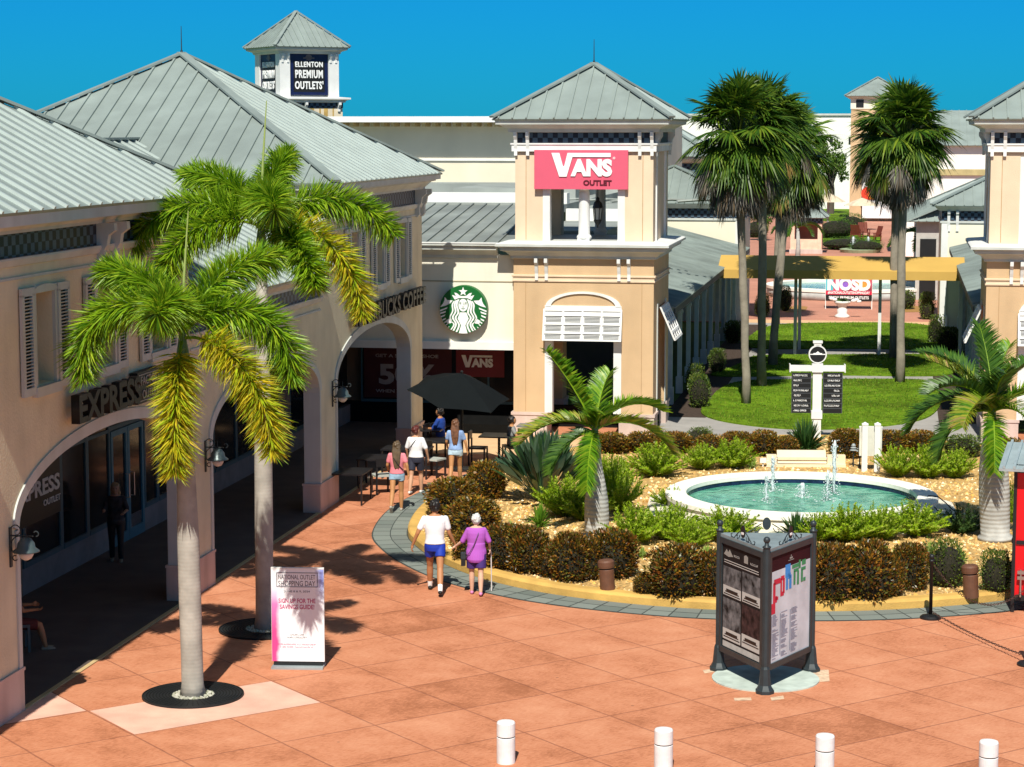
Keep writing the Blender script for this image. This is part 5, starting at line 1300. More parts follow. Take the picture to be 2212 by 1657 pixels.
# foxtail ferns
def fern_proto(seed, plumes=46):
    r_ = random.Random(seed); mb = MB()
    for k in range(plumes):
        a = r_.uniform(0, 6.28); lean = r_.uniform(0.02, 0.9); L = r_.uniform(0.75, 1.05) * (1 - 0.18 * lean)
        d = Vector((math.cos(a) * lean, math.sin(a) * lean, 1.0 - 0.35 * lean)).normalized(); st = Vector((math.cos(a) * 0.15 * r_.random(), math.sin(a) * 0.15 * r_.random(), 0))
        n = 46
        for j in range(n):
            f = 0.12 + 0.88 * j / n; q = st + d * (L * f) + Vector((0, 0, -0.16 * f * f * lean))
            b_ = r_.uniform(0, 6.28); x = d.cross(Vector((0.3, 0.2, 1))).normalized(); y = d.cross(x)
            o = (x * math.cos(b_) + y * math.sin(b_)) * 1.0 + d * 0.9; ll = 0.135 * (1.1 - 0.75 * f)
            s_ = o.cross(d).normalized() * 0.017
            mb.f.append([mb.P(q - s_), mb.P(q + s_), mb.P(q + o.normalized() * ll * 1.25)]); mb.m.append(0)
        s_ = d.cross(Vector((0.1, 0.3, 1))).normalized() * 0.011
        mb.f.append([mb.P(st - s_), mb.P(st + s_), mb.P(st + d * L * 0.5 + s_ * .8), mb.P(st + d * L * .5 - s_ * .8)]); mb.m.append(0)
    return mb
FE = [
    (1416, 1032, 106, 66, 'bright fern clump at the back nearest the tower'), (1517, 1016, 66, 54, 'bright fern clump, middle of the back row left of the pool'), (1586, 1013, 86, 56, 'bright fern clump at the back beside the stone bench'),
    (1942, 1032, 74, 64, 'bright fern clump just right of the white post board'), (2006, 1034, 76, 64, 'bright fern clump, middle of the back row right of the pool'), (2066, 1034, 72, 60, 'bright fern clump beside the right bottle palm trunk'),
    (1372, 1176, 96, 76, 'bright fern clump right of the left bottle palm trunk'), (1447, 1168, 96, 74, 'bright fern clump at the left front of the pool'), (1490, 1184, 76, 54, 'small bright fern clump in front of the pool apron'), (1574, 1170, 116, 66, 'bright fern clump behind the left half of the map kiosk'),
    (1838, 1172, 110, 70, 'bright fern clump behind the right half of the map kiosk'), (1905, 1168, 96, 68, 'bright fern clump at the right front of the pool'), (1980, 1160, 106, 66, 'bright fern clump below the right end of the pool rim'),
    (1338, 1108, 84, 112, 'tall bright fern clump behind the left bottle palm trunk'), (1222, 1118, 100, 78, 'bright fern clump left of the left bottle palm trunk'),
    (1268, 1128, 90, 70, 'bright fern clump just left of the left bottle palm base'), (1300, 1060, 90, 70, 'dark fern clump in the shade beside the bird of paradise plant'), (1448, 1100, 60, 44, 'small bright fern clump beside the left edge of the pool apron'), (1768, 1172, 80, 56, 'bright fern clump behind the kiosk and the strap leaved plant'),
    (2186, 1130, 44, 84, 'bright fern clump squeezed against the red booth'),
]
fp = [None, None]
for i, (u, v, wp, hp, l) in enumerate(FE):
    p, wd, ht = size(u, v, wp, hp, GZ); k = i % 2; p = p + Vector((0, wd * .25, 0))
    if fp[k] is None:
        fp[k] = thing('foxtail_fern', l, 'fern', p, rnd.uniform(0, 6), 'bright foxtail ferns round the pool'); fern_proto(5 + k, 110).build('fronds', fernm, fp[k]); fp[k].scale = (wd / 0.86, wd / 0.95, ht * 1.2)
    else: copy_tree(fp[k], p, rnd.uniform(0, 6), l, (wd / 0.86, wd / 0.95, ht * 1.2))
df = leafmat('dark_fern_leaf', [(0.02, 0.06, 0.012), (0.05, 0.10, 0.02), (0.10, 0.16, 0.03)], 0.6, 0.3)
p, wd, ht = size(2078, 1152, 90, 56, GZ); t = thing('foxtail_fern', 'dull dark fern clump left of the right bottle palm base', 'fern', p); fern_proto(9, 50).build('fronds', df, t); t.scale = (wd / 0.86, wd / 0.95, ht * 1.2)
def clump(name, label, cat, u, v, wp, hp, m, n, w0, droop, seed, paddle=False, up=0.35, group=None, z=GZ):
    p, wd, ht = size(u, v, wp, hp, z); r_ = random.Random(seed); mb = MB()
    t = thing(name, label, cat, p + Vector((0, wd * .2, 0)), 0, group)
    for k in range(n):
        a = r_.uniform(0, 6.28); le = r_.uniform(0.0, 1.0); d = Vector((math.cos(a) * le * wd * 0.5, math.sin(a) * le * wd * 0.5, ht * (1.15 - 0.55 * le * le) * r_.uniform(0.8, 1.0)))
        L = d.length; st = Vector((math.cos(a), math.sin(a), 0)) * wd * 0.06 * r_.random()
        sd = d.cross(Vector((r_.uniform(-.4, .4), r_.uniform(-.4, .4), 1))); sd = sd if sd.length > .01 else Vector((1, 0, 0))
        if paddle:
            s2 = sd.normalized() * 0.008; mb.f.append([mb.P(st - s2), mb.P(st + s2), mb.P(st + d * .6 + s2), mb.P(st + d * .6 - s2)]); mb.m.append(0)
            mb.blade(st + d * 0.52, d + Vector((0, 0, -.05)), L * 0.55, w0 * r_.uniform(.8, 1.2), droop, 4, 0, (sd.normalized() + Vector((r_.uniform(-.5, .5), r_.uniform(-.5, .5), r_.uniform(-.4, .4)))), 0.45)
        else: mb.blade(st, d, L * 1.12, w0 * r_.uniform(.7, 1.3), droop * (0.5 + le), 4, 0, sd, 0.35)
    mb.build('leaves', m, t); return t
clump('bird_of_paradise_plant', 'large grey green bird of paradise plant left of the bottle palm', 'plant', 1172, 1092, 236, 148, birdm, 330, 0.15, 0.14, 3, True)
clump('strap_leaf_plant', 'dark strap leaved plant below the white directory sign', 'plant', 1742, 985, 140, 84, strapm, 190, 0.075, 0.3, 4)
clump('strap_leaf_plant', 'dark strap leaved plant directly behind the map kiosk', 'plant', 1722, 1170, 120, 64, strapm, 130, 0.06, 0.3, 5)
clump('strap_leaf_plant', 'bright strap leaved plant between the bird of paradise plant and the pale tuft', 'plant', 1166, 1142, 84, 62, leafmat('bright_strap', [(0.07, 0.2, 0.015), (0.14, 0.30, 0.02), (0.22, 0.38, 0.04)], .45, .35), 90, 0.045, 0.4, 6)
clump('strap_leaf_plant', 'dark green tuft at the foot of the right bottle palm', 'plant', 2162, 1250, 60, 44, strapm, 60, 0.05, 0.35, 16)
for i, (u, v, wp, hp, l) in enumerate([(1040, 1126, 70, 40, 'pale spider plant beside the orange tipped croton bush'), (1100, 1162, 76, 52, 'pale spider plant behind the croton bushes by the woman in purple'), (1205, 1200, 74, 50, 'pale spider plant between croton bushes left of the bottle palm'), (1424, 1236, 78, 58, 'white striped spider plant between two croton bushes near the path light'), (1626, 1012, 50, 36, 'pale grass tuft left of the stone bench'), (2010, 1200, 76, 40, 'yellow tuft among gravel left of the right bottle palm'), (1148, 1196, 60, 40, 'pale tuft just above the croton hedge right of the woman in purple'), (1256, 1214, 56, 38, 'pale tuft at the left foot of the bottle palm'), (1388, 1206, 50, 34, 'pale tuft below the fern right of the left bottle palm'), (1528, 1206, 60, 38, 'pale tuft above the dark croton bush left of the kiosk'), (1790, 1206, 60, 36, 'pale tuft right of the kiosk roof'), (1940, 1206, 64, 38, 'pale tuft above the croton bush by the rope post'), (2076, 1214, 60, 44, 'pale tuft above the yellow green shrub by the farther path light'), (1345, 1010, 50, 34, 'pale tuft behind the crown of the left bottle palm')]):
    clump('spider_plant', l, 'plant', u, v, wp, hp, spidm, 70, 0.03, 0.6, 30 + i, group='pale spider plants in the gravel')
# hedges by the covered walks
for i, (u, v, wp, hp, l) in enumerate([(1512, 882, 50, 70, 'clipped green bush at the near end of the left covered walk'), (1550, 806, 36, 50, 'second green bush along the left covered walk'), (1500, 850, 40, 60, 'shaded bush against the posts of the left covered walk'), (1585, 742, 40, 46, 'dark bush at the far end of the left covered walk'), (2022, 742, 34, 58, 'green bush at the far end of the right covered walk'), (2050, 760, 50, 50, 'dark bush along the right covered walk'), (1697, 672, 30, 52, 'yellow green shrub left of the urn before the second pool'), (1958, 668, 46, 38, 'yellow green shrub right of the urn before the second pool'), (1648, 684, 36, 46, 'dark shrub beside the left white corner post'), (2004, 690, 34, 56, 'dark potted shrub beside the right white corner post')]):
    p, wd, ht = size(u, v, wp, hp, 0.02); shrub('green_shrub', l, 'bush', p + Vector((0, wd * .35, 0)), wd * 1.1, ht, ('g', 'shrub_leaf', 2600, 0.13, 21 + i % 2), None, 'green shrubs along the covered walks')
# far hedges
hedgem = leafmat('hedge_leaf', [(0.025, 0.08, 0.008), (0.06, 0.15, 0.015), (0.12, 0.22, 0.025)], 0.6, 0.2)
for u, v, wp, hp, l in ((1835, 541, 130, 26, 'long low clipped hedge right of the little kiosk'), (1880, 548, 84, 28, 'rounded clipped hedge beside the far small fountain'), (1812, 516, 92, 42, 'loose bush behind the long clipped hedge'), (1845, 508, 70, 44, 'grey green bush below the far tan umbrellas'), (1800, 440, 80, 34, 'dark shrubs at the far lawn edge'), (1640, 515, 60, 40, 'green bush between the left palms beyond the pool')):
    p, wd, ht = size(u, v, wp, hp, 0.0); t = shrub('clipped_hedge', l, 'hedge', p + Vector((0, 1.5, 0)), wd, ht, ('h', 'hedge_leaf', 3800, 0.07, 41), 0.0, None); t.scale = (wd / 2, min(wd / 2, 2.2), ht)
sheet('far_lawn', [G(*q) for q in ((1758, 478), (1836, 478), (1836, 438), (1758, 438))], 0.02, grassm)
sheet('far_lawn', [G(*q) for q in ((1775, 524), (1900, 530), (1905, 510), (1775, 505))], 0.02, grassm)
# background broadleaf trees
def tree(label, u, v, hp, wp, seed, n=2600):
    p, wd, ht = size(u, v, wp, hp, 0); r_ = random.Random(seed); t = thing('broadleaf_tree', label, 'tree', p)
    b = MB(); b.tube([(0, 0, 0), (0.1, 0, ht * .3), (0, 0.1, ht * .55)], [ht * .04, ht * .03, ht * .015], 8)
    for k in range(5):
        a = k * 1.26; b.tube([(0, 0, ht * .35), (math.cos(a) * wd * .25, math.sin(a) * wd * .25, ht * .7)], [ht * .02, ht * .006], 6)
    b.build('trunk', mat('bark_brown', (0.10, 0.08, 0.06), 0.9), t)
    c = MB(); cl = [(r_.uniform(-.36, .36) * wd, r_.uniform(-.36, .36) * wd, ht * r_.uniform(.42, .9), wd * r_.uniform(.1, .19)) for _ in range(20)]
    for k in range(n):
        x, y, z, r = r_.choice(cl); d = Vector((r_.gauss(0, 1), r_.gauss(0, 1), r_.gauss(0, 1))).normalized(); q = Vector((x, y, z)) + d * r * r_.uniform(.75, 1.1); s1 = Vector((r_.uniform(-1, 1), r_.uniform(-1, 1), r_.uniform(-1, 1))).normalized(); s2 = s1.cross(d).normalized(); L = wd * 0.045
        c.f.append([c.P(q), c.P(q + s1 * L + s2 * L * .5), c.P(q + s1 * L * 2), c.P(q + s1 * L - s2 * L * .5)]); c.m.append(0)
    c.build('crown', leafmat('tree_leaf', [(0.03, 0.08, 0.01), (0.07, 0.15, 0.015), (0.12, 0.20, 0.02), (0.04, 0.10, 0.01)], 0.6, 0.3), t)
tree('bushy green tree between the palm groups in front of the white warehouse', 1795, 462, 170, 80, 1)
tree('small green tree left of the bushy one beyond the pool', 1745, 470, 100, 60, 2)
tree('green tree behind the left palm trunks', 1640, 520, 90, 60, 3)
tree('far tree whose top shows over the right grey roof', 2095, 300, 60, 50, 4, 900)
for k in range(9):
    u = 1740 + k * 14; tree_l = ['dark tree on the horizon above the warehouse roof'][0]
t = None
for k, (u, v, h_) in enumerate(((1752, 300, 58), (1772, 300, 55), (1790, 300, 57), (1808, 300, 59), (1826, 300, 56))):
    if t is None: tree('dark trees on the horizon above the warehouse roof', u, v, h_, 34, 50, 500); t = [o for o in bpy.data.objects if o.name.startswith('broadleaf_tree') and o.type == 'EMPTY' and o['label'].startswith('dark trees on')][0]; t['group'] = 'trees on the horizon'
    else: p, _, _ = size(u, v, 1, 1, 0); copy_tree(t, p, k * 1.3, None, (1, 1, h_ / 58))
# ================================================================== PALMS
foxm = leafmat('foxtail_leaflet', [(0.05, 0.15, 0.005), (0.15, 0.31, 0.01), (0.30, 0.48, 0.015), (0.20, 0.36, 0.012), (0.46, 0.56, 0.03)], 0.42, 0.4, 0.5)
foxy = leafmat('old_leaflet', [(0.16, 0.32, 0.01), (0.44, 0.54, 0.02), (0.74, 0.52, 0.02), (0.32, 0.50, 0.015), (0.80, 0.68, 0.04), (0.22, 0.18, 0.03), (0.44, 0.58, 0.02), (0.60, 0.42, 0.03)], 0.45, 0.45, 0.4)
def barkmat(name, c, ring=26, bump=0.6):
    m = mat(name, c, 0.85, var=0.16, scale=5, var2=0.2, scale2=2)
    nt = m.node_tree; tc = nd(nt, 'ShaderNodeTexCoord'); wv = nd(nt, 'ShaderNodeTexWave'); wv.bands_direction = 'Z'; wv.inputs['Scale'].default_value = ring / 6.28; wv.inputs['Distortion'].default_value = 1.6; wv.inputs['Detail'].default_value = 3
    nt.links.new(tc.outputs['Object'], wv.inputs[0]); bp = nd(nt, 'ShaderNodeBump'); bp.inputs['Strength'].default_value = bump; bp.inputs['Distance'].default_value = 0.03
    nt.links.new(wv.outputs[1], bp.inputs['Height']); nt.links.new(bp.outputs[0], nt.nodes['Principled BSDF'].inputs['Normal']); return m
foxbark = barkmat('foxtail_bark', (0.40, 0.37, 0.32), 34, 0.05)
bottlebark = barkmat('bottle_bark', (0.44, 0.43, 0.40), 22, 0.3)
sabalbark = barkmat('sabal_bark', (0.38, 0.33, 0.26), 60, 0.8)
def fpath(az, L, e0, e1, n=18, p0=(0, 0, 0), pw=1.0):
    P = [Vector(p0)]; st = L / n
    for i in range(n):
        e = RAD(e0 + (e1 - e0) * ((i + .5) / n) ** pw)
        P.append(P[-1] + Vector((math.cos(az) * math.cos(e), math.sin(az) * math.cos(e), math.sin(e))) * st)
    return P
def foxtail_frond(parent, p0, azd, L, e0, e1, m, ll=0.40, pw=1.0, dens=17, start=0.16):
    az = RAD(azd); n = 46; P = fpath(az, L, e0, e1, n, p0, pw); mb = MB(); dens = 34; ll *= 1.2
    mb.tube(P[::4] + [P[-1]], [0.028 * (1 - 0.8 * i / 12) for i in range(len(P[::4]) + 1)], 5, 1)
    for i in range(int(n * start), n + 1):
        f = i / n; d = (P[min(i + 1, n)] - P[max(i - 1, 0)]).normalized(); x = d.cross(Vector((0.05, 0.02, 1))); x = x.normalized() if x.length > .05 else Vector((1, 0, 0)); y = d.cross(x)
        env = math.sin(math.pi * min(1, 0.18 + 0.82 * f)) ** 0.35 if f < 0.75 else max(0.45, 1 - (f - 0.75) * 1.7)
        for j in range(dens):
            a = rnd.uniform(0, 6.28); o = (x * math.cos(a) + y * math.sin(a)) + d * rnd.uniform(0.15, 0.7)
            l_ = ll * env * rnd.uniform(0.75, 1.1); q = P[i] + d * rnd.uniform(-.5, .5) * L / n
            mb.blade(q, o, l_, 0.026, 0.2, 2, 0, None, 0.55)
    mb.build('frond', [m, foxm], parent)
def foxtail_palm(label, base, zt, r0, r1, fr, lean=(0, 0), spear=None):
    t = thing('foxtail_palm', label, 'palm', base, 0, 'foxtail palms in front of the arcade'); top = Vector((lean[0], lean[1], zt))
    b = MB(); prof = [(1.25, 0), (1.02, .04), (1.0, .12), (1.03, .3), (1.0, .5), (0.85, .7), (0.68, .88), (0.6, 1.0)]
    b.tube([(lean[0] * f, lean[1] * f, zt * 0.9 * f) for _, f in prof], [r0 * k for k, _ in prof], 20); b.build('trunk', foxbark, t, True)
    b = MB(); b.tube([top * 0.9, top * 0.96, top, top + Vector((0, 0, 0.3))], [r0 * .62, r0 * .66, r0 * .42, 0.03], 14); b.build('crownshaft', mat('green_crownshaft', (0.16, 0.26, 0.10), 0.5), t, True)
    for f in fr: foxtail_frond(t, top + Vector((0, 0, rnd.uniform(0, .15))), *f)
    if spear: b = MB(); b.tube([top, top + Vector((0.04, 0, spear * .5)), top + Vector((0.12, 0, spear))], [0.035, 0.022, 0.008], 6); b.build('spear_leaf', spidm, t)
    return t
def grate(label, p, r):
    g = thing('tree_grate', label, 'tree grate', (p.x, p.y, 0), 0, 'iron tree grates')
    b = MB(); n = 48
    rr = [0.42 * r + (0.56 * r) * k / 9 for k in range(10)]
    for k in range(9):
        a, c = rr[k], rr[k + 1] - 0.016
        for i in range(n):
            t0, t1 = 2 * math.pi * i / n + (0.02 if k < 8 else 0), 2 * math.pi * (i + 1) / n
            for zz in (0.03,): b.poly([(a * math.cos(t0), a * math.sin(t0), zz), (c * math.cos(t0), c * math.sin(t0), zz), (c * math.cos(t1), c * math.sin(t1), zz), (a * math.cos(t1), a * math.sin(t1), zz)])
    b.build('grate', mat('cast_iron', (0.018, 0.022, 0.024), 0.55, 0.3, var=0.2), g)
    ringl([(r * .985, 0.004), (r * .985, 0.034), (r, 0.034), (r, 0.004)], 48).build('rim', mat('cast_iron', (0.018, 0.022, 0.024), 0.55), g)
    b = MB(); b.lathe([(r, 0.0), (r, 0.016)], 48); b.build('pit', mat('pit_dark', (0.012, 0.011, 0.01), 0.95), g)
    b = MB()
    for k in range(420):
        a = rnd.uniform(0, 6.28); q = rnd.uniform(0.15, .41) * r; s = rnd.uniform(.012, .03); x, y = q * math.cos(a), q * math.sin(a)
        i0 = [b.P((x + s * math.cos(j * 1.57), y + s * math.sin(j * 1.57), 0.016)) for j in range(4)]; tp_ = b.P((x, y, 0.02 + s))
        for j in range(4): b.f.append([i0[j], i0[(j + 1) % 4], tp_]); b.m.append(0)
    b.build('pebbles', leafmat('grey_pebbles', [(0.25, 0.25, 0.18), (0.45, 0.43, 0.36), (0.6, 0.58, 0.5), (0.2, 0.22, 0.12)], .8, 0), g)
PB1, PB2 = G(417, 1503), G(572, 1360)
grate('round iron tree grate at the foot of the nearer foxtail palm', PB1, 0.78); grate('round iron tree grate at the foot of the farther foxtail palm', PB2, 0.80)
#      azimuth, length, start elevation, end elevation, material, leaflet, power, density
foxtail_palm('nearer foxtail palm with a smooth grey trunk and drooping yellow green fronds', PB1, 5.45, 0.168, 0.11, [
    (172, 2.55, 70, -105, foxm, .44, .9), (8, 2.45, 62, -98, foxm, .44, .9), (268, 2.15, -25, -88, foxy, .40, .5), (330, 2.6, 14, -88, foxy, .40, .75),
    (150, 1.95, 70, -10, foxm, .42), (262, 1.5, 66, -30, foxm, .46), (35, 2.2, 72, 0, foxm, .42)], (-0.08, 0.1), 2.0)
foxtail_palm('farther foxtail palm partly behind the nearer one', PB2, 6.95, 0.155, 0.11, [
    (60, 1.6, 84, 30, foxm, .42), (185, 2.6, 48, -62, foxm, .44), (200, 2.2, 25, -78, foxm, .42), (5, 2.6, 48, -55, foxm, .42), (338, 2.75, 28, -84, foxy, .40, .75), (285, 1.7, 55, -35, foxm, .46), (310, 2.0, 10, -70, foxm, .42), (150, 2.0, 68, -10, foxm, .42)], (0.02, 0.1), 2.2)
# bottle palms
def feather_frond(parent, p0, azd, L, e0, e1, m, ll=0.5, pw=1.0, tw=0.0, vee=40):
    az = RAD(azd); n = 40; P = fpath(az, L, e0, e1, n, p0, pw); mb = MB()
    mb.tube(P[::4] + [P[-1]], [0.03 * (1 - 0.85 * i / 11) for i in range(len(P[::4]) + 1)], 5, 1)
    side = Vector((-math.sin(az + tw), math.cos(az + tw), 0))
    for i in range(8, n * 3):
        f = i / (n * 3); k = min(n - 1, int(f * n)); q = P[k].lerp(P[k + 1], f * n - k); d = (P[k + 1] - P[k]).normalized(); up = side.cross(d).normalized()
        if up.z < 0: up = -up
        env = math.sin(math.pi * min(1, 0.2 + 0.8 * f)) ** 0.5 if f < .7 else max(0.35, 1 - (f - .7) * 1.6)
        for sg in (-1, 1):
            v_ = RAD(vee + rnd.uniform(-10, 10)); o = side * sg * math.cos(v_) + up * math.sin(v_) + d * rnd.uniform(0.5, 0.75)
            mb.blade(q, o, ll * env * rnd.uniform(.85, 1.08), 0.055, 0.2, 3, 0, (d + up * sg * rnd.uniform(.2, .8)).normalized(), 0.3)
    mb.build('frond', [m, foxm], parent)
botm = leafmat('bottle_palm_leaflet', [(0.05, 0.17, 0.008), (0.11, 0.28, 0.012), (0.20, 0.40, 0.015), (0.38, 0.48, 0.03)], 0.4, 0.4, 0.5)
botd = leafmat('dark_palm_leaflet', [(0.02, 0.07, 0.01), (0.05, 0.13, 0.015), (0.10, 0.20, 0.02)], 0.4, 0.3, 0.5)
boty = leafmat('yellow_tip_leaflet', [(0.08, 0.22, 0.012), (0.22, 0.34, 0.02), (0.45, 0.42, 0.04), (0.14, 0.28, 0.02), (0.5, 0.3, 0.12)], 0.4, 0.4, 0.5)
def bottle_palm(label, base, prof, top, lean, fr):
    t = thing('bottle_palm', label, 'palm', base, 0, 'bottle palms in the planted island'); b = MB()
    b.tube([(lean[0] * z / top, lean[1] * z / top, z) for r, z in prof], [r for r, z in prof], 22); b.build('trunk', bottlebark, t, True)
    T = Vector((lean[0], lean[1], top)); b = MB(); b.tube([T - Vector((0, 0, .35)), T - Vector((0, 0, .1)), T + Vector((0, 0, .15)), T + Vector((0.02, 0, .5))], [.13, .12, .07, .03], 12); b.build('crownshaft', mat('green_crownshaft', (0.16, 0.26, 0.10), 0.5), t, True)
    for f in fr: feather_frond(t, T + Vector((0, 0, .25)), *f)
bottle_palm('short bottle palm with a swollen grey trunk in front of the corner tower', G(1290, 1150, GZ), [(.29, 0), (.26, .12), (.265, .35), (.25, .7), (.20, 1.05), (.15, 1.35), (.11, 1.7), (.12, 1.9)], 1.95, (-0.05, 0),
    [(165, 2.0, 66, 48, botm, .5, 1, 0.9, 15), (20, 1.8, 58, -35, botm, .48), (355, 1.95, 40, -62, boty, .52, .8), (190, 1.8, 42, -50, boty, .50, .8), (255, 1.5, -10, -85, botm, .42, .6), (280, 1.1, 60, -10, botm, .5), (70, 1.6, 75, 20, botm, .48), (205, 1.4, -5, -75, botd, .44), (100, 1.6, 45, -20, botd, .48)])
bottle_palm('thick bottle palm with a pale ringed trunk beside the red booth', G(2150, 1166, GZ), [(.38, 0), (.36, .08), (.30, .12), (.31, .5), (.32, 1.0), (.30, 1.5), (.26, 1.9), (.18, 2.25), (.14, 2.4)], 2.45, (-0.12, 0),
    [(150, 2.1, 70, 0, botd, .55), (172, 2.1, 45, -70, botd, .55, .9), (192, 1.7, 25, -85, botd, .5, .7), (232, 1.6, 45, -60, boty, .55), (262, 1.5, -5, -85, botm, .45, .6), (40, 2.0, 68, -10, botd, .55), (8, 2.0, 45, -40, botm, .55), (100, 2.0, 82, 45, botd, .55), (300, 1.5, 30, -60, botm, .5), (165, 1.8, 62, 12, boty, .5), (270, 1.6, 70, 5, botd, .5), (205, 1.9, 60, -30, botd, .5), (60, 1.8, 80, 20, botm, .5)])
# sabal palms
sabm = leafmat('sabal_leaf', [(0.015, 0.05, 0.004), (0.04, 0.11, 0.007), (0.10, 0.19, 0.010), (0.05, 0.10, 0.010), (0.22, 0.30, 0.02)], 0.45, 0.3, 0.5)
sabd = leafmat('dead_sabal_leaf', [(0.03, 0.028, 0.024), (0.10, 0.09, 0.075), (0.20, 0.19, 0.17), (0.13, 0.09, 0.05), (0.05, 0.045, 0.04)], 0.8, 0.15, 0.2)
sabt = leafmat('tip_dried_leaf', [(0.06, 0.12, 0.01), (0.14, 0.20, 0.02), (0.28, 0.22, 0.05), (0.30, 0.15, 0.05)], 0.6, 0.3, 0.4)
def fan(mb, p, d, R_, m, n=26, hang=0.25, spread=115):
    d = d.normalized(); x = d.cross(Vector((0, 0, 1))); x = x.normalized() if x.length > .05 else Vector((1, 0, 0)); x = (x + Vector((rnd.uniform(-.3, .3),) * 3)).normalized(); x = (x - d * x.dot(d)).normalized()
    for k in range(n):
        a = RAD(-spread + 2 * spread * (k + .5) / n); o = d * math.cos(a) + x * math.sin(a)
        mb.blade(p, o, R_ * rnd.uniform(.85, 1.05) * (0.75 + .25 * math.cos(a)), 0.05, hang * rnd.uniform(.6, 1.6), 3, m, (x * math.cos(a) - d * math.sin(a) + d.cross(x) * rnd.uniform(-.5, .5)), 0.4)
def crown(seed, rad, zdown):
    global rnd
    r0 = rnd; rnd = random.Random(seed); g = MB(); dd = MB()
    for k in range(92):
        a = rnd.uniform(0, 6.28); e = RAD(rnd.choice([80, 65, 50, 38, 26, 15, 5, -5, -15, -25, -38, -50]) + rnd.uniform(-8, 8)); L = rad * rnd.uniform(.46, .62)
        d = Vector((math.cos(a) * math.cos(e), math.sin(a) * math.cos(e), math.sin(e))); p = d * L + Vector((0, 0, 0.15))
        g.bar(Vector((0, 0, 0)), p, 0.025, 0.02, 0)
        fan(g, p, d + Vector((0, 0, -.15)), rad * .55, 0, 30, 0.30)
    for k in range(28):
        a = rnd.uniform(0, 6.28); f = rnd.random(); z = -zdown * (.05 + f * 0.38); L = rad * (0.72 - 0.5 * f) * rnd.uniform(.85, 1.15); d = Vector((math.cos(a), math.sin(a), -1.5 - 2 * f)); p = Vector((math.cos(a) * L, math.sin(a) * L, z - .15))
        fan(dd, p, d, rad * .36, 1 if rnd.random() < .45 and f < .6 else 0, 24, 0.4, 60)
    rnd = r0; return g, dd
CP = {}
def sabal(label, u, v, ub, vc, rpx, seed, tr=0.17, yadd=0.0):
    base = G(u, v); k = base.y / F; rad = rpx * k; zc = H - (vc - YH) * k; dx = (ub - u) * k
    t = thing('cabbage_palm', label, 'palm', base, 0, 'cabbage palms on the lawn')
    b = MB(); n = 9; b.tube([(dx * (i / n) ** 1.2 + rnd.uniform(-.02, .02), rnd.uniform(-.02, .02), zc * i / n) for i in range(n + 1)], [tr * (1.3 if i == 0 else 1.0 + .06 * math.sin(i * 2.1)) for i in range(n + 1)], 12); b.build('trunk', sabalbark, t, True)
    if seed not in CP:
        g, dd = crown(seed, 1.0, 1.35); CP[seed] = (g.build('fronds', sabm, t), dd.build('dead_fronds', [sabd, sabt], t)); obs = CP[seed]
    else:
        obs = []
        for o in CP[seed]: c = o.copy(); COL.objects.link(c); c.parent = t; obs.append(c)
    for o in obs: o.location = (dx, 0, zc); o.scale = (rad, rad, rad * 1.12); o.rotation_euler = (0, 0, rnd.uniform(0, 6))
sabal('cabbage palm with a sunlit leaning trunk nearest the left covered walk', 1612, 874, 1587, 310, 132, 1, .125)
sabal('cabbage palm second from the left with a shaded trunk', 1645, 836, 1640, 295, 118, 2, .14)
sabal('cabbage palm with a dark curved trunk between the left palms', 1668, 790, 1702, 340, 112, 1, .15)
sabal('cabbage palm rising behind the yellow canopy between the left palms', 1676, 700, 1680, 350, 92, 2, .15)
sabal('cabbage palm with a sunlit trunk in front of the right pair', 1944, 828, 1940, 305, 118, 1, .14)
sabal('cabbage palm with a dark trunk just behind the right sunlit one', 1930, 775, 1926, 330, 104, 2, .15)
for u, v, l, sc in ((2003, 640, 'small feathery palm in front of the shaded grey wing', 1.0), (1722, 575, 'small feathery palm left of the little kiosk', .8)):
    p = G(u, v); t = thing('small_palm', l, 'palm', p); b = MB(); b.tube([(0, 0, 0), (0.05, 0, 1.6 * sc), (0, 0, 3.0 * sc)], [.2, .14, .09], 10); b.build('trunk', bottlebark, t, True)
    for az_, L, a, c in ((175, 2.4, 45, -70), (10, 2.4, 45, -70), (240, 2.2, 40, -75), (300, 2.2, 35, -70), (90, 2.2, 55, -30), (130, 2.2, 50, -60)): feather_frond(t, Vector((0, 0, 3.0 * sc)), az_, L * sc, a, c, botd, .5 * sc)
# ================================================================== STREET FURNITURE
# map kiosk: three sided, one edge towards the camera
KP = G(1652, 1463)
KI = thing('map_kiosk', 'dark triangular map kiosk with ball finials standing on a pale round slab', 'kiosk', (KP.x, KP.y, 0))
pf, pl_, pr_ = G(1652, 1497) - KP, G(1552, 1447) - KP, G(1752, 1449) - KP
pf, pl_, pr_ = Vector((pf.x, pf.y, 0)), Vector((pl_.x, pl_.y, 0)), Vector((pr_.x, pr_.y, 0))
corners = [(pf, 'f'), (pr_, 'r'), (pl_, 'l')]
sl = thing('pale_slab', 'pale round concrete slab under the map kiosk', 'slab', (KP.x, KP.y - 0.1, 0)); b = MB(); b.lathe([(0.85, 0), (0.85, 0.02)], 40); b.build('slab', mat('pale_green_slab', (0.45, 0.52, 0.47), 0.85, var=0.18, scale=4), sl)
for pts_ in (((1748, 1448), (1790, 1447), (1792, 1472), (1760, 1474)), ((1585, 1508), (1622, 1507), (1624, 1513), (1587, 1514)), ((1664, 1507), (1692, 1503), (1694, 1510), (1667, 1514)), ((1518, 1448), (1548, 1444), (1548, 1451), (1522, 1455))):
    sheet('worn_patch', [G(*q) for q in pts_], 0.003, mat('pale_worn_paving', (0.62, 0.44, 0.30), .85, var=.25, scale=12))
ZB, ZT = 0.34, 2.20
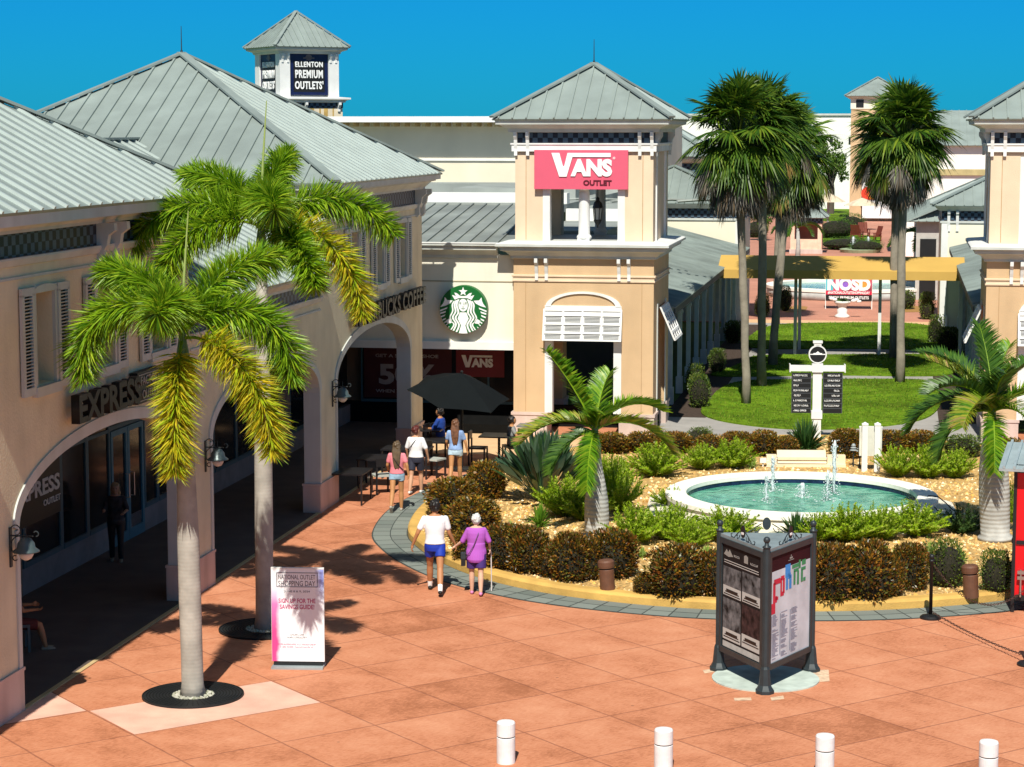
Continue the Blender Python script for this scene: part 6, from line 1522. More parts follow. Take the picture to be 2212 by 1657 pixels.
for c, _ in corners:
    b = MB(); b.lathe([(.15, 0), (.15, .05), (.13, .07), (.10, .13), (.075, .38), (.06, .42)], 8, tuple(c), a0=.39); b.build('foot', charcoal, KI)
    b = MB(); b.lathe([(.055, .40), (.055, ZT + .08)], 8, tuple(c), a0=.39); b.build('post', charcoal, KI)
    b = MB(); b.lathe([(.065, ZT + .08), (.068, ZT + .10), (.036, ZT + .12), (.03, ZT + .16)], 10, tuple(c)); b.ball((c.x, c.y, ZT + .205), .054, 14, 9); b.build('finial', charcoal, KI, True)
def face(a, b, nm):
    d = (b - a).normalized(); n = Vector((d.y, -d.x, 0)); L = (b - a).length
    return a, d, n, L
top = MB(); cen = (pf + pl_ + pr_) / 3
ex = [cen + (c - cen) * 1.03 for c, _ in corners]
top.prism(ex, ZT, ZT + .05); top.build('top_plate', mat('kiosk_top_grey', (0.25, 0.30, 0.31), .5, .2, var=.15), KI)
bp_ = MB(); bp_.prism([cen + (c - cen) * .9 for c, _ in corners], ZB + .02, ZB + .06); bp_.build('base_plate', black, KI)
for (a, b_, nm) in ((pl_, pf, 'left'), (pf, pr_, 'right'), (pr_, pl_, 'rear')):
    a_, d, n, L = face(a, b_, nm); fr = MB(); i0, i1 = .055, L - .055
    def B(mb, u0, u1, z0, z1, o0, o1, m=0):
        P = [a_ + d * u + n * o + Vector((0, 0, z)) for z in (z0, z1) for o in (o0, o1) for u in (u0, u1)]; i = [mb.P(p) for p in P]
        for q in ((0, 2, 3, 1), (4, 5, 7, 6), (0, 1, 5, 4), (2, 6, 7, 3), (0, 4, 6, 2), (1, 3, 7, 5)): mb.f.append([i[k] for k in q]); mb.m.append(m)
    B(fr, i0, i1, ZT - .09, ZT, -.03, .035); B(fr, i0, i1, ZB, ZB + .09, -.03, .035); B(fr, i0, i0 + .07, ZB + .09, ZT - .09, -.03, .035); B(fr, i1 - .07, i1, ZB + .09, ZT - .09, -.03, .035)
    fr.build('frame', charcoal, KI)
    p = MB(); p0, p1, z0, z1 = i0 + .07, i1 - .07, ZB + .09, ZT - .09; w_ = p1 - p0; h_ = z1 - z0
    if nm == 'right':
        B(p, p0, p1, z0, z1 - .24, 0, .012, 0); B(p, p0, p1, z1 - .24, z1, 0, .012, 1)
        pn = p.build('map_panel', [mat('map_paper', (0.62, 0.66, 0.72), .45, var=.10, scale=3, var2=.2, scale2=2.5), mat('dark_maroon', (0.035, 0.006, 0.009), .7, spec=.15)], KI)
        def blob(nm_, c_, polys):
            q = MB()
            for po_ in polys:
                q.poly([a_ + d * (p0 + x * w_) + n * .016 + Vector((0, 0, z0 + y * h_)) for x, y in po_])
            q.build(nm_, c_, pn)
        R_ = lambda x, y, a, b: [(x, y), (x + a, y), (x + a, y + b), (x, y + b)]
        rd, bl, gr = mat('map_red', (.55, .015, .05), .5), mat('map_blue', (.03, .25, .65), .5), mat('map_green', (.03, .25, .10), .5)
        blob('map_block', rd, [R_(.06, .56, .10, .06), R_(.06, .62, .06, .13), R_(.08, .73, .16, .05), R_(.12, .58, .07, .03), R_(.24, .60, .09, .04), R_(.24, .64, .04, .13), R_(.30, .62, .05, .14), R_(.25, .75, .09, .04), R_(.02, .46, .10, .10)])
        blob('map_block', bl, [R_(.36, .76, .13, .12), R_(.38, .64, .05, .12), R_(.46, .64, .06, .13), R_(.42, .74, .08, .05)])
        blob('map_block', gr, [R_(.53, .82, .20, .035), R_(.70, .80, .05, .08), R_(.78, .82, .1, .05), R_(.57, .66, .05, .13), R_(.57, .78, .13, .03), R_(.66, .65, .05, .13), R_(.76, .66, .05, .12), R_(.76, .77, .12, .03), R_(.82, .66, .06, .035)])
        ln = MB()
        for cx in (.05, .27, .52):
            for k in range(34):
                if rnd.random() < .12: continue
                y = .03 + k * .0125; wl = rnd.uniform(.08, .17); ln.poly([a_ + d * (p0 + x * w_) + n * .016 + Vector((0, 0, z0 + yy * h_)) for x, yy in ((cx, y), (cx + wl, y), (cx + wl, y + .005), (cx, y + .005))])
            ln.poly([a_ + d * (p0 + x * w_) + n * .0165 + Vector((0, 0, z0 + yy * h_)) for x, yy in ((cx - .03, .05), (cx - .012, .05), (cx - .012, .44), (cx - .03, .44))])
        ln.build('directory_lines', mat('faint_ink', (.22, .24, .32), .6), pn)
        e_ = MB(); c_ = a_ + d * (p0 + w_ * .5) + n * .018 + Vector((0, 0, z1 - .12))
        for q in (R_(-.10, -.035, .20, .012), R_(-.05, -.01, .10, .03), R_(-.012, .03, .024, .022)): e_.poly([c_ + d * x + Vector((0, 0, y)) for x, y in q])
        e_.build('emblem', greyl, pn)
    elif nm == 'left':
        B(p, p0, p1, z0, z1, 0, .012, 0); pn = p.build('advert_panel', mat('dark_grey_poster', (.016, .013, .013), .7, spec=.15, var=.2, scale=8), KI)
        def rectp(nm_, m_, x0, y0, x1, y1, o=.016):
            q = MB(); q.poly([a_ + d * (p0 + x * w_) + n * o + Vector((0, 0, z0 + y * h_)) for x, y in ((x0, y0), (x1, y0), (x1, y1), (x0, y1))]); return q.build(nm_, m_, pn)
        ph = mat('mono_photo', (.11, .11, .115), .7, spec=.15, var=.95, scale=7, detail=8); pd = mat('mono_photo_dark', (.04, .022, .022), .7, spec=.15, var=.9, scale=8, detail=8); cap = mat('caption_grey', (.50, .51, .49), .6, var=.03)
        rectp('strip', mat('pale_strip', (.42, .45, .44), .6, var=.12, scale=8), .03, .01, .97, .065)
        for x0, x1, ya, yb, yc, mm in ((.03, .49, .51, .605, .79, ph), (.52, .97, .515, .61, .80, ph), (.03, .49, .085, .19, .485, ph), (.52, .97, .085, .21, .49, pd)):
            rectp('photo', mm, x0, yb, x1, yc); rectp('caption', cap, x0, ya, x1, yb)
            for q, (s_, hh) in enumerate((('', .022), ('', .01), ('', .01))):
                rectp('caption_line', blackl, x0 + .08 - .03 * q, yb - .03 - .022 * q - hh, x1 - .08 + .03 * q, yb - .03 - .022 * q, .018)
        for s_, x, y, wq in (('DINE', .38, .915, .16), ('ORDER', .82, .90, .2)):
            glyphs('lettering', wq * w_, .035, mat('pale_ink', (.5, .5, .48), .5), pn, a_ + d * (p0 + x * w_) + n * .014 + Vector((0, 0, z0 + y * h_)), d, 90)
        mt = MB()
        for po_ in (((.04, .90), (.11, .955), (.15, .93), (.19, .96), (.28, .90), (.16, .885)), ((.56, .885), (.66, .885), (.66, .95), (.61, .965), (.56, .95))): mt.poly([a_ + d * (p0 + x * w_) + n * .017 + Vector((0, 0, z0 + y * h_)) for x, y in po_])
        mt.build('emblem', greyl, pn)
        for q in range(2): rectp('text_line', mat('pale_ink', (.5, .5, .48), .5), .05, .845 - q * .022, .93, .853 - q * .022, .017)
    else: B(p, p0, p1, z0, z1, 0, .012); p.build('rear_panel', blackl, KI)
    mid = a_ + d * (L / 2) + n * 0.0; m_ = MB(); m_.M = Matrix.Translation(mid + Vector((0, 0, ZT + .20))) @ Matrix(((d.x, n.x, 0, 0), (d.y, n.y, 0, 0), (0, 0, 1, 0), (0, 0, 0, 1))) @ Matrix.Rotation(RAD(90), 4, 'X')
    m_.lathe([(.085, -.008), (.085, .008)], 20, sx=.8, sy=1.2)
    for x in (-.02, .02): m_.lathe([(.022, -.012), (.022, .012)], 10, (x, -.03 + .0, 0), 1)
    if nm != 'rear': m_.build('medallion', [black, whitel], KI)
    else: m_.build('medallion', [charcoal, charcoal], KI)
    sc = MB()
    for sg in (-1, 1):
        q = lambda u, z: mid + d * (u * sg) + Vector((0, 0, ZT + z))
        sc.tube([q(.08, .2), q(.18, .14), q(.30, .05), q(.38, .06), q(.40, .10), q(.36, .11)], .009, 5); sc.tube([q(.1, .13), q(.13, .08), q(.18, .06), q(.20, .10), q(.17, .12)], .008, 5)
    sc.build('scrollwork', charcoal, KI)
# standing banner sign
SP = G(645, 1441); SB = thing('standing_sign', 'white and pink stand-up event sign beside the farther foxtail palm', 'sign', (SP.x, SP.y, 0), RAD(-3))
b = MB(); b.box(-.42, .42, -.18, .2, 0, .035); b.box(-.40, .40, -.03, .03, .035, .09, 1); b.build('base', [mat('grey_base', (.35, .40, .42), .4, .3), black], SB)
def bannermat():
    m = bpy.data.materials.new('printed_banner'); m.use_nodes = True; nt = m.node_tree; b = nt.nodes['Principled BSDF']; L = nt.links.new
    tc = nd(nt, 'ShaderNodeTexCoord'); sx = nd(nt, 'ShaderNodeSeparateXYZ'); L(tc.outputs['Object'], sx.inputs[0]); no = nd(nt, 'ShaderNodeTexNoise'); no.inputs['Scale'].default_value = 3.2; no.inputs['Detail'].default_value = 6; L(tc.outputs['Object'], no.inputs[0])
    def mm(op, a, b_):
        n = nd(nt, 'ShaderNodeMath', operation=op)
        for i, x in enumerate((a, b_)):
            if isinstance(x, (int, float)): n.inputs[i].default_value = x
            else: L(x, n.inputs[i])
        n.use_clamp = op == 'MULTIPLY'; return n.outputs[0]
    l = mm('MULTIPLY', mm('SUBTRACT', mm('ADD', -0.36, mm('MULTIPLY', no.outputs[0], .16)), sx.outputs[0]), 14.0)
    zf = mm('MULTIPLY', mm('SUBTRACT', 1.38, sx.outputs[2]), 3.0); l = mm('MULTIPLY', l, zf)
    r = mm('MULTIPLY', mm('SUBTRACT', sx.outputs[0], mm('SUBTRACT', 0.37, mm('MULTIPLY', no.outputs[0], .18))), 9.0); zr = mm('MULTIPLY', mm('SUBTRACT', sx.outputs[2], 1.05), 2.6); r = mm('MULTIPLY', r, zr)
    cr = nd(nt, 'ShaderNodeValToRGB'); cr.color_ramp.elements[0].color = (.80, .06, .25, 1); cr.color_ramp.elements[1].color = (.45, .30, .65, 1); cr.color_ramp.elements[0].position = .35; cr.color_ramp.elements[1].position = .85; L(mm('MULTIPLY', sx.outputs[2], .6), cr.inputs[0])
    a = nd(nt, 'ShaderNodeMix', data_type='RGBA'); a.inputs[6].default_value = (.86, .86, .88, 1); L(cr.outputs[0], a.inputs[7]); L(l, a.inputs[0])
    c = nd(nt, 'ShaderNodeMix', data_type='RGBA'); L(a.outputs[2], c.inputs[6]); c.inputs[7].default_value = (.28, .33, .72, 1); L(r, c.inputs[0]); L(c.outputs[2], b.inputs['Base Color']); b.inputs['Roughness'].default_value = .45; return m
b = MB(); b.box(-.425, .425, -.022, .022, .10, 1.62); b.build('panel', bannermat(), SB)
b = MB(); b.box(-.43, .43, -.026, .026, 1.62, 1.645); b.box(-.43, -.426, -.024, .024, .10, 1.62); b.box(.426, .43, -.024, .024, .10, 1.62); b.build('frame', white, SB)
ink = mat('grey_ink', (.10, .09, .10), .5); mag = mat('magenta_ink', (.50, .02, .14), .5)
for s_, wd, ht, z, m_, bo in (('NATIONAL OUTLET', .60, .075, 1.49, ink, .0), ('SHOPPING DAY', .60, .085, 1.385, ink, .0), ('JUNE 8 & 9, 2024', .42, .04, 1.25, ink, 0), ('SIGN UP FOR THE', .60, .075, 1.10, mag, .015), ('SAVINGS GUIDE!', .56, .075, 1.00, mag, .015), ):
    text('lettering', s_, wd, ht, .003, m_, SB, Vector((-.01, -.022, z)), (1, 0, 0), bo)
for q_, (wd, ht, z, m_) in enumerate(((.22, .028, .54, ink), (.34, .028, .495, ink), (.62, .026, .38, mag), (.55, .026, .335, mag))): glyphs('lettering', wd, ht, m_, SB, Vector((-.01, -.022, z)), (1, 0, 0), 80 + q_, .003)
b = MB()
for x0, x1, z0, z1 in ((-.34, .33, 1.555, 1.565), (-.34, .33, 1.325, 1.335), (-.34, -.33, 1.335, 1.555), (.32, .33, 1.335, 1.555)): b.box(x0, x1, -.026, -.0221, z0, z1)
b.build('box_outline', ink, SB)
# bollards
bw = mat('white_bollard_paint', (.78, .78, .78), .5, var=.04, scale=6, var2=.12, scale2=5, bump=.15, bscale=20)
def bollard(p, label):
    t = thing('bollard', label, 'bollard', (p.x, p.y, 0), 0, 'white bollards along the front')
    b = MB(); b.lathe([(.128, 0), (.128, .36), (.122, .365)], 28); b.build('body', bw, t); b = MB(); b.lathe([(.120, .365), (.120, .378)], 28); b.build('groove', blackl, t)
    b = MB(); b.lathe([(.122, .378), (.128, .383), (.128, .56), (.118, .578), (.06, .584), (.01, .585)], 28); b.build('cap', bw, t); return t
P_ = [G(1093, 1647), G(1433, 1664), G(1781, 1678), G(2134, 1692)]
for p, l in zip(P_, ('white bollard at the left end of the front row, its base in view', 'white bollard second from the left in the front row', 'white bollard third from the left, below the map kiosk', 'white bollard at the right end of the front row')): bollard(p, l)
rust = mat('rust_brown_paint', (.13, .055, .03), .6, var=.15, scale=8)
for p, l in ((G(1313, 1278, GZ), 'brown louvred path light in front of the middle croton bushes'), (G(2098, 1290, GZ), 'brown louvred path light near the red booth')):
    t = thing('path_light', l, 'path light', p, 0, 'brown path lights in the gravel'); b = MB(); b.lathe([(.14, 0), (.14, .42), (.135, .43)], 24); b.build('body', rust, t); b = MB(); b.lathe([(.12, .43), (.12, .46)], 24); b.build('gap', blackl, t)
    b = MB(); b.lathe([(.15, .46), (.155, .50), (.155, .57), (.13, .60), (.01, .605)], 24); b.build('cap', rust, t); t.rotation_euler = (0, RAD(-4), 0)
# rope posts and chain
def ropepost(p, label):
    t = thing('rope_post', label, 'post', (p.x, p.y, 0), 0, 'black rope posts'); b = MB(); b.lathe([(.19, 0), (.19, .03), (.16, .055), (.06, .07), (.03, .08)], 28); b.build('base', black, t)
    b = MB(); b.lathe([(.032, .08), (.032, 1.02), (.05, 1.03), (.05, 1.06), (.03, 1.075)], 14); b.build('pole', black, t, True); b = MB(); b.ball((0, 0, 1.12), .05); b.build('knob', black, t, True); return t
R1 = G(2010, 1336); R2 = G(2222, 1437); ropepost(R1, 'black rope post in front of the dark croton bushes'); ropepost(R2, 'black rope post whose base pokes in at the right edge')
def chain(label, a, b, sag):
    t = thing('chain', label, 'chain', a, 0, 'chains of the rope posts'); mb = MB(); n = 60; P = [(b - a) * (i / n) + Vector((0, 0, -sag * 4 * (i / n) * (1 - i / n))) for i in range(n + 1)]
    for i in range(n):
        p, q = P[i], P[i + 1]; d = (q - p); x = d.cross(Vector((0, 0, 1))).normalized(); y = d.cross(x).normalized(); s = x if i % 2 else y; c = (p + q) / 2; d = d.normalized(); L = (q - p).length
        mb.tube([c + d * (math.cos(k) * L * .62) + s * (math.sin(k) * .018) for k in [2 * math.pi * j / 8 for j in range(9)]], .006, 4, 0, False)
    mb.build('links', mat('chain_brown', (.10, .055, .045), .5, .5), t)
chain('chain sagging from the rope post to the red booth', Vector((R1.x, R1.y, 1.0)) , Vector((G(2215, 1330).x + .1, G(2215, 1330).y, .62)), .55) if False else None
RBp = G(2200, 1318)
chain('sagging chain from the rope post to the red booth', Vector((R1.x + .03, R1.y, .98)), Vector((RBp.x + .12, RBp.y - .25, .50)), .52)
chain('chain from the rope post towards the bottom right', Vector((R1.x + .03, R1.y, .12)), Vector((R2.x, R2.y, .14)), .06)
# red booth
RB = thing('red_booth', 'red and black booth with a grey roof cut by the right edge', 'booth', (RBp.x + .82, RBp.y + .28, 0), RAD(-17)); redp = mat('red_paint', (.62, .008, .012), .35, var=.04)
b = MB()
for k in range(9): x = -.78 + k * .175; b.box(x, x + .165, -.70, -.66, .3, 2.62)
for k in range(8): y = -.66 + k * .17; b.box(-.82, -.78, y, y + .16, .3, 2.62)
b.box(-.775, .8, -.655, .7, .3, 2.62); b.build('body', redp, RB)
b = MB()
for x, y in ((-.83, -.72), (.78, -.72), (-.83, .66)): b.box(x, x + .06, y, y + .06, .0, 2.7)
b.box(-.76, .78, -.73, -.70, 1.25, 1.32); b.box(-.76, .78, -.73, -.70, .22, .32); b.box(-.76, .78, -.73, -.70, 2.55, 2.70); b.box(-.85, -.82, -.64, .66, 1.25, 1.32); b.box(-.85, -.82, -.64, .66, 2.55, 2.7); b.build('frame', black, RB)
b = MB(); b.slope([(-1.08, -1.0, 2.66), (1.1, -1.0, 2.66), (1.1, 1.0, 2.86), (-1.08, 1.0, 2.86)], (0, 1, .1), .18); b.build('roof', mat('corrugated_sheet', (.38, .46, .48), .45, .3), RB)
b = MB(); b.box(-.72, -.60, -.80, -.73, .62, .68); b.box(-.72, -.60, -.80, -.73, .72, .78); b.tube([(-.66, -.78, .8), (-.66, -.78, .3)], .02, 6); b.build('latch', mat('steel', (0.5, 0.5, 0.48), 0.3, 0.9), RB)
for x in (-.55, .5):
    b = MB(); b.M = Matrix.Translation((x, -.6, .11)) @ Matrix.Rotation(RAD(90), 4, 'Y'); b.lathe([(.11, -.03), (.11, .03)], 18); b.build('castor', charcoal, RB)
# directory sign on the far side of the garden
DP = G(1763, 945, GZ); DS = thing('directory_sign', 'white post sign with two columns of black name plates and a round crest', 'sign', DP, RAD(-4)); kd = DP.y / F
def dz(v): return H - (v - YH) * kd - GZ
b = MB(); b.box(-.12, .12, -.08, .08, 0, dz(800)); b.box(-.15, .15, -.11, .11, dz(905), dz(888)); b.build('post', white, DS)
b = MB(); b.box(-.74, .74, -.10, .10, dz(801), dz(789)); 
for sx_ in (-1, 1): b.box(min(sx_ * .74, sx_ * .77), max(sx_ * .74, sx_ * .77), -.14, .14, dz(803), dz(786))
b.box(-.15, .15, -.13, .13, dz(803), dz(784)); b.build('crossbeam', white, DS)
b = MB(); b.M = Matrix.Translation((0, -.05, dz(764))) @ Matrix.Rotation(RAD(90), 4, 'X'); b.lathe([(.25, -.05), (.25, .03)], 32); b.lathe([(.215, .03), (.215, .04)], 32, m=1); b.build('crest', [white, blackl], DS)
b = MB(); b.box(-.10, .10, -.08, .08, dz(746), dz(740)); b.box(-.13, .13, -.1, .1, dz(740), dz(735)); b.box(-.04, .04, -.04, .04, dz(789), dz(780)); b.build('cap', white, DS)
e_ = MB(); cz = dz(764)
for x0, x1, z0, z1 in ((-.21, .21, -.012, .012), (-.12, .12, .012, .035), (-.05, .05, .035, .055), (-.02, .02, .055, .08)): e_.box(x0, x1, -.10, -.092, cz + z0, cz + z1)
e_.build('emblem', whitel, DS)
rows = [('x', 'x', .5, .45), ('x', 'x', .3, .45), ('x', 'x', .22, .55), ('x', 'x', .55, .25), ('x', 'x', .26, .3), ('x', 'x', .5, .55), ('x', 'x', .56, .56), ('‹ MALL OFFICE', '', .45, 0)]
hT, hB = dz(805), dz(893); rh = (hT - hB) / 8
for sg in (-1, 1):
    c = MB(); xa, xb = (-.70, -.16) if sg < 0 else (.16, .70); c.box(xa, xb, -.05, .05, hB, hT); c.build('plate_frame', mat('plate_grey', (.06, .065, .07), .5), DS)
    for k in range(8):
        z1 = hT - k * rh - .015; z0 = z1 - rh + .035; q = MB(); q.box(xa + .02, xb - .02, -.06, -.0501, z0, z1); q.build('name_plate', blackl, DS)
        s_ = rows[k][0 if sg < 0 else 1]; wd = rows[k][2 if sg < 0 else 3] * .80
        if s_:
            cx = xa + .05 + wd / 2 if sg < 0 else xb - .05 - wd / 2
            (text('lettering', s_, wd, rh * .34, .004, whitel, DS, Vector((cx, -.061, (z0 + z1) / 2)), (1, 0, 0), .02) if k == 7 else glyphs('lettering', wd, rh * .34, whitel, DS, Vector((cx, -.061, (z0 + z1) / 2)), (1, 0, 0), 60 + k + 9 * sg))
# white post board
p = G(1878, 1018, GZ); t = thing('post_board', 'back of a notice board on two thick white posts', 'sign', p, RAD(-6)); k = p.y / F
for x in (-.20, .11):
    b = MB(); b.box(x - .0, x + .14, -.10, .04, 0, 1.17); b.box(x - .01, x + .15, -.11, .05, 1.17, 1.21); b.lathe([(.09, 1.21), (.01, 1.25)], 4, (x + .07, -.03, 0), a0=.785); b.build('post', white, t)
b = MB(); b.box(-.26, .30, .045, .09, .38, 1.10); b.build('board', mat('pale_board', (.6, .6, .52), .7), t)
b = MB(); b.box(-.27, .31, .042, .10, 1.10, 1.13); b.build('board_edge', white, t)
# garden path lamps near the pool
for u, v, l in ((1843, 1008, 'tiered grey garden lamp left of the notice board posts'), (1857, 1010, 'second tiered grey garden lamp nearer the notice board posts')):
    p = G(u, v, GZ); t = thing('garden_lamp', l, 'lamp', p); b = MB(); b.lathe([(.02, 0), (.02, .42)], 8); b.build('stem', charcoal, t); b = MB()
    for k in range(3): b.lathe([(.10 - .02 * k, .42 + .06 * k), (.03, .47 + .06 * k)], 14)
    b.build('lamp_shade', mat('grey_tier', (.3, .33, .33), .5), t)
p = G(1648, 1008, GZ); t = thing('spot_lamp', 'small white spot lamp in the gravel left of the stone bench', 'lamp', p); b = MB(); b.box(-.08, .08, -.05, .05, .1, .22); b.tube([(0, 0, 0), (0, 0, .1)], .02); b.build('head', white, t)
p = G(1285, 1165, GZ); t = thing('flood_lamp', 'flat black flood lamp at the foot of the left bottle palm', 'lamp', p + Vector((-.25, -.1, 0))); b = MB(); b.box(-.16, .16, -.1, .1, .08, .14); b.tube([(0, 0, 0), (0, 0, .09)], .02); b.build('head', charcoal, t)
# urn, banner beyond
UP = G(1819, 686); t = thing('urn_planter', 'white stone urn planter in front of the colourful banner', 'planter', UP); b = MB(); b.lathe([(.34, 0), (.34, .1), (.24, .16), (.22, .2), (.24, .38), (.2, .42), (.19, .5), (.3, .62), (.36, .68), (.38, .74), (.33, .76)], 20); b.build('urn', white, t, True)
b = MB()
for k in range(40): a = rnd.uniform(0, 6.28); b.blade((0, 0, .74), (math.cos(a), math.sin(a), rnd.uniform(.4, 1.6)), rnd.uniform(.25, .55), .09, .5)
b.build('foliage', strapm, t)
b = MB()
for x in (-.5, -.38, .62, .74, .5): b.ball((x, -.1, .80 + rnd.uniform(-.05, .1)), .13, 8, 6, sz=.6)
b.build('white_flowers', whitel, t, True)
NP_ = G(1833, 668); NB = thing('banner_sign', 'colourful banner with four big white letters standing before the second pool', 'banner', (NP_.x, NP_.y, 0), RAD(-9))
b = MB(); b.box(-1.1, 1.1, -.02, .02, .86, 2.2, 0); b.box(-1.1, 1.1, -.021, .02, .70, .86, 1); b.box(-1.1, 1.1, -.021, .02, .40, .70, 2); b.build('panel', [mat('banner_pink', (.70, .08, .15), .6, var=.7, scale=1.6), mat('banner_red', (.6, .01, .05), .6), blackl], NB)
b = MB(); 
for x in (-1.12, 1.08): b.box(x, x + .04, -.02, .02, 0, 2.3)
b.build('frame_posts', white, NB)
b = MB(); b.box(-1.1, -.75, -.024, -.0205, .9, 2.25); b.build('colour_patch', mat('patch_cyan', (.1, .5, .6), .6), NB)
b = MB(); b.box(.35, 1.0, -.024, -.0205, 1.0, 1.8); b.build('colour_patch', mat('patch_orange', (.85, .30, .05), .6), NB)
b = MB(); b.box(-.45, -.05, -.024, -.0205, 1.0, 1.8); b.build('colour_patch', mat('patch_violet', (.25, .12, .55), .6), NB)
text('lettering', 'NOSD', 2.05, .62, .02, whitel, NB, Vector((0, -.025, 1.20)), (1, 0, 0), .06)
text('lettering', '#NATIONALOUTLETSHOPPINGDAY', 2.0, .14, .01, whitel, NB, Vector((0, -.025, .79)), (1, 0, 0), .03)
text('lettering', 'SIMON PREMIUM OUTLETS', 1.9, .14, .01, whitel, NB, Vector((0, -.025, .56)), (1, 0, 0), .03)
# far umbrellas and garden chairs
tanc = mat('tan_canvas', (.62, .50, .36), .8)
def umbrella(label, loc, r, zr, za, m, n=8, tilt=(0, 0), rot=0.0, polr=.03, pm=black, grp=None):
    t = thing('patio_umbrella', label, 'umbrella', loc, 0, grp); Mx = Matrix.Translation((0, 0, za)) @ Matrix.Rotation(tilt[0], 4, 'X') @ Matrix.Rotation(tilt[1], 4, 'Y') @ Matrix.Rotation(rot, 4, 'Z')
    b = MB(); b.M = Mx; ring_ = [(r * math.cos(2 * math.pi * k / n), r * math.sin(2 * math.pi * k / n), zr - za) for k in range(n)]; mr = [(p[0] * .5, p[1] * .5, (zr - za) * .42) for p in ring_]
    for k in range(n):
        j = (k + 1) % n; sag = [((ring_[k][i] + ring_[j][i]) / 2) * (1 if i == 2 else .955) for i in range(3)]; ms = [((mr[k][i] + mr[j][i]) / 2) * (1 if i == 2 else .98) for i in range(3)]
        b.poly([(0, 0, 0), mr[k], ms]); b.poly([(0, 0, 0), ms, mr[j]]); b.poly([mr[k], ring_[k], sag, ms]); b.poly([ms, sag, ring_[j], mr[j]])
    b.build('canopy', m, t); b = MB(); b.M = Mx
    for k in range(n): b.tube([(0, 0, -.06), (ring_[k][0] * .97, ring_[k][1] * .97, ring_[k][2] - .03)], .012, 4)
    b.build('ribs', pm, t); b = MB(); b.tube([(0, 0, 0), (0, 0, za - .02)], polr, 8); b.ball((0, 0, za + .03), .04, 8, 6); b.build('pole', pm, t); return t
umbrella('tan patio umbrella behind the bushes left of the distant tower', G(1788, 490), 1.55, 2.2, 3.0, tanc, polr=.1, pm=greyp)
umbrella('tan patio umbrella above the red garden chairs', G(1861, 497), 1.55, 2.1, 2.75, tanc)
for u, v, rz, l in ((1851, 517, 2.6, 'red garden chair left of the far umbrella table'), (1866, 512, 0.1, 'dark garden chair behind the far umbrella pole'), (1890, 521, -1.2, 'red garden chair right of the far umbrella table')):
    t = thing('garden_chair', l, 'chair', G(u, v), rz); rw = mat('red_brown_wood', (.16, .03, .015), .7); b = MB()
    for k in range(5): b.bar((-.3 + k * .15, .25, .35), (-.3 + k * .15, .5, 1.15), .13, .03)
    b.build('backrest', rw, t); b = MB(); b.box(-.35, .35, -.3, .3, .34, .38); b.build('seat', rw, t)
    for x in (-.4, .36):
        b = MB(); b.box(x, x + .06, -.35, -.28, 0, .6); b.box(x, x + .06, .25, .32, 0, .6); b.box(x - .03, x + .09, -.4, .35, .6, .63); b.build('arm', rw, t)
p = G(2017, 605); t = thing('orange_banner', 'small orange and white feather banner right of the far plaza', 'banner', G(1972, 538)); b = MB(); b.box(-.25, .25, -.02, .02, .3, 2.6); b.build('cloth', mat('orange_cloth', (.85, .22, .02), .7), t); b = MB(); b.box(-.25, .25, -.02, .02, 2.6, 3.4); b.build('white_top', whitel, t)
# cafe furniture
drk = mat('dark_cafe_metal', (.02, .018, .02), .4, .3); lit = mat('grey_cafe_top', (.18, .18, .18), .5)
def table(label, loc, w_=.75, d_=.75, h_=.74, m=drk, legs4=False, rz=-TH):
    t = thing('cafe_table', label, 'table', loc, rz, 'dark cafe tables'); b = MB(); b.box(-w_ / 2, w_ / 2, -d_ / 2, d_ / 2, h_ - .035, h_); b.build('tabletop', m, t)
    if legs4:
        for x in (-w_ / 2 + .02, w_ / 2 - .06):
            for y in (-d_ / 2 + .02, d_ / 2 - .06): b = MB(); b.box(x, x + .04, y, y + .04, 0, h_ - .035); b.build('leg', drk, t)
    else:
        b = MB(); b.tube([(0, 0, .03), (0, 0, h_ - .035)], .035, 10); b.build('leg', drk, t); b = MB(); b.box(-.26, .26, -.26, .26, 0, .03); b.build('base', drk, t)
    return t
def chair(label, loc, rz, m=drk, seatm=None):
    t = thing('cafe_chair', label, 'chair', loc, rz, 'dark cafe chairs'); b = MB(); b.box(-.22, .22, -.22, .22, .43, .47); b.build('seat', seatm or m, t)
    b = MB(); b.box(-.22, .22, .20, .24, .68, .88); b.build('backrest', m, t)
    for x in (-.22, .18):
        b = MB(); b.box(x, x + .04, .19, .23, 0, .68); b.build('leg', m, t); b = MB(); b.box(x, x + .04, -.22, -.18, 0, .43); b.build('leg', m, t)
    return t
table('dark square table nearest the third arcade pillar', G(750, 1084), 1.0, 1.0, .74, drk, True)
table('low dark table behind the pillar table', G(818, 1050), .9, .9, .72, drk, True)
table('dark table in the umbrella shade beside the walking girl in pink', G(880, 1030), 1.2, .8, .74, drk, True)
table('dark table just behind the woman in the white shirt', G(932, 1012), 1.1, .8, .74)
table('dark table between the umbrella pole and the bird of paradise plant', G(1078, 1000), .95, .8, .74)
table('small grey topped table against the corner tower plinth', G(1149, 978), .75, .6, .76, lit)
table('dark table where the person in blue sits', G(925, 985), .8, .8, .74)
chair('dark chair facing the table right of the umbrella pole', G(1033, 1004), RAD(80))
chair('chair with a pale seat behind the woman in denim shorts', G(938, 1030), RAD(60), drk, mat('pale_seat', (.42, .44, .40), .6))
chair('chair with a pale seat left of the walking girl in pink', G(826, 1066), RAD(200), drk, mat('pale_seat', (.42, .44, .40), .6))
chair('chair under the person in the blue top', G(953, 984), RAD(70))
chair('dark chair at the far table under the third arch', G(905, 985), RAD(250))
chair('chair under the seated person right of the umbrella pole', G(1105, 1000), RAD(-80))
